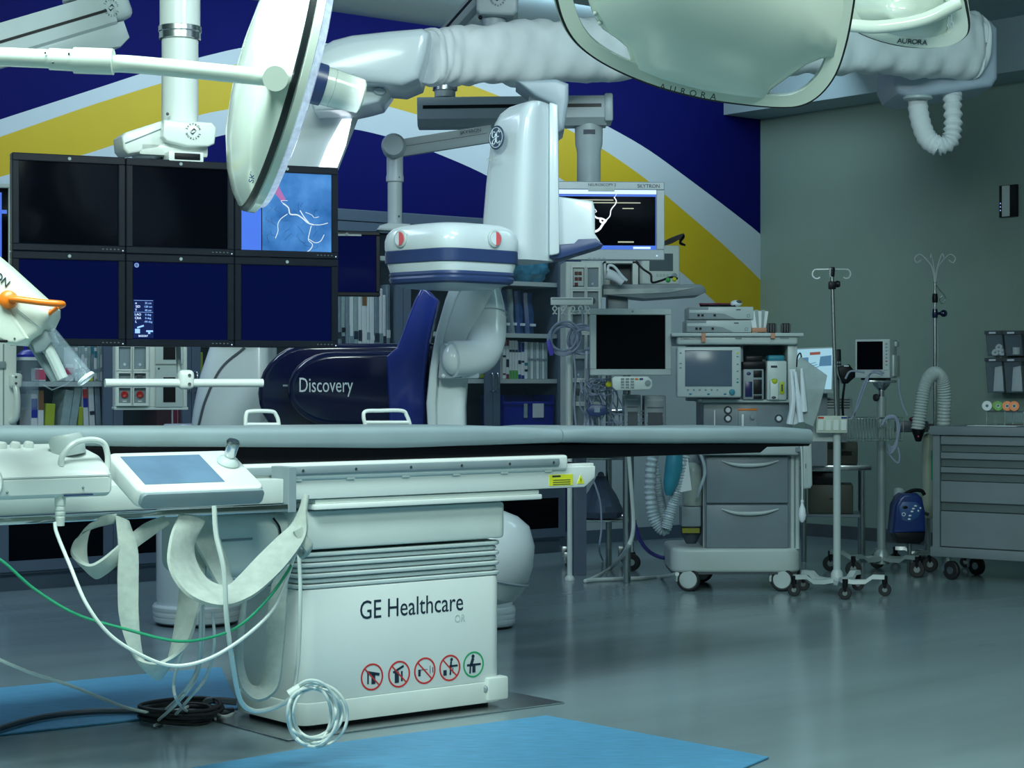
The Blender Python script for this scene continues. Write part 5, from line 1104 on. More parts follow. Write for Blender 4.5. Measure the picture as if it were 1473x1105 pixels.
# ---- patient monitor, keypad
f, s, bb_ = flat_monitor('patient_monitor', 'white-framed patient monitor with a black screen, right of the cable coils', 849, 444, 966, 540, 11.3, R(2), .036, PLAS, SCRB)
ob('badge', lathe(BM(), [(0, 0), (.007, 0), (.007, .003), (0, .003)], (f.q(910, 0)[0], 0, f.q(910, 448)[1]), (0, -1, 0), 12), GREY, f.o)
ob('arm', box(BM(), f.q(900, 0)[0], f.q(925, 0)[0], .08, .5, f.q(0, 515)[1], f.q(0, 490)[1], .01), GREY, f.o)
ob('stand_post', cyl(BM(), (f.q(912, 0)[0], .45, f.q(0, 505)[1]), (f.q(912, 0)[0], .45, .002), .024, n=16), STEEL, f.o)
KP = at('keypad_remote', 'white remote keypad with rows of keys under the patient monitor', 'keypad', 918, 11.15)
ob('shell', prism(BM(), KP.poly([(880, 545), (884, 541.5), (932, 541.5), (938, 547), (939, 555), (935, 561), (886, 562), (881, 557)], 0), 0, .05, 'y', .008, 3), OFFW, KP.o)
for r_ in range(4):
    for c_ in range(3): ob('key', box(BM(), KP.q(893 + c_ * 7, 0)[0], KP.q(898 + c_ * 7, 0)[0], -.005, .002, KP.q(0, 546.5 + r_ * 4)[1], KP.q(0, 544 + r_ * 4)[1], .001, 1), GREY, KP.o)
ob('key', box(BM(), KP.q(913.5, 0)[0], KP.q(918, 0)[0], -.005, .002, KP.q(0, 546.5)[1], KP.q(0, 544)[1], .001, 1), ORANGE, KP.o, label='orange key'); ob('key', box(BM(), KP.q(920, 0)[0], KP.q(925, 0)[0], -.005, .002, KP.q(0, 546.5)[1], KP.q(0, 544)[1], .001, 1), NAVYB, KP.o)
ob('dial', lathe(BM(), [(0, 0), (.017, 0), (.016, .008), (0, .009)], KP.v(932, 551, -.001), (0, -1, 0), 20), GREY, KP.o)
ob('bracket', box(BM(), KP.q(900, 0)[0], KP.q(920, 0)[0], .045, .30, KP.q(0, 556)[1], KP.q(0, 547)[1]), GREY, KP.o)
# grey modules behind the table edge
for (a, b_, c, d, D, lb, m) in ((898, 922, 568, 655, 11.45, 'tall grey equipment module below the keypad', GREY), (927, 958, 569, 655, 11.45, 'grey equipment module with a framed inlet panel', GREY)):
    f = at('equipment_module', lb, 'module', (a + b_) / 2, D, 0, 0, 'grey modules under the patient monitor')
    x0, x1, z1_, z0_ = f.q(a, 0)[0], f.q(b_, 0)[0], f.q(0, c)[1], f.q(0, d)[1]
    ob('case', box(BM(), x0, x1, 0, .22, z0_, z1_, .006), m, f.o)
    for k in range(4): ob('front_slot', box(BM(), x0 + .015, x1 - .015, -.002, .002, z1_ - .03 - k * .045, z1_ - .024 - k * .045), DGREY if k % 2 else PLAS, f.o)
    ob('front_frame', box(BM(), x0 + .02, x1 - .02, -.005, .001, z1_ - .20, z1_ - .10, .002, 1), DGREY, f.o)
# ---- high shelf with monitor unit
SH = at('instrument_shelf', 'grey instrument shelf on a bracket under the silver monitor', 'shelf', 940, 12.2)
ob('tray', prism(BM(), SH.poly([(868, 409), (1008, 409), (1014, 414), (1016, 420), (1006, 425), (930, 430), (868, 424)], 0), 0, .35, 'y', .006, 2), GREY, SH.o); ob('tray_edge', prism(BM(), SH.poly([(868, 416), (1000, 414), (960, 421), (868, 424)], -.006), -.006, .004, 'y'), PLAS, SH.o)
ob('bracket', box(BM(), SH.q(875, 0)[0], SH.q(905, 0)[0], .1, .3, SH.q(0, 470)[1], SH.q(0, 420)[1], .01), GREY, SH.o); ob('wall_post', cyl(BM(), (SH.q(882, 0)[0], .55, .002), (SH.q(882, 0)[0], .55, SH.q(0, 425)[1]), .02, n=12), STEEL, SH.o); ob('cross_bar', box(BM(), SH.q(882, 0)[0] - .02, SH.q(882, 0)[0] + .02, .3, .56, SH.q(0, 424)[1], SH.q(0, 416)[1]), GREY, SH.o)
MU = Fr(*P(965, 0, 12.25).xy, R(6), SH.q(0, 409)[1] + .001, 'vital_signs_monitor', 'boxy vital signs monitor with a grey screen on the instrument shelf', 'monitor')
def sq(px, py, y=0): return MU.q(px, py, y)
ob('case', prism(BM(), [(sq(923, 0)[0], 0), (sq(978, 0)[0], 0), (sq(978, 0)[0], sq(965, 353)[1]), (sq(923, 0)[0], sq(965, 353)[1])], 0, .22, 'y', .012, 3), OFFW, MU.o)
ob('screen', box(BM(), sq(934, 0)[0], sq(968, 0)[0], -.003, .004, sq(0, 384)[1], sq(0, 358)[1]), mat('grey_lcd', (.10, .14, .16), .2), MU.o)
ob('dial', lathe(BM(), [(0, 0), (.018, 0), (.016, .010), (0, .012)], (sq(970, 0)[0], 0, sq(0, 391)[1]), (0, -1, 0), 20), GREY, MU.o)
for k in range(5): ob('button', box(BM(), sq(944 + k * 5, 0)[0], sq(947 + k * 5, 0)[0], -.004, .002, sq(0, 392)[1], sq(0, 388)[1], .001, 1), PLAS, MU.o)
MV = Fr(*P(893, 0, 12.3).xy, 0, SH.q(0, 409)[1] + .001, 'module_rack', 'white open-front module rack beside the vital signs monitor', 'module')
g = BM(); a0, a1, zt = MV.q(869, 0)[0], MV.q(918, 0)[0], MV.q(0, 376)[1]; box(g, a0, a1, .2, .22, 0, zt); box(g, a0, a0 + .012, 0, .2, 0, zt); box(g, a1 - .035, a1, 0, .2, 0, zt); box(g, a0, a1, 0, .2, zt - .012, zt); ob('case', g, OFFW, MV.o, smooth=False)
ob('dark_insert', box(BM(), a0 + .05, a1 - .04, .15, .2, .0, zt - .014), CABIN, MV.o)
f = at('cord_bundle', 'black cord bundle lying on top of the vital signs monitor', 'cord', 967, 12.2); b = BM()
for k in range(4): tube(b, [f.v(952, 350 + k, .1), f.v(966, 343 + k * 2, .1), f.v(984, 337 + k, .1), f.v(978, 347 + k, .1), f.v(986, 353, .1)], .006, 6, 5)
ob('cords', b, BLACK, f.o, kind='stuff')
f = at('sensor_cable', 'black sensor cable with green and yellow plugs on the instrument shelf', 'cable', 955, 12.0)
ob('cable', tube(BM(), [f.v(914, 376, 0), f.v(925, 387, 0), f.v(936, 395, -.02), f.v(938, 406, -.02), f.v(950, 404, -.02), f.v(965, 399, -.02), f.v(975, 401, -.02)], .007, 6, 6), BLACK, f.o)
ob('green_plug', ball(BM(), f.v(961, 403, -.03), .016, u=10, v=8), mat('green_plastic', (.05, .45, .1), .4), f.o); ob('yellow_plug', ball(BM(), f.v(970, 402, -.03), .014, u=10, v=8), YEL, f.o)
f = at('handpiece', 'white corded handpiece resting on the instrument shelf', 'handpiece', 885, 12.05)
ob('grip', tube(BM(), [f.v(873, 394, 0), f.v(884, 398, 0), f.v(896, 407, 0)], .028, 12, 5, rfun=lambda t: .035 - .012 * t), PWHITE, f.o); ob('cord', tube(BM(), [f.v(874, 390, 0), f.v(876, 382, 0), f.v(884, 384, 0), f.v(894, 396, 0), f.v(902, 404, 0)], .008, 8, 6), PWHITE, f.o)
# ================================================================= anaesthesia machine
AN = at('anaesthesia_machine', 'grey anaesthesia machine on white casters with a screen and two drawers', 'anaesthesia machine', 1075, 11.25)
AG = mat('machine_grey', (.20, .255, .29), .38, var=.05, scale=4); AW = mat('machine_white', (.50, .58, .58), .35, var=.03, scale=4)
def aq(px, py, y=0): return AN.q(px, py, y)
def abox(nm, a, b, c, d, y0, y1, m, bev=.004, parent=None, seg=2, label=None):
    return ob(nm, box(BM(), AN.q(a, 0, y0)[0], AN.q(b, 0, y0)[0], y0, y1, AN.q(1075, d, y0)[1], AN.q(1075, c, y0)[1], bev, seg), m, parent or AN.o, label)
# base and casters
zb = aq(0, 824)[1]; ztb = aq(0, 789)[1]
bx0, bx1 = aq(965, 0)[0], aq(1153, 0)[0]
ob('base', prism(BM(), rrect(bx1 - bx0, .62, .09, 6, (bx0 + bx1) / 2, .30), zb, ztb, 'z', .02, 3), AW, AN.o, label='white rounded base')
ob('base_trim', prism(BM(), rrect(bx1 - bx0 - .02, .60, .09, 6, (bx0 + bx1) / 2, .30), zb - .01, zb + .002, 'z'), DGREY, AN.o)
def caster(f, x, y, r, w, mt=RUB, mh=AW, top=None, cap=None):
    cap = cap or (.76 if mh is AW else .42)
    c = Vector((x, y, r)); q_ = ob('caster', lathe(BM(), [(0, -w), (r * .9, -w), (r, -w * .7), (r, w * .7), (r * .9, w), (0, w)], c, (.25, 1, 0), 28), mt, f.o)
    ob('wheel_cap', lathe(BM(), [(0, -w * 1.2), (r * cap * .92, -w * 1.18), (r * cap, -w), (r * cap, w), (r * cap * .92, w * 1.18), (0, w * 1.2)], c, (.25, 1, 0), 28), mh, q_)
    if top: ob('caster_fork', box(BM(), x - r * .9 - .015, x - r * .2, y - w * .3, y + w * 1.4, r * .8, top, .006), mh, q_)
for px in (991, 1126): caster(AN, aq(px, 0)[0], .0 + .02, .068, .022, top=zb)
for px in (1010, 1135): caster(AN, AN.q(px, 0, .55)[0], .55, .066, .022, top=zb)
# drawers
abox('drawer_body', 1013, 1137, 647, 790, .03, .55, AG)
for (c, d) in ((657, 724), (726.5, 789)):
    o = abox('drawer', 1016, 1134, c, d, .005, .04, AG, .008)
    pts = [AN.v(1038, c + 6, .0), AN.v(1055, c + 11, -.008), AN.v(1075, c + 12.5, -.01), AN.v(1100, c + 11, -.008), AN.v(1120, c + 6, 0)]
    ob('drawer_handle', tube(BM(), pts, .010, 8, 5, rfun=lambda t: .004 + .008 * math.sin(math.pi * t)), PLAS, o)
abox('work_surface', 1008, 1150, 640, 655, -.05, .55, AW, .012, seg=3)
for px in (1140, 1147): ob('corner_post', cyl(BM(), AN.v(px, 640, .03), (AN.q(px, 640, .03)[0], .03, ztb - .005), .013, n=12), AW, AN.o)
ob('left_post', cyl(BM(), AN.v(1014, 640, .05), (AN.q(1014, 640, .05)[0], .05, ztb - .005), .013, n=12), AW, AN.o)
# gauge panel
abox('gauge_panel', 1012, 1140, 577, 645, .04, .5, AG); abox('panel_ledge', 1010, 1143, 575, 579, .0, .5, PLAS, .003)
for px, py in ((1047, 590), (1047, 602), (1120, 602)):
    o = ob('gauge', lathe(BM(), [(0, 0), (.022, 0), (.024, .004), (.020, .010), (.017, .008), (0, .008)], AN.v(px, py, .04), (0, -1, 0), 20), DGREY, AN.o); ob('gauge_face', lathe(BM(), [(0, .009), (.014, .009), (.014, .010), (0, .010)], AN.v(px, py, .04), (0, -1, 0), 16), PWHITE, o)
o = abox('flow_panel', 1062, 1089, 589, 622, .032, .045, GREY, .003); abox('orange_rule', 1062, 1089, 588, 590.5, .028, .034, ORANGE, .001, o); abox('flow_tube', 1067, 1070, 596, 618, .026, .034, PWHITE, .001, o)
ob('flow_knob', lathe(BM(), [(0, 0), (.014, 0), (.013, .016), (0, .018)], AN.v(1082, 600, .034), (0, -1, 0), 14), GREY, o); abox('flow_tube', 1027, 1029, 590, 612, .03, .045, PWHITE, .001)
# upper frame
abox('back_panel', 990, 1142, 492, 577, .28, .46, AG); abox('side_post', 1133, 1147, 492, 577, .02, .30, AW, .006); abox('niche_side', 1064, 1069, 496, 577, .06, .30, AG, .002)
abox('top_fascia', 974, 1148, 483, 496, -.02, .45, AW, .014, seg=3); abox('top_tray', 966, 1156, 479, 484, -.04, .48, PLAS, .004)
for px, c in ((1012, 'a'), (1112, 'b')): abox('orange_tape', px - 3, px + 3, 479, 492 if px < 1050 else 487, -.044, -.02, mat('salmon_tape', (.55, .26, .16), .6), .001)
put_text(AN.o, 'Datex-Ohmeda', .020, PRINT, AN.v(995, 487, -.022)); abox('maker_strip', 1122, 1135, 485, 487.5, -.0225, -.018, GREY, .0); abox('handle_mark', 1058, 1067, 485, 488, -.024, -.018, GREY, .001)
# ventilator screen
o = abox('ventilator_screen', 974, 1066.5, 499, 572, -.10, .0, AW, .012, seg=3, label='white ventilator screen unit')
abox('lcd', 985.5, 1053, 505, 556, -.103, -.098, mat('grey_blue_lcd', (.10, .145, .20), .22, var=.04), .001, o)
abox('lcd_edge', 985, 1053.5, 504, 506, -.1025, -.098, DGREY, .0, o)
for k in range(6): ob('soft_key', ball(BM(), AN.v(989.5 + k * 8.5, 561, -.10), .006, .004, .006, 10, 6), GREY, o)
for px in (993, 1019, 1043): ob('soft_key', ball(BM(), AN.v(px, 567, -.10), .009, .004, .005, 10, 6), TEALS, o)
for py in (508, 523, 529): ob('soft_key', ball(BM(), AN.v(979, py, -.10), .007, .004, .005, 10, 6), GREY, o)
for py, m in ((508, YEL), (513, GREY), (524, GREY), (534, GREY), (545, GREY), (550, TEALS)): ob('soft_key', ball(BM(), AN.v(1061, py, -.10), .007, .004, .005, 10, 6), m, o)
ob('control_knob', lathe(BM(), [(0, 0), (.017, 0), (.016, .014), (.012, .016), (0, .016)], AN.v(1053, 564, -.10), (0, -1, 0), 20), TEALS, o)
# vaporizers
v = abox('vaporizer', 1069, 1099, 531, 575, -.02, .15, GREY, .006, label='grey vaporizer with black dial top'); abox('vaporizer_cap', 1068, 1101, 520, 531, -.02, .15, BLACK, .008, v); abox('vaporizer_lock', 1073, 1097, 512, 521, .0, .12, BLACK, .006, v)
abox('window', 1084, 1096, 533, 543, -.024, -.018, BLACK, .001, v); abox('window', 1072, 1082, 549, 571, -.024, -.018, mat('navy_gauge', (.01, .015, .10), .3), .001, v); abox('window', 1084, 1096, 546, 567, -.024, -.018, BLACK, .001, v)
ob('blue_badge', ball(BM(), AN.v(1077, 537.5, -.02), .013, .004, .010, 14, 8), NAVYB, v); abox('window', 1084, 1096, 569, 574, -.024, -.018, BLACK, .001, v)
v = abox('vaporizer', 1103, 1132, 519, 576, -.02, .15, AW, .010, label='white vaporizer with teal dial and yellow labels'); abox('vaporizer_dial', 1105, 1129, 511, 520, -.01, .13, TEALS, .012, v, 3)
abox('filler', 1108, 1120, 547, 575, -.04, -.01, OFFW, .006, v); ob('filler_cap', ball(BM(), AN.v(1114, 549, -.03), .022, .016, .018, 14, 8), LIME, v); abox('yellow_label', 1122, 1128, 549, 567, -.025, -.018, LIME, .001, v); abox('label_text', 1124, 1126, 553, 563, -.0265, -.024, PRINT, .0, v); abox('badge', 1109, 1118, 526, 529, -.023, -.018, PRINT, .0, v); ob('filler_knob', ball(BM(), AN.v(1113, 572, -.04), .014, .008, .008, 12, 6), DGREY, v)
# breathing circuit at the left: corrugated hoses, canister, bag, paper
CORR = mat('corrugated_clear', (.42, .52, .56), .3, var=.08)
def corrugated(label, pts, r, D, parent=None, m=CORR, wave=.12, nw=60):
    return ob('corrugated_hose', tube(BM(), [AN.pix(a, b, D + d) for a, b, d in pts], r, 14, 24, rfun=lambda t: r * (1 + wave * math.sin(t * nw * math.pi))), m, AN.o, label)
corrugated('clear corrugated hose loop', [(947, 630, 0), (938, 660, 0), (935, 700, 0), (938, 735, 0), (946, 755, 0), (956, 762, 0), (962, 745, 0)], .032, 11.1)
corrugated('clear corrugated hose loop', [(938, 640, .06), (945, 690, .06), (952, 725, .06), (957, 755, .06)], .024, 11.1)
corrugated('clear corrugated hose loop', [(988, 640, -.05), (977, 690, -.05), (968, 725, -.05), (958, 760, -.05)], .030, 11.1)
f = AN
ob('breathing_bag', loft(BM(), [[AN.pix(967 + 13 * w_ * math.cos(a) + dx, y, 11.0 + .05 * w_ * math.sin(a)) for a in [2 * math.pi * i / 12 for i in range(12)]] for y, w_, dx in ((640, .6, 3), (655, .9, 3), (675, 1.0, 2), (695, .85, -2), (706, .6, -4), (713, .3, -5))]), mat('teal_bag', (.03, .24, .33), .45, var=.15), AN.o, label='teal breathing bag')
ob('paper_sheet', prism(BM(), AN.poly([(978, 640), (987, 640), (995, 705), (975, 709), (972, 690)], -.22), -.224, -.22, 'y'), W1, AN.o, label='white hanging sheet')
o = ob('absorber_canister', lathe(BM(), [(0, 0), (.055, .0), (.058, .02), (.058, .20), (.05, .23), (.03, .25), (0, .25)], AN.v(996, 727, .10) - Vector((0, 0, 0)), (0, 0, 1), 24), mat('canister_pale', (.36, .44, .40), .35, var=.1), AN.o, label='pale absorber canister')
ob('absorber_base', box(BM(), aq(981, 0)[0], aq(1009, 0)[0], .03, .2, AN.q(0, 757, .1)[1], AN.q(0, 728, .1)[1], .01), GREY, AN.o); ob('absorber_cup', lathe(BM(), [(0, 0), (.03, 0), (.06, .06), (.062, .10), (0, .10)], AN.v(994, 782, .1), (0, 0, 1), 20), CABIN, AN.o); ob('yellow_clip', box(BM(), aq(982, 0)[0], aq(1007, 0)[0], .02, .06, AN.q(0, 767, .03)[1], AN.q(0, 760, .03)[1], .002, 1), mat('olive_clip', (.25, .24, .02), .4), AN.o)
ob('absorber_arm', box(BM(), aq(978, 0)[0], aq(1016, 0)[0], .2, .24, AN.q(0, 690, .1)[1], AN.q(0, 650, .1)[1], .005), AG, AN.o)
ob('circuit_tube', tube(BM(), [AN.v(1000, 640, -.05), AN.v(1010, 660, -.05), AN.v(1014, 680, -.05), AN.v(1008, 700, -.05), AN.v(1003, 715, -.02)], .009, 8, 6), CORR, AN.o)
# right side: hanging covers, tank, squeeze bulb
f = at('hanging_covers', 'crumpled clear and white plastic covers hanging on the machine\'s right post', 'plastic cover', 1160, 11.0)
CL2 = mat('milky_plastic', (.42, .50, .50), .3, alpha=.72, var=.1, scale=12, bump=.3)
ob('plastic_cover', prism(BM(), f.poly([(1146, 520), (1152, 513), (1190, 540), (1186, 560), (1178, 590), (1170, 614), (1160, 610), (1150, 606), (1140, 580)], 0), 0, .012, 'y', .003, 1), CL2, f.o, label='clear crumpled plastic sheet')
for (a, c, e) in (((1138, 533), (1141, 575), (1136, 610)), ((1144, 535), (1148, 570), (1152, 607)), ((1153, 530), (1155, 560), (1157, 592))):
    ob('white_fold', tube(BM(), [f.v(a[0], a[1], -.01), f.v(c[0], c[1], -.02), f.v(e[0], e[1], -.01)], .014, 8, 5, rfun=lambda t: .008 + .012 * t), PWHITE, f.o)
ob('white_cover', prism(BM(), f.poly([(1135, 532), (1150, 530), (1153, 560), (1152, 608), (1142, 612), (1136, 606)], .012), .012, .03, 'y', .004, 1), W1, f.o)
ob('hook', tube(BM(), [f.v(1146, 528, .0), f.v(1147, 514, 0), f.v(1151, 508, 0), f.v(1153, 514, .0)], .004, 6, 5), BLACK, f.o)
f = at('gas_tank', 'narrow white upright tank hanging right of the drawers', 'tank', 1162, 11.15)
ob('tank', prism(BM(), f.poly([(1155, 640), (1168, 636), (1169, 698), (1166, 703), (1157, 704), (1155, 700)], 0), 0, .10, 'y', .012, 3), AW, f.o); ob('slot', box(BM(), f.q(1158.5, 0)[0], f.q(1159.5, 0)[0], -.002, .002, f.q(0, 674)[1], f.q(0, 667)[1]), DGREY, f.o)
ob('bracket', box(BM(), f.q(1146, 0)[0], f.q(1157, 0)[0], .03, .07, f.q(0, 650)[1], f.q(0, 644)[1]), GREY, f.o)
f = at('squeeze_bulb', 'white rubber squeeze bulb hanging on a tube beside the drawers', 'bulb', 1154, 11.05)
ob('bulb', lathe(BM(), [(0, -.062), (.008, -.06), (.018, -.045), (.022, -.02), (.018, .015), (.010, .035), (.006, .05), (0, .05)], f.v(1154, 736, 0), (0, 0, 1), 20), PWHITE, f.o); ob('valve', lathe(BM(), [(0, 0), (.009, 0), (.009, .014), (0, .016)], f.v(1154, 723, 0), (0, 0, 1), 12), PWHITE, f.o); ob('tube', tube(BM(), [f.v(1154, 720, 0), f.v(1154, 690, 0), f.v(1153, 650, 0), f.v(1151, 640, .02)], .005, 6, 5), CORD, f.o)
# ---- on the machine's top tray
TZ = AN.q(1075, 479, .1)[1]
def topbox(label, px0, px1, zb, h, y0, dp):
    f = Fr(AN.X, AN.Y, 0, zb, 'monitor_module', label, 'module', 'stacked modules on the anaesthesia machine'); x0, x1 = AN.q(px0, 0, y0)[0], AN.q(px1, 0, y0)[0]; w = x1 - x0
    ob('case', box(BM(), x0, x1, y0, y0 + dp, 0, h, .006), AW, f.o)
    ob('grey_swoosh', prism(BM(), [(x0 + .002, h * .06), (x0 + w * .72, h * .06), (x0 + w * .55, h * .42), (x0 + w * .4, h * .5), (x0 + .002, h * .52)], y0 - .003, y0 + .002, 'y'), GREY, f.o)
    ob('top_grey', box(BM(), x0 + .002, x0 + w * .3, y0 - .002, y0 + .02, h * .76, h * .96, .001, 1), GREY, f.o)
    for t in (.13, .19, .38): ob('socket', box(BM(), x0 + w * t, x0 + w * t + .014, y0 - .006, y0, h * .22, h * .40), BLACK, f.o)
    ob('logo', ring(BM(), (x1 - .03, h * .28), .010, .007, y0 - .003, y0), GREY, f.o); ob('maker_mark', box(BM(), x1 - w * .27, x1 - w * .20, y0 - .003, y0, h * .72, h * .80), DGREY, f.o); return f
m1 = topbox('white monitor module with a grey swoosh, lower of the stack', 988, 1081, TZ + .001, .073, .06, .3)
m2 = topbox('white monitor module with a grey swoosh, upper of the stack', 991, 1084, TZ + .078, .073, .05, .3)
tz = TZ + .152
f = Fr(AN.X, AN.Y, 0, tz, 'probe', 'small white probe with a dark tip on top of the module stack', 'probe'); p = AN.v(1059, 436, .15); p.z = .022
ob('body', ball(BM(), p, .035, .03, .02, 16, 10), PWHITE, f.o); ob('tip', ball(BM(), p + Vector((.012, -.018, .008)), .018, .014, .010, 12, 8), DGREY, f.o)
f = Fr(AN.X, AN.Y, 0, tz, 'cord_bundle', 'dark and pink cord bundle on top of the module stack', 'cord'); x0 = AN.q(1008, 0, .15)[0]
for k in range(4): ob('cord', tube(BM(), [Vector((x0 + dx, .15 + .02 * k + dy, .008 + .004 * k)) for dx, dy in ((0, 0), (.05, .03), (.1, -.01), (.16, .02), (.2, -.02 + .01 * k))], .007, 6, 5), [BLACK, BLACK, PINK, RUB][k], f.o)
f = Fr(AN.X, AN.Y, 0, TZ + .001, 'pouch_bundle', 'bundle of clear syringe pouches held by an orange band on the machine top', 'pouch'); x0 = AN.q(1092, 0, .08)[0]
for k in range(5):
    l = .018 * (k - 2); ob('pouch', prism(BM(), [(x0 + l * .7 - .014, 0), (x0 + l * .7 + .014, 0), (x0 + l * 1.2 + .016, .125 + .01 * (k % 2)), (x0 + l * 1.2 - .014, .13)], .07 + .012 * k, .078 + .012 * k, 'y'), CL2 if k % 2 else W1, f.o)
ob('orange_band', box(BM(), x0 - .045, x0 + .042, .062, .14, .002, .028, .006), mat('salmon_tape', '000000'), f.o)
for k, px in enumerate((1110, 1130)):
    f = Fr(AN.X, AN.Y, 0, TZ + .001, 'spool', ['dark ribbed spool beside the orange band on the machine top', 'dark ribbed spool at the right end of the machine top'][k], 'spool', 'dark spools'); c = Vector((AN.q(px, 0, .1)[0], .1, 0))
    ob('core', lathe(BM(), [(0, 0), (.024, 0), (.026, .01), (.026, .045), (.022, .055), (0, .055)], c, (0, 0, 1), 20), RUB, f.o)
    for j in range(10):
        a = 2 * math.pi * j / 10; ob('rib', box(BM(), -.003, .003, -.003, .003, .004, .05, M=Matrix.Translation(c + Vector((.027 * math.cos(a), .027 * math.sin(a), 0)))), DGREY, f.o)
# ---- white supply tube looping on the floor
ob('supply_hose', tube(BM(), [AN.w(*AN.pix(903, 640, 11.3)), AN.w(*AN.pix(908, 700, 11.3)), AN.w(*AN.pix(911, 760, 11.25)), P(901, 790, 11.1), FL(880, 816, .02), FL(853, 832, .014), FL(842, 836, .013), FL(862, 834, .013), FL(920, 832, .013), FL(952, 830, .013), P(974, 826, 11.0)], .012, 8, 8), CORD, label='white supply hose curving onto the floor left of the anaesthesia machine', cat='hose')
# ---- wire cart behind, under the table
WC = at('wire_cart', 'chrome wire cart with shelves in the dark behind the table end', 'cart', 870, 12.5)
cw = [WC.q(a, 0)[0] for a in (825, 909)]
for x in cw:
    for y in (0, .45): ob('post', cyl(BM(), (x, y, .12), (x, y, 1.05), .013, n=10), CHROME, WC.o); caster(WC, x, y, .055, .016, mh=STEEL, top=.12)
for z in (.32, .72, 1.02): 
    ob('shelf_frame', tube(BM(), [(cw[0], 0, z), (cw[1], 0, z), (cw[1], .45, z), (cw[0], .45, z)], .008, 6, 1, closed=True), CHROME, WC.o); ob('shelf_mesh', box(BM(), cw[0], cw[1], 0, .45, z - .004, z), DGREY, WC.o)
def on_cart(name, label, px0, px1, z, h, m, cat, y=.05):
    f = Fr(WC.X, WC.Y, 0, z + .009, name, label, cat); x0, x1 = WC.q(px0, 0)[0], WC.q(px1, 0)[0]; return f, x0, x1
f, x0, x1 = on_cart('storage_bin', 'lime green bin on the cart right of the table rail end', 852, 884, .72, .09, LIME, 'bin')
g = BM(); box(g, x0, x1, .04, .3, 0, .005); box(g, x0, x1, .04, .046, 0, .07); box(g, x0, x0 + .005, .04, .3, 0, .1); box(g, x1 - .005, x1, .04, .3, 0, .1); box(g, x0, x1, .295, .3, 0, .1); ob('tray', g, LIME, f.o, smooth=False); ob('contents', ball(BM(), ((x0 + x1) / 2, .17, .06), .06, .1, .06, 12, 8), W3, f.o)
f, x0, x1 = on_cart('linen_bag', 'slumped blue-grey plastic linen bag on the cart\'s lower shelf', 840, 893, .32, .3, W3, 'bag')
rnd = random.Random(9); rr = []
for i in range(8):
    t = i / 7; k = (.13, .14, .13, .115, .095, .07, .045, .03)[i]; rr.append([Vector(((x0 + x1) / 2 + math.cos(2 * math.pi * j / 18) * k * rnd.uniform(.88, 1.1), .2 + math.sin(2 * math.pi * j / 18) * k * rnd.uniform(.88, 1.1), .27 * t)) for j in range(18)])
ob('bag_body', loft(BM(), rr), mat('bag_blue_grey', (.10, .14, .22), .25, var=.2, bump=.3), f.o, ang=20); ob('bag_tie', ball(BM(), ((x0 + x1) / 2, .2, .27), .025, .02, .03, 10, 6), W3, f.o)
ob('bag_cord', tube(BM(), [WC.w(*WC.pix(842, 640, 12.0)), WC.w(*WC.pix(850, 680, 12.0)), WC.w(*WC.pix(863, 720, 12.0)), WC.w(*WC.pix(865, 760, 12.0)), WC.w(*WC.pix(862, 790, 12.0)), FL(867, 806, .01)], .006, 6, 8), WIRE, label='thin grey cord hanging in front of the wire cart', cat='cord')
f = at('violet_hose', 'violet hose curving down behind the anaesthesia machine base', 'hose', 930, 11.7)
ob('hose', tube(BM(), [f.v(912, 750, 0), f.v(920, 775, 0), f.v(932, 792, 0), f.v(948, 801, 0), f.v(965, 804, 0)], .012, 8, 6), mat('violet_hose', (.05, .05, .26), .4), f.o); ob('hose_end', ball(BM(), f.v(912, 750, 0), .016, u=10, v=8), CHROME, f.o)
# ================================================================= right side: poles, stands, cart, wall
PG = mat('pole_grey_green', (.36, .44, .44), .35, .3, var=.04)
PGH = mat('bright_hook_metal', (.66, .72, .72), .25, .3)
def star_base(f, c, r, n, a0, m=AW, hub=.10, cr=.045, drop=.035):
    for k in range(n):
        a = a0 + 2 * math.pi * k / n; d = Vector((math.cos(a), math.sin(a), 0)); s_ = Vector((-d.y, d.x, 0))
        rr = []
        for t, z, w in ((.06, hub, .032), (.35, hub - .01, .028), (.6, hub - drop * .2, .026), (.75, hub + .022, .024), (1.0, hub + .022, .02)):
            p = c + d * r * t; rr.append([Vector((p.x, p.y, z - .012)) - s_ * w, Vector((p.x, p.y, z - .012)) + s_ * w, Vector((p.x, p.y, z + .012)) + s_ * w * .8, Vector((p.x, p.y, z + .012)) - s_ * w * .8])
        ob('base_leg', loft(BM(), rr), m, f.o)
        p = c + d * r; caster(f, p.x, p.y, cr, .012, mh=STEEL, top=None)
        ob('caster_stem', cyl(BM(), (p.x, p.y, cr * 1.2), (p.x, p.y, hub + .03), .016, n=10), BLACK, f.o)
def hook(f, p, d, r=.026, up=False):
    s_ = Vector((d.x, d.y, 0)); z = Vector((0, 0, 1))
    pts = [p]; n = 7
    e = p + s_ * .085; pts.append(e)
    for k in range(1, n): a = math.pi / 2 - k * 2 * math.pi * .72 / n; pts.append(e + s_ * (r * math.cos(a)) + z * (r * math.sin(a) - r))
    ob('hook', tube(BM(), pts, .0048, 6, 4), PGH, f.o)
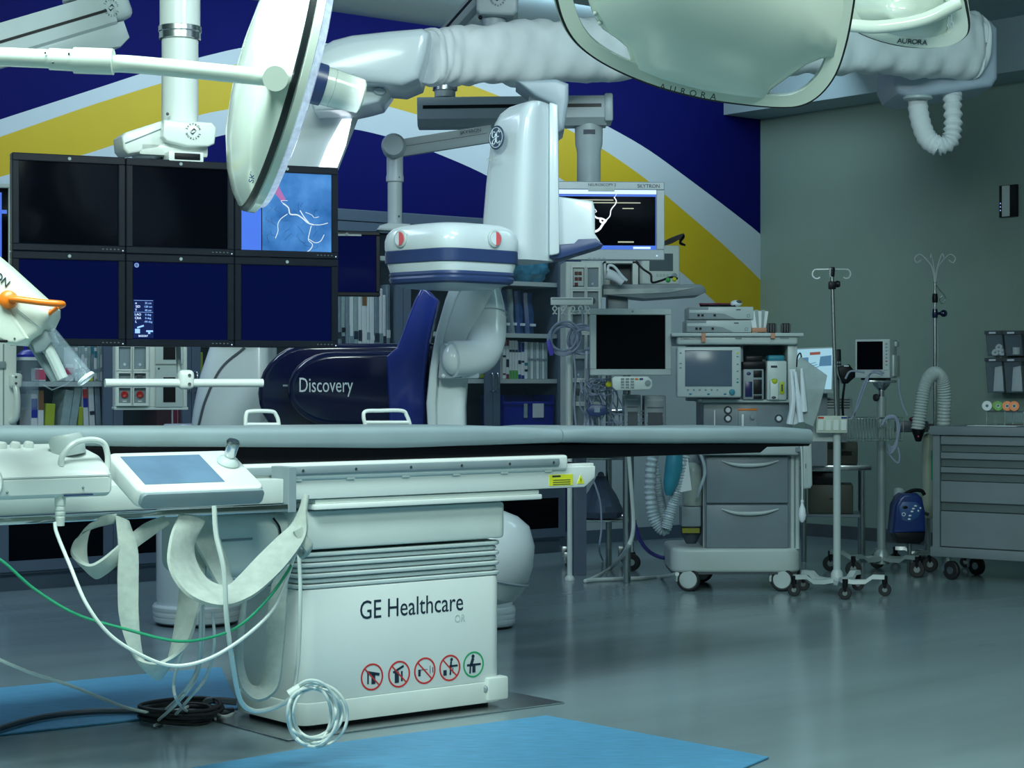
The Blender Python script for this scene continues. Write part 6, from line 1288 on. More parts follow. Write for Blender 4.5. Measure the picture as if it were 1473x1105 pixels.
# ---- IV pole in front
V1 = at('iv_pole', 'white-based IV pole standing in front, right of the anaesthesia machine', 'iv pole', 1204, 11.1, 0, 0, 'iv poles')
zt = V1.q(1196, 392)[1]; xl = V1.q(1197, 400)[0]
zj = V1.q(1203, 605)[1]
ob('upper_pole', cyl(BM(), (0, 0, zj - .1), (V1.q(1196, 395)[0] * .9, 0, zt), .0115, n=14), STEEL, V1.o)
ob('lower_pole', cyl(BM(), (0, 0, .09), (0, 0, zj), .0215, n=18), AW, V1.o)
tp_ = Vector((V1.q(1196, 395)[0] * .9, 0, zt))
ob('hook_hub', lathe(BM(), [(0, -.025), (.014, -.025), (.018, .02), (.014, .03), (0, .03)], tp_, (0, 0, 1), 16), BLACK, V1.o)
for a in (10, 75, 170, 255): hook(V1, tp_ + Vector((0, 0, .018)), Vector((math.cos(R(a)), math.sin(R(a)), 0)))
c = V1.v(1197, 410, 0)
ob('height_clamp', box(BM(), c.x - .02, c.x + .02, -.02, .02, c.z - .025, c.z + .02, .005), BLACK, V1.o); ob('clamp_knob', lathe(BM(), [(0, 0), (.018, 0), (.02, .01), (.016, .022), (0, .024)], (c.x + .022, 0, c.z + .005), (1, -.4, 0), 14), BLACK, V1.o)
star_base(V1, Vector((0, 0, 0)), .27, 5, R(-90), hub=.085, cr=.036)
ob('base_hub', lathe(BM(), [(0, .055), (.035, .055), (.035, .12), (.024, .14), (0, .14)], (0, 0, 0), (0, 0, 1), 16), AW, V1.o)
o = ob('outlet_strip', box(BM(), V1.q(1172, 0)[0], V1.q(1217, 0)[0], -.05, .0 - .022, V1.q(0, 623)[1], V1.q(0, 598)[1], .006), mat('cream_plastic', (.50, .56, .48), .4, var=.04), V1.o, label='cream outlet strip on the pole')
for k in range(4):
    xx_ = V1.q(1173.5 + k * 11, 0)[0]; ob('outlet_slot', box(BM(), xx_ + .004, xx_ + .036, -.053, -.049, V1.q(0, 619)[1], V1.q(0, 604)[1], .003, 1), OFFW, o)
for k, m in ((0, RED), (3, NVB)): ob('outlet_tag', box(BM(), V1.q(1175 + k * 11, 0)[0], V1.q(1183 + k * 11, 0)[0], -.0525, -.049, V1.q(0, 602)[1], V1.q(0, 599.5)[1]), m, o)
ob('white_card', box(BM(), V1.q(1170, 0)[0], V1.q(1200, 0)[0], .025, .03, V1.q(0, 635)[1], V1.q(0, 612)[1]), AW, V1.o)
# ---- IV pole at the back with curled hooks
V2 = at('iv_pole', 'slim chrome IV pole with curled top hooks behind the drawer cart', 'iv pole', 1345, 12.95, 0, 0, 'iv poles')
zt2 = V2.q(1343, 420)[1]
ob('upper_pole', cyl(BM(), (0, 0, .1), (0, 0, V2.q(0, 405)[1]), .0095, n=12), STEEL, V2.o)
ob('lower_pole', cyl(BM(), (0, 0, .08), (0, 0, V2.q(0, 452)[1]), .014, n=12), STEEL, V2.o)
tp_ = Vector((0, 0, V2.q(0, 407)[1]))
for sg in (-1, 1):
    z = lambda py: V2.q(1342, py)[1]; x = lambda px: V2.q(px, 400)[0]
    ob('curl_hook', tube(BM(), [Vector((0, 0, z(407))), Vector((sg * .02, 0, z(385))), Vector((sg * .055, 0, z(374))), Vector((sg * .10, 0, z(366))), Vector((sg * .135, 0, z(371))), Vector((sg * .12, 0, z(378))), Vector((sg * .09, 0, z(374)))], .0045, 6, 5), PGH, V2.o)
    ob('curl_hook', tube(BM(), [Vector((0, 0, z(400))), Vector((sg * .015, -.02, z(382))), Vector((sg * .035, -.05, z(366))), Vector((sg * .045, -.07, z(372)))], .0045, 6, 5), PGH, V2.o)
ob('side_hook', tube(BM(), [V2.v(1344, 405, 0), V2.v(1350, 415, 0), V2.v(1359, 425, 0), V2.v(1360, 432, 0), V2.v(1355, 437, 0), V2.v(1352, 431, 0), V2.v(1356, 426, 0)], .004, 6, 5), CHROME, V2.o)
for py, kn in ((429, 0), (451, 1)):
    c = V2.v(1342, py, 0); c.x = 0
    ob('height_clamp', lathe(BM(), [(0, -.03), (.018, -.03), (.02, 0), (.016, .03), (0, .03)], c, (0, 0, 1), 14), BLACK if kn == 0 else NAVY, V2.o)
    if kn: ob('clamp_knob', ball(BM(), c + Vector((.055, -.01, 0)), .026, .02, .024, 12, 8), NAVY, V2.o); ob('clamp_stem', cyl(BM(), c, c + Vector((.05, -.01, 0)), .01, n=8), NAVY, V2.o)
star_base(V2, Vector((0, 0, 0)), .26, 5, R(90), m=STEEL, hub=.08, cr=.036)
ob('pull_cord', tube(BM(), [V2.v(1348, 455, .02), V2.v(1349, 500, .02), V2.v(1348, 560, .02)], .002, 5, 3), CORD, V2.o)
# ---- vital signs monitor on a rolling stand
VS = at('rolling_stand', 'rolling stand pole with wire basket right of the front IV pole', 'stand', 1268, 12.35)
zt3 = VS.q(1268, 548)[1]
ob('pole', cyl(BM(), (0, 0, .1), (0, 0, zt3 - .1), .028, n=18), PG, VS.o); ob('upper_tube', cyl(BM(), (0, 0, zt3 - .26), (0, 0, zt3), .019, n=16), STEEL, VS.o)
ob('mount_plate', box(BM(), -.09, .085, -.06, .08, zt3 - .012, zt3 + .004, .004), STEEL, VS.o); ob('mount_cone', lathe(BM(), [(0, -.05), (.022, -.05), (.05, -.02), (.06, 0), (0, 0)], (0, 0, zt3 - .01), (0, 0, 1), 18), STEEL, VS.o)
ob('clamp_knob', lathe(BM(), [(0, 0), (.02, 0), (.026, .012), (.022, .026), (0, .028)], VS.v(1263, 572, -.01), (-1, -.3, 0), 8), RUB, VS.o)
star_base(VS, Vector((0, 0, 0)), .33, 5, R(-60), m=PG, hub=.10, cr=.05)
ob('base_hub', lathe(BM(), [(0, .06), (.05, .06), (.05, .12), (.03, .15), (0, .15)], (0, 0, 0), (0, 0, 1), 16), PG, VS.o)
# wire basket
bx = (VS.q(1214, 0)[0], VS.q(1292, 0)[0]); bz = (VS.q(0, 634)[1], VS.q(0, 601)[1]); by = (-.16, -.035)
for z, m in ((bz[1], .005), (bz[0] + .01, .004)): ob('basket_rim', tube(BM(), [(bx[0], by[0], z), (bx[1], by[0], z), (bx[1], by[1], z), (bx[0], by[1], z)], m, 6, 1, closed=True), CHROME, VS.o)
for k in range(19):
    x = bx[0] + (bx[1] - bx[0]) * k / 18; ob('basket_wire', tube(BM(), [(x, by[0], bz[1]), (x, by[0], bz[0]), (x, by[1], bz[0]), (x, by[1], bz[1])], .0025, 5, 1), CHROME, VS.o)
ob('basket_bracket', box(BM(), -.03, .03, -.04, .0, bz[1] - .06, bz[1] - .01), PG, VS.o)
f = at('cable_coil', 'looped grey cable hanging over the basket of the rolling stand', 'cable', 1285, 12.1)
for k in range(4):
    ob('loop', tube(BM(), [f.v(1268 + k, 612 - k, -.02), f.v(1275, 603 - k, -.02 + .01 * k), f.v(1287, 602 - k, 0), f.v(1291 + k, 615, .0), f.v(1290 - k, 640, -.01), f.v(1281, 652 - 3 * k, -.01), f.v(1278, 640, -.02)], .006, 6, 5), WIRE, f.o)
ob('lower_loop', tube(BM(), [f.v(1277, 650, 0), f.v(1284, 660, 0), f.v(1292, 666, 0), f.v(1294, 655, 0), f.v(1290, 640, 0)], .006, 6, 5), WIRE, f.o)
MS = Fr(VS.X, VS.Y - .02, R(-24), zt3 + .005, 'vital_signs_monitor', 'grey vital signs monitor with a black screen on the rolling stand', 'monitor')
def mq(px, py, y): a = MS.q(px, py, y); return a
x0, x1 = mq(1230, 0, -.08)[0], mq(1280, 0, -.08)[0]; zt, zb = mq(1255, 488, -.08)[1], mq(1255, 544, -.08)[1]
zb = max(zb, .006)
ob('case', box(BM(), x0, x1, -.08, .12, zb, zt, .006), AW, MS.o)
ob('side_box', box(BM(), x1 - .01, x1 + .012, -.01, .15, zb + .01, zt * .62, .006), AW, MS.o); ob('side_handle', box(BM(), x1 - .002, x1 + .014, .05, .12, zt - .045, zt - .012, .004), PLAS, MS.o)
w_ = x1 - x0
ob('screen', box(BM(), x0 + w_ * .06, x0 + w_ * .80, -.083, -.078, zb + (zt - zb) * .22, zt - .014), SCRB, MS.o)
ob('key_strip', box(BM(), x0 + w_ * .84, x1 - .004, -.084, -.078, zb + (zt - zb) * .20, zt - .008, .002, 1), PLAS, MS.o)
for k in range(7): ob('key', ball(BM(), (x0 + w_ * .91, -.085, zt - .03 - k * .022), .006, .003, .005, 8, 6), RED if k == 5 else GREY, MS.o)
ob('feet', box(BM(), x0 + .03, x1 - .03, -.05, .08, .0, zb, .002, 1), BLACK, MS.o)
f = at('lead_cables', 'grey lead cables drooping from the monitor on the rolling stand', 'cable', 1240, 12.15)
for pts in ([(1272, 537), (1262, 533), (1252, 537), (1243, 560), (1232, 590), (1224, 604)], [(1270, 539), (1256, 536), (1246, 545), (1236, 570), (1228, 600)], [(1293, 545), (1293, 560), (1298, 582), (1305, 598)], [(1216, 545), (1222, 535), (1232, 534), (1244, 536)]):
    ob('lead', tube(BM(), [f.v(a, b, -.02) for a, b in pts], .006, 6, 6), WIRE, f.o)
# ---- work table at the wall with printers
WT = at('work_table', 'small steel work table against the wall behind the front IV pole', 'table', 1200, 13.1, R(-8))
t0, t1, tzz = WT.q(1150, 0)[0], WT.q(1254, 0)[0], WT.q(1200, 669)[1]
ob('table_top', box(BM(), t0, t1, 0, .45, tzz - .035, tzz, .008), STEEL, WT.o)
for x in (t0 + .03, t1 - .06):
    for y in (.03, .42): ob('leg', cyl(BM(), (x, y, .002), (x, y, tzz - .03), .018, n=12), STEEL, WT.o)
ob('lower_shelf', box(BM(), t0 + .02, t1 - .05, .03, .42, .30, .32, .003, 1), GREY, WT.o)
BEI = mat('beige_case', (.09, .10, .075), .5, var=.05)
f = Fr(WT.X, WT.Y, WT.a, tzz + .001, 'printer', 'beige printer on the work table behind the front IV pole', 'printer')
ob('case', box(BM(), t0 + .04, t1 - .09, .06, .38, 0, .155, .012), BEI, f.o); ob('output_slot', box(BM(), t1 - .20, t1 - .13, .057, .062, .06, .09), BLACK, f.o); ob('paper_tray', box(BM(), t0 + .06, t0 + .12, .05, .065, .06, .10), DGREY, f.o)
f = Fr(WT.X, WT.Y, WT.a, .321, 'printer', 'grey printer on the lower shelf of the work table', 'printer')
ob('case', box(BM(), t0 + .06, t1 - .12, .06, .36, 0, .20, .012), BEI, f.o); ob('output_slot', box(BM(), t0 + .20, t0 + .26, .056, .062, .10, .106), BLACK, f.o); ob('black_lid', prism(BM(), [(t0 + .05, .2), (t0 + .27, .2), (t0 + .27, .26), (t0 + .22, .28), (t0 + .05, .28)], .05, .30, 'y', .006), BLACK, f.o)
# lit workstation screen, phone, scanner
LS = mat('lit_page', (.3, .4, .45), .25, emit=.55, ecol=(.42, .78, .95)); LSB = mat('lit_page_blue', (.1, .2, .3), .25, emit=.4, ecol=(.10, .30, .50))
f = at('laptop_screen', 'lit laptop screen showing a page, behind the hanging covers', 'laptop', 1175, 12.9, R(-6))
M_ = f.poly([(1146, 503), (1198, 501), (1196, 560), (1146, 560)], 0)
ob('lid', prism(BM(), f.poly([(1144, 501), (1200, 499), (1198, 562), (1144, 562)], .004), .004, .022, 'y', .004), PLAS, f.o); s = ob('screen', prism(BM(), M_, 0, .006, 'y'), LS, f.o)
ob('page_header', prism(BM(), f.poly([(1165, 507), (1180, 506), (1180, 510), (1165, 511)], -.002), -.002, .001, 'y'), mat('lit_red', (.3, .1, .08), .3, emit=.3, ecol=(.5, .12, .08)), s)
ob('page_picture', prism(BM(), f.poly([(1180, 513), (1196, 511), (1196, 526), (1178, 527)], -.002), -.002, .001, 'y'), LSB, s); ob('page_picture', prism(BM(), f.poly([(1152, 515), (1163, 514), (1163, 522), (1155, 521)], -.002), -.002, .001, 'y'), LSB, s)
for k in range(3): ob('page_line', prism(BM(), f.poly([(1165 + 2 * k, 523 + 3 * k), (1174 + 2 * k, 521 + 3 * k), (1174 + 2 * k, 522 + 3 * k), (1165 + 2 * k, 524 + 3 * k)], -.002), -.002, .001, 'y'), LSB, s)
ob('keyboard_half', prism(BM(), f.poly([(1146, 562), (1199, 562), (1199, 566), (1146, 566)], -.12), -.12, .02, 'y', .003), PLAS, f.o)
ob('stand', box(BM(), f.q(1160, 0)[0], f.q(1190, 0)[0], .0, .1, tzz + .002, f.q(0, 566)[1] + .002), GREY, f.o)
f = at('desk_phone', 'black handset phone behind the front IV pole', 'phone', 1207, 12.85)
ob('handset', prism(BM(), f.poly([(1202, 503), (1210, 502), (1211, 545), (1203, 546)], 0), 0, .04, 'y', .010, 3), BLACK, f.o)
for k in range(6): ob('key', box(BM(), f.q(1204 + (k % 2) * 3, 0)[0], f.q(1206 + (k % 2) * 3, 0)[0], -.003, .002, f.q(0, 523 + (k // 2) * 5)[1], f.q(0, 520 + (k // 2) * 5)[1]), GREY, f.o)
ob('post', box(BM(), f.q(1205, 0)[0], f.q(1208, 0)[0], .01, .03, tzz + .16, f.q(0, 545)[1]), DGREY, f.o)
f = at('barcode_scanner', 'black hand scanner on a bracket beside the rolling stand', 'scanner', 1222, 12.7)
ob('head', prism(BM(), f.poly([(1205, 528), (1222, 524), (1228, 532), (1244, 536), (1244, 541), (1230, 543), (1220, 552), (1212, 552), (1207, 540)], 0), 0, .07, 'y', .012, 3), BLACK, f.o); ob('window', box(BM(), f.q(1214, 0)[0], f.q(1221, 0)[0], -.003, .002, f.q(0, 527.5)[1], f.q(0, 525.5)[1]), PWHITE, f.o)
ob('stem', tube(BM(), [f.v(1215, 550, .03), f.v(1212, 580, .03), f.v(1214, 612, .03)], .008, 8, 5), BLACK, f.o)
f = at('label_printer', 'small pale printer with a slotted tray left of the wire basket', 'printer', 1200, 12.8)
ob('case', box(BM(), f.q(1186, 0)[0], f.q(1232, 0)[0], .15, .33, f.q(0, 612)[1], f.q(0, 572)[1], .01), PLAS, f.o)
for k in range(4): ob('slot', box(BM(), f.q(1188, 0)[0], f.q(1228, 0)[0], .147, .152, f.q(0, 576 + k * 4)[1], f.q(0, 574.5 + k * 4)[1]), DGREY, f.o)
ob('support', box(BM(), f.q(1190, 0)[0], f.q(1225, 0)[0], .17, .28, tzz + .157, f.q(0, 610)[1]), GREY, f.o)
# ---- forced-air warming unit, hose, bottle
HS = mat('ribbed_white', (.46, .54, .54), .35, var=.04)
f = at('warming_hose', 'white ribbed warming hose arched over beside the drawer cart', 'hose', 1340, 12.25)
hpts = [f.v(1320, 618, 0), f.v(1324, 590, 0), f.v(1328, 565, .0), f.v(1334, 546, .02), f.v(1345, 537, .05), f.v(1355, 547, .08), f.v(1359, 570, .10), f.v(1358, 600, .12), f.v(1357, 635, .14)]
sp_ = spline(hpts, 20); rr = []; Tt, Nn = frames(sp_)
hb = tube(BM(), hpts, .04, 18, 26, rfun=lambda t: .041 + .0035 * math.sin(t * 2 * math.pi * 52)); ob('ribbed_hose', hb, HS, f.o, ang=70)
ob('hose_nozzle', lathe(BM(), [(0, -.07), (.018, -.065), (.03, -.03), (.042, 0), (.042, .015), (0, .015)], f.v(1321, 620, 0), (.0, 0, 1), 20), BLACK, f.o); ob('nozzle_badge', ball(BM(), f.v(1321, 628, -.035), .006, u=8, v=6), PINK, f.o)
f = at('clamp_tray', 'dark clamp tray with a maroon knob behind the warming hose', 'tray', 1305, 12.5)
ob('tray', box(BM(), f.q(1290, 0)[0], f.q(1336, 0)[0], 0, .14, f.q(0, 622)[1], f.q(0, 606)[1], .008), DGREY, f.o); ob('knob', ball(BM(), f.v(1313, 603, .0), .025, .02, .016, 14, 8), mat('maroon_plastic', (.10, .01, .03), .4), f.o); ob('post_clamp', box(BM(), f.q(1332, 0)[0], f.q(1345, 0)[0], .05, .45, f.q(0, 618)[1], f.q(0, 610)[1]), DGREY, f.o)
f = at('air_tank', 'tall pale tank with green lettering beside the drawer cart', 'tank', 1335, 12.65)
ob('tank', lathe(BM(), [(0, 0), (.038, 0), (.04, .02), (.04, .50), (.03, .54), (0, .55)], (0, 0, f.q(0, 745)[1]), (0, 0, 1), 24), mat('pale_green_tank', (.36, .42, .34), .4, var=.05), f.o)
ob('green_print', box(BM(), .012, .020, -.042, -.036, f.q(0, 690)[1], f.q(0, 648)[1]), GREEN, f.o); ob('stand_rod', cyl(BM(), (0, 0, .002), (0, 0, f.q(0, 744)[1]), .02, n=12), STEEL, f.o)
W = at('warming_unit', 'dark blue forced-air warming unit with a carry handle and white buttons', 'warming unit', 1307, 12.15)
WB = mat('warmer_blue', (.012, .035, .17), .3, var=.06); 
ob('shell', prism(BM(), W.poly([(1287, 740), (1288, 728), (1294, 716), (1300, 711), (1320, 710), (1327, 716), (1331, 735), (1332, 766), (1284, 768)], 0), 0, .20, 'y', .02, 4), WB, W.o)
ob('control_face', prism(BM(), W.poly([(1293, 730), (1299, 722), (1318, 722), (1327, 731), (1322, 744), (1308, 752), (1297, 748)], -.006), -.006, .01, 'y', .004, 2), mat('warmer_face_blue', (.03, .09, .26), .35), W.o)
ob('carry_handle', tube(BM(), [W.v(1293, 726, .1), W.v(1300, 713, .1), W.v(1312, 706, .1), W.v(1325, 706, .1), W.v(1330, 712, .1)], .012, 10, 6), BLACK, W.o)
ob('base', prism(BM(), W.poly([(1286, 766), (1332, 766), (1330, 778), (1324, 783), (1292, 782)], 0), .005, .19, 'y', .01), BLACK, W.o)
for (px, py) in ((1317, 728), (1314, 732), (1312, 736), (1309, 742), (1308, 747), (1324, 731), (1321, 735)): ob('button', ball(BM(), W.v(px, py, -.008), .010 if px < 1320 else .006, .004, .006, 10, 6), PWHITE, W.o)
ob('display', ball(BM(), W.v(1302, 730, -.006), .017, .003, .010, 14, 8), BLACK, W.o); ob('logo', ring(BM(), W.q(1300, 740, -.008), .012, .008, -.009, -.006), PWHITE, W.o)
ob('hose_stub', tube(BM(), [W.v(1296, 722, .2), W.v(1293, 712, .22), W.v(1294, 706, .24)], .034, 14, 12, rfun=lambda t: .034 + .004 * math.sin(t * 30)), HS, W.o)
ob('hanger', tube(BM(), [W.v(1325, 735, .2), W.v(1330, 738, .32), W.v(1335, 740, .34)], .012, 8, 4), DGREY, W.o)
ob('support_rod', cyl(BM(), (W.q(1308, 0, .1)[0], .1, .002), (W.q(1308, 0, .1)[0], .1, W.q(0, 780, .1)[1]), .015, n=10), STEEL, W.o)
# ---- drawer cart
ck = P(1341, 0, 11.95)
DC = Fr(ck.x, ck.y, R(-38), 0, 'drawer_cart', 'grey medical drawer cart with five drawers at the right edge', 'cart')
CG = mat('cart_grey', (.20, .245, .27), .42, var=.05, scale=5); CG2 = mat('cart_recess', (.11, .145, .15), .5, var=.05)
dz = lambda py: DC.q(1352, py)[1]
WD = .82
ob('top_slab', box(BM(), -.012, WD, -.02, .50, dz(626), dz(613), .008), CG, DC.o, label='grey top slab with raised edge')
ob('left_post', box(BM(), 0, .048, 0, .49, dz(788), dz(626), .004, 1), CG, DC.o); ob('carcass', box(BM(), .048, WD - .01, .03, .49, dz(788), dz(626)), CG2, DC.o)
for (c_, d_, e_) in ((627, 639.5, 650), (651, 660, 671), (672, 680, 691), (692, 722, 734), (735.5, 786, None)):
    o = ob('drawer', box(BM(), .055, WD - .02, .0, .03, dz(d_), dz(c_), .004, 1), CG, DC.o)
    if e_: ob('finger_recess', box(BM(), .055, WD - .02, .018, .032, dz(e_), dz(d_)), CG2, o)
ob('bottom_rail', box(BM(), -.01, WD, -.01, .50, dz(801), dz(787), .006), CG, DC.o)
for (x, y) in ((.10, .06), (.70, .06), (.10, .42), (.70, .42)): caster(DC, x, y, .058, .016, mh=STEEL, top=dz(800))
ob('push_bar', tube(BM(), [(-.012, .12, dz(640)), (-.05, .12, dz(636)), (-.05, .36, dz(636)), (-.012, .36, dz(640))], .010, 8, 4), CG, DC.o) if False else None
f = Fr(DC.X, DC.Y, DC.a, dz(613) + .002, 'paper_sheet', 'folded pale sheet lying on the drawer cart top', 'paper'); ob('sheet', prism(BM(), [(.22, .02), (.52, .06), (.50, .22), (.24, .18)], 0, .003, 'z'), W1, f.o); ob('sheet_fold', prism(BM(), [(.26, .04), (.46, .07), (.44, .12), (.27, .10)], .003, .006, 'z'), W2, f.o)
# tape roll rack on the cart
rz = dz(613)
f = Fr(DC.X, DC.Y, DC.a, rz + .002, 'tape_rack', 'clear wire tape rack standing on the drawer cart', 'rack'); rx0, rx1, ry = .22, .58, .30
for z in (.004, .085): ob('rim', tube(BM(), [(rx0, ry, z), (rx1, ry, z), (rx1, ry + .12, z), (rx0, ry + .12, z)], .004, 6, 1, closed=True), STEEL, f.o)
for x in (rx0, (rx0 * 2 + rx1) / 3, (rx0 + rx1 * 2) / 3, rx1):
    for y in (ry, ry + .12): ob('upright', cyl(BM(), (x, y, .0), (x, y, .088), .004, n=8), STEEL, f.o)
ob('clear_tray', box(BM(), rx0 + .12, rx1 - .02, ry + .004, ry + .116, .02, .09, .004), CLEAR, f.o)
rolls = [(1420, W1, 'white and blue tape roll at the left of the rack'), (1436, mat('tape_green', (.10, .40, .06), .45), 'green tape roll in the rack'), (1432, mat('tape_yellow', (.5, .36, .03), .45), 'yellow tape roll behind the green one'), (1449, ORANGE, 'orange tape roll in the middle of the rack'), (1459, ORANGE, 'orange tape roll at the right of the rack')]
for k, (px, m, lb) in enumerate(rolls):
    yy = ry + .06; c = Vector((DC.q(px, 0, yy)[0], yy + (.03 if k == 2 else 0), .118)); f2 = Fr(DC.X, DC.Y, DC.a, rz + .002, 'tape_roll', lb, 'tape', 'tape rolls')
    ob('roll', lathe(BM(), [(.012, -.018), (.030, -.018), (.032, -.012), (.032, .012), (.030, .018), (.012, .018), (.012, -.018)], c, (.35, -.9, .1), 24), m, f2.o); ob('core', lathe(BM(), [(.009, -.017), (.013, -.017), (.013, .017), (.009, .017), (.009, -.017)], c, (.35, -.9, .1), 18), PWHITE, f2.o)
# ---- bins and switch on the right wall
wo = RM.w(UR - .012, RM.l(Vector((0, 0, 0))).y, 0)
def wall_frame(px, name, label, cat, off=.0, group=None):
    a = (px - CX) / FPX; D = (UR - off) / (a * math.cos(TH) + math.sin(TH)); return Fr(a * D, D, TH - math.pi / 2, 0, name, label, cat, group)
for r_, (c_, d_) in enumerate(((477, 512), (516, 565))):
    for k in range(2):
        pa, pb = ((1421, 1445), (1447, 1472))[k]
        f = wall_frame(pa, 'tilt_bin', [['clear tilt bin of white rolls, upper left on the right wall', 'clear tilt bin with a white cup, upper right on the right wall'], ['clear tilt bin of wrapped packs, lower left on the right wall', 'clear tilt bin of wrapped packs, lower right on the right wall']][r_][k], 'bin', .16, 'clear tilt bins on the right wall')
        x1 = f.q(pb, 540)[0]; z1, z0 = f.q(pa, c_)[1], f.q(pa, d_)[1]
        g = BM(); prism(g, [(.0, z0), (.158, z0), (.158, z1), (-.03, z1)], 0, .004, 'x'); prism(g, [(.0, z0), (.158, z0), (.158, z1), (-.03, z1)], x1 - .004, x1, 'x'); box(g, 0, x1, 0, .158, z0, z0 + .004); box(g, 0, x1, .152, .158, z0, z1)
        ob('bin_shell', g, mat('smoke_clear', (.06, .09, .10), .15, alpha=.55), f.o, smooth=False)
        ob('front_pane', loft(BM(), [[Vector((0, -.0, z0)), Vector((x1, 0, z0)), Vector((x1, .003, z0)), Vector((0, .003, z0))], [Vector((0, -.03, z1)), Vector((x1, -.03, z1)), Vector((x1, -.027, z1)), Vector((0, -.027, z1))]]), CLEAR, f.o)
        ob('top_frame', box(BM(), -.004, x1 + .004, -.034, .158, z1 - .022, z1 + .004), DGREY, f.o); ob('label_card', box(BM(), x1 * .25, x1 * .65, -.036, -.033, z1 - .017, z1 - .005), PWHITE, f.o)
        if r_ == 0: 
            for q_ in range(3 if k == 0 else 1): ob('white_roll', lathe(BM(), [(.008, 0), (.026, 0), (.026, .05), (.008, .05), (.008, 0)], (x1 * (.3 + .22 * q_), .06, z0 + .01 + .035 * (q_ % 2)), (.2, -1, .3) if k == 0 else (0, 0, 1), 16), W1, f.o)
        else: ob('wrapped_pack', prism(BM(), [(x1 * .18, z0 + .008), (x1 * .8, z0 + .008), (x1 * .84, z0 + .12), (x1 * .7, z1 - .05), (x1 * .28, z1 - .06)], .02, .10, 'y', .012, 2), W1, f.o)
f = wall_frame(1437, 'wall_switch', 'black and white wall control plate on the right wall', 'switch', .03)
x1 = f.q(1462, 290)[0]; z1, z0 = f.q(1450, 266)[1], f.q(1450, 312)[1]
ob('plate', box(BM(), 0, x1, 0, .028, z0, z1, .004), BLACK, f.o); ob('white_panel', box(BM(), x1 * .18, x1 * .62, -.004, .004, z0 + .004, z1 - .004, .002, 1), PLAS, f.o)
for k in range(3): ob('indicator', ball(BM(), (x1 * .09, -.001, z0 + .10 - k * .025), .005, .003, .005, 8, 6), LCDT, f.o)
# ================================================================= suction canister on the left column
f = at('suction_canister', 'clear suction canister with a blue lid beside the left column', 'canister', 41, 7.75)
zb_, zt_ = f.q(41, 590)[1], f.q(41, 517)[1]
ob('jar', lathe(BM(), [(0, 0), (.034, 0), (.037, .01), (.046, zt_ - zb_), (.043, zt_ - zb_), (.034, .012), (0, .010)], (0, 0, zb_), (0, 0, 1), 28), CLEAR, f.o, label='clear ribbed jar'); ob('lid_rim', lathe(BM(), [(.02, 0), (.050, 0), (.051, .012), (.02, .014)], (0, 0, zt_ - .004), (0, 0, 1), 28), W1, f.o)
ob('lid', lathe(BM(), [(0, .03), (.02, .03), (.032, .022), (.046, .010), (.046, 0), (0, 0)], (0, 0, zt_ + .008), (0, 0, 1), 28), BBIN, f.o, label='blue lid')
ob('lid_port', cyl(BM(), (-.012, 0, zt_ + .03), (-.012, 0, zt_ + .055), .009, n=12), BBIN, f.o); ob('holder', box(BM(), -.11, -.036, -.01, .03, zt_ - .06, zt_ - .045), PLAS, f.o)
# ================================================================= straps and cords at the table's left end
def wpath(pts): return [P(*p) for p in pts]
def strap_thing(name, label, pts, wids, k=8, th=.010, m=STRAPM, group='canvas straps hanging from the table'):
    """pts: (px,py,D); wids: half-width as (dx_px, dy_px, dDepth)"""
    c = wpath(pts); wv = [P(p[0] + w_[0], p[1] + w_[1], p[2] + w_[2]) - P(*p) for p, w_ in zip(pts, wids)]
    return ob(name, strap(BM(), c, wv, k, th), m, label=label, cat='strap', group=group, ang=60)
# long loop from the rail down to the floor and back
strap_thing('canvas_strap', 'long pale canvas strap looping low towards the floor, left of the pedestal', [(176, 746, 5.78), (184, 790, 5.75), (184, 840, 5.73), (186, 890, 5.72), (196, 940, 5.72), (214, 963, 5.74), (236, 962, 5.80), (258, 930, 5.86), (270, 880, 5.92), (278, 830, 5.96), (285, 770, 6.0)],
            [(10, 4, .0), (14, 2, .01), (15, 0, .01), (14, 2, .0), (10, 6, .01), (3, 10, .02), (-3, 12, .03), (-12, 6, .03), (-15, 2, .02), (-17, 0, .01), (-14, 0, .0)])
strap_thing('canvas_strap', 'pale canvas strap curled into a small loop under the control box', [(240, 748, 5.82), (214, 762, 5.80), (190, 780, 5.77), (168, 800, 5.74), (148, 816, 5.73), (132, 822, 5.73), (116, 806, 5.74), (114, 786, 5.75), (122, 766, 5.77), (140, 752, 5.78), (166, 746, 5.79)],
            [(4, 6, 0), (6, 9, 0), (4, 10, 0), (3, 10, .01), (4, 9, .02), (5, 9, .02), (10, 5, .02), (11, -1, .01), (10, -7, .01), (5, -8, 0), (2, -7, 0)])
strap_thing('canvas_strap', 'wide pale canvas strap swagged from the rail to the bracket above the pedestal corner', [(276, 745, 5.85), (262, 780, 5.78), (264, 815, 5.74), (286, 846, 5.72), (322, 858, 5.74), (352, 845, 5.78), (384, 815, 5.84), (412, 785, 5.90), (430, 762, 5.94), (436, 735, 5.96), (440, 712, 5.98)],
            [(18, 6, .02), (16, 4, .06), (19, -2, .08), (14, -10, .08), (4, -14, .06), (-9, -14, .04), (-14, -13, .02), (-14, -10, .02), (-11, -6, .02), (-5, -1, .01), (-3, 0, .01)])
strap_thing('canvas_strap', 'pale canvas strap with a gathered back fold behind the swag', [(282, 742, 5.98), (296, 775, 5.98), (312, 810, 5.97), (322, 835, 5.97), (334, 855, 5.96)], [(16, 2, .02), (18, 0, .03), (14, -3, .03), (10, -4, .03), (8, -4, .02)])
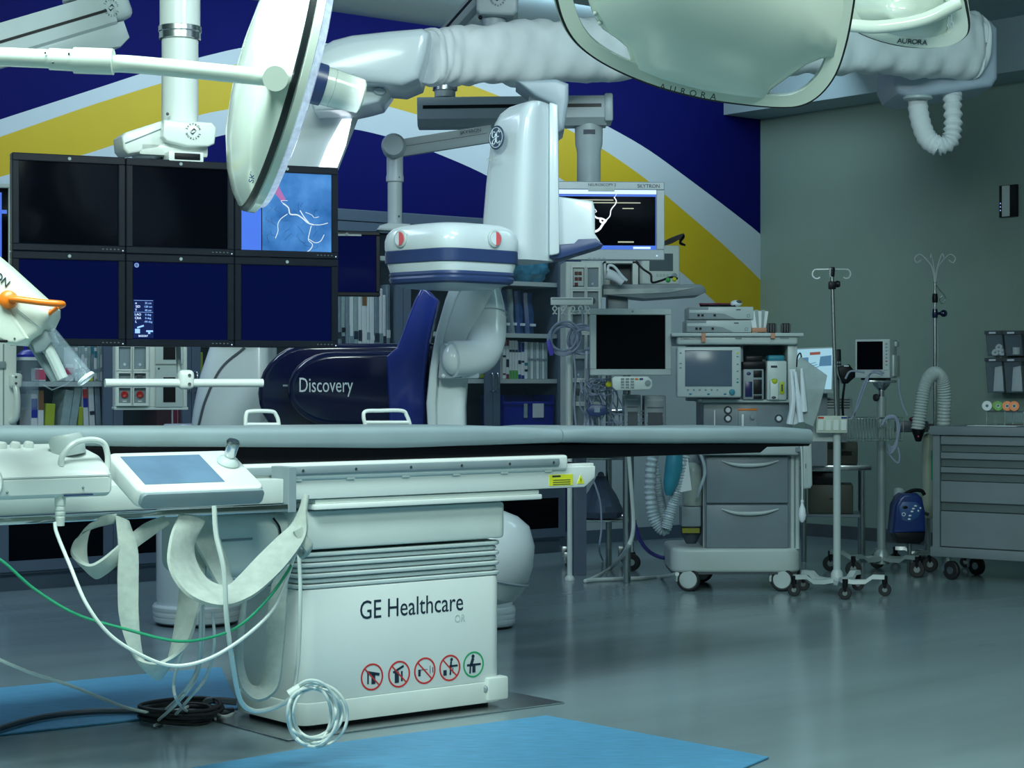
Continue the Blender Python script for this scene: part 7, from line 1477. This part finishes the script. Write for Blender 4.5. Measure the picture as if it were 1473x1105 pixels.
strap_thing('canvas_strap', 'pale canvas strap hanging in a hairpin against the pedestal\'s left side', [(352, 856, 6.25), (346, 910, 6.24), (344, 950, 6.24), (352, 985, 6.24), (370, 998, 6.25), (388, 985, 6.27), (394, 940, 6.28), (398, 890, 6.29), (402, 845, 6.30), (408, 815, 6.28)],
            [(4, 0, .0), (4, 0, .01), (5, 1, .01), (5, -4, .02), (-1, -10, .03), (-11, -5, .02), (-13, 0, .01), (-13, 0, .01), (-11, 0, .01), (-8, 2, .01)])
strap_thing('canvas_strap', 'short strap tail with a metal ring at the pedestal corner', [(428, 762, 5.92), (436, 776, 5.92), (444, 790, 5.93), (434, 797, 5.95), (426, 788, 5.96)], [(6, -3, .01), (6, -4, .01), (4, -6, .01), (1, -6, .01), (-3, -5, .01)])
def cord(name, label, pts, r, m, cat='cord', n=8, k=10, group=None): return ob(name, tube(BM(), [p if isinstance(p, Vector) else P(*p) for p in pts], r, n, k), m, label=label, cat=cat, group=group)
GCORD = mat('green_cord', (.01, .26, .13), .45); GCORD2 = mat('lime_cord', (.12, .42, .06), .45)
cord('ground_cord', 'green grounding cord sagging from the left edge to the pedestal', [(-30, 790, 5.5), (4, 808, 5.5), (50, 848, 5.52), (110, 884, 5.54), (180, 905, 5.56), (250, 922, 5.6), (300, 918, 5.66), (345, 900, 5.72), (385, 862, 5.8), (415, 820, 5.88), (424, 800, 5.92)], .0045, GCORD)
cord('white_cord', 'thin white cord drooping from the control box to the strap', [(79, 752, 5.62), (82, 768, 5.6), (100, 812, 5.55), (125, 870, 5.5), (160, 915, 5.52), (210, 946, 5.56), (252, 958, 5.6), (300, 948, 5.64), (350, 918, 5.72), (390, 880, 5.82), (410, 840, 5.88), (424, 798, 5.9)], .0055, CORD)
cord('white_cord', 'thick white cord falling from the touchscreen console into the tied coil', [(308, 728, 5.66), (311, 770, 5.66), (322, 820, 5.66), (326, 890, 5.68), (334, 950, 5.74), (345, 1005, 5.86), (362, 1022, 5.92), (385, 1021, 5.95), (408, 1012, 5.96), (424, 1000, 5.96)], .0075, CORD)
cord('white_cord', 'straight white cord hanging down the pedestal\'s front corner', [(430, 795, 6.1), (432, 850, 6.1), (430, 930, 6.08), (426, 975, 6.02), (421, 996, 5.98)], .0065, CORD)
cord('white_cord', 'white cord lying from the left edge across the mat to the black coil', [(-20, 940, 5.9), (10, 954, 5.95), (50, 970, 6.05), (100, 986, 6.2), (145, 1004, 6.5), (185, 1019, 6.75), FL(226, 1026, .045), FL(262, 1020, .04), FL(286, 1012, .02), FL(318, 1030, .008), FL(338, 1026, .007)], .0055, CORD)
DK = mat('dark_blue_grey_cable', (.05, .07, .09), .45)
cord('floor_cable', 'thick dark cable running over the mat at the left edge', [FL(-60, 1070, .02), FL(0, 1048, .022), FL(60, 1032, .022), FL(130, 1024, .022), FL(210, 1023, .02), FL(290, 1024, .018), FL(336, 1022, .016)], .011, DK, 'cable')
# grey cords hanging in a fall behind the straps
for k, pts in enumerate(([(286, 860, 6.0), (288, 900, 6.0), (284, 960, 6.02), (262, 998, 6.05), FL(232, 1026, .02), FL(212, 1038, .012)], [(292, 870, 6.02), (292, 920, 6.02), (282, 975, 6.05), (256, 1010, 6.08), FL(226, 1038, .012)], [(306, 880, 6.02), (308, 930, 6.02), (296, 975, 6.05), (272, 1005, 6.08), FL(248, 1032, .02), FL(222, 1044, .014)], [(276, 900, 6.0), (258, 950, 6.0), (250, 985, 6.02), (256, 1010, 6.05), FL(275, 1026, .02), FL(310, 1034, .01)])):
    cord('grey_cord', ['pale grey cord, leftmost in the fall above the black coil', 'pale grey cord, second in the fall above the black coil', 'pale grey cord, right one in the fall above the black coil', 'pale grey cord crossing in front of the fall'][k], pts, .005, PLAS, 'cord', group='cords falling to the black coil')
# coiled white cord with its tie
cw_ = P(450, 1022, 5.9)
f = Fr(cw_.x, cw_.y, R(12), 0, 'cord_coil', 'tied coil of white cord hanging in front of the pedestal', 'cord')
rnd = random.Random(4)
for k in range(6):
    cx, cy_ = 448 + rnd.uniform(-5, 7), 1028 + rnd.uniform(-3, 4); rx, ry_ = 44 + rnd.uniform(-14, 4), 45 + rnd.uniform(-12, 3)
    pts = []
    for j in range(14):
        a = 2 * math.pi * j / 14; pl_ = 1 - .30 * max(0, math.cos(a - math.radians(222))) ** 2
        v = f.v(cx + rx * math.cos(a) * (1 - .12 * max(0, -math.cos(a))), cy_ + ry_ * math.sin(a), rnd.uniform(-.02, .03)); v.z = max(v.z, .014); pts.append(v)
    ob('loop', tube(BM(), pts, .0048, 8, 5, closed=True), CORD, f.o)
ob('tie', tube(BM(), [f.v(416, 1000, 0), f.v(424, 995, 0), f.v(432, 990, 0)], .016, 12, 3), OFFW, f.o, label='pale cloth tie')
# black coil of cables on the floor
c = FL(258, 1038, 0)
f = Fr(c.x, c.y, R(0), 0.001, 'cable_coil', 'flat coil of black cable on the floor below the grey cords', 'cable'); rnd = random.Random(8)
for k in range(9):
    r = .075 + .004 * k + rnd.uniform(-.01, .01); dx, dy = rnd.uniform(-.015, .015), rnd.uniform(-.02, .02)
    ob('loop', tube(BM(), [Vector((dx + r * 1.45 * math.cos(2 * math.pi * j / 12), dy + r * 1.5 * math.sin(2 * math.pi * j / 12), .009 + .007 * k * .9 + .004 * math.sin(j))) for j in range(12)], .0062, 6, 4, closed=True), RUB, f.o)
f = at('power_plug', 'dark plug and cable loops at the foot of the pedestal\'s left side', 'plug', 318, 7.02)
for k in range(3): ob('cable', tube(BM(), [f.v(300 + 3 * k, 1022 - 2 * k, 0), f.v(293 + 2 * k, 1014, 0), f.v(298 + 4 * k, 1007 + k, 0), f.v(318, 1006 + 2 * k, 0), f.v(340, 1008 + 2 * k, 0)], .008, 8, 5), DK, f.o)
ob('plug', box(BM(), f.q(303, 0)[0], f.q(322, 0)[0], -.02, .03, f.q(0, 1024)[1], f.q(0, 1015)[1], .008), BLACK, f.o)
# cord of the touchscreen console and bundle under the shroud
f = at('hose_bundle', 'bundle of silver and clear tubes under the pedestal\'s left shroud', 'tubes', 335, 6.9); b = BM(); rnd = random.Random(12)
for k in range(9): tube(b, [f.v(322 + rnd.uniform(-4, 4), 815 + rnd.uniform(0, 14), .0), f.v(340, 818 + rnd.uniform(0, 16), -.03), f.v(362 + rnd.uniform(-6, 6), 822 + rnd.uniform(-4, 14), 0)], .006, 6, 4)
ob('tubes', b, CHROME, f.o, kind='stuff')
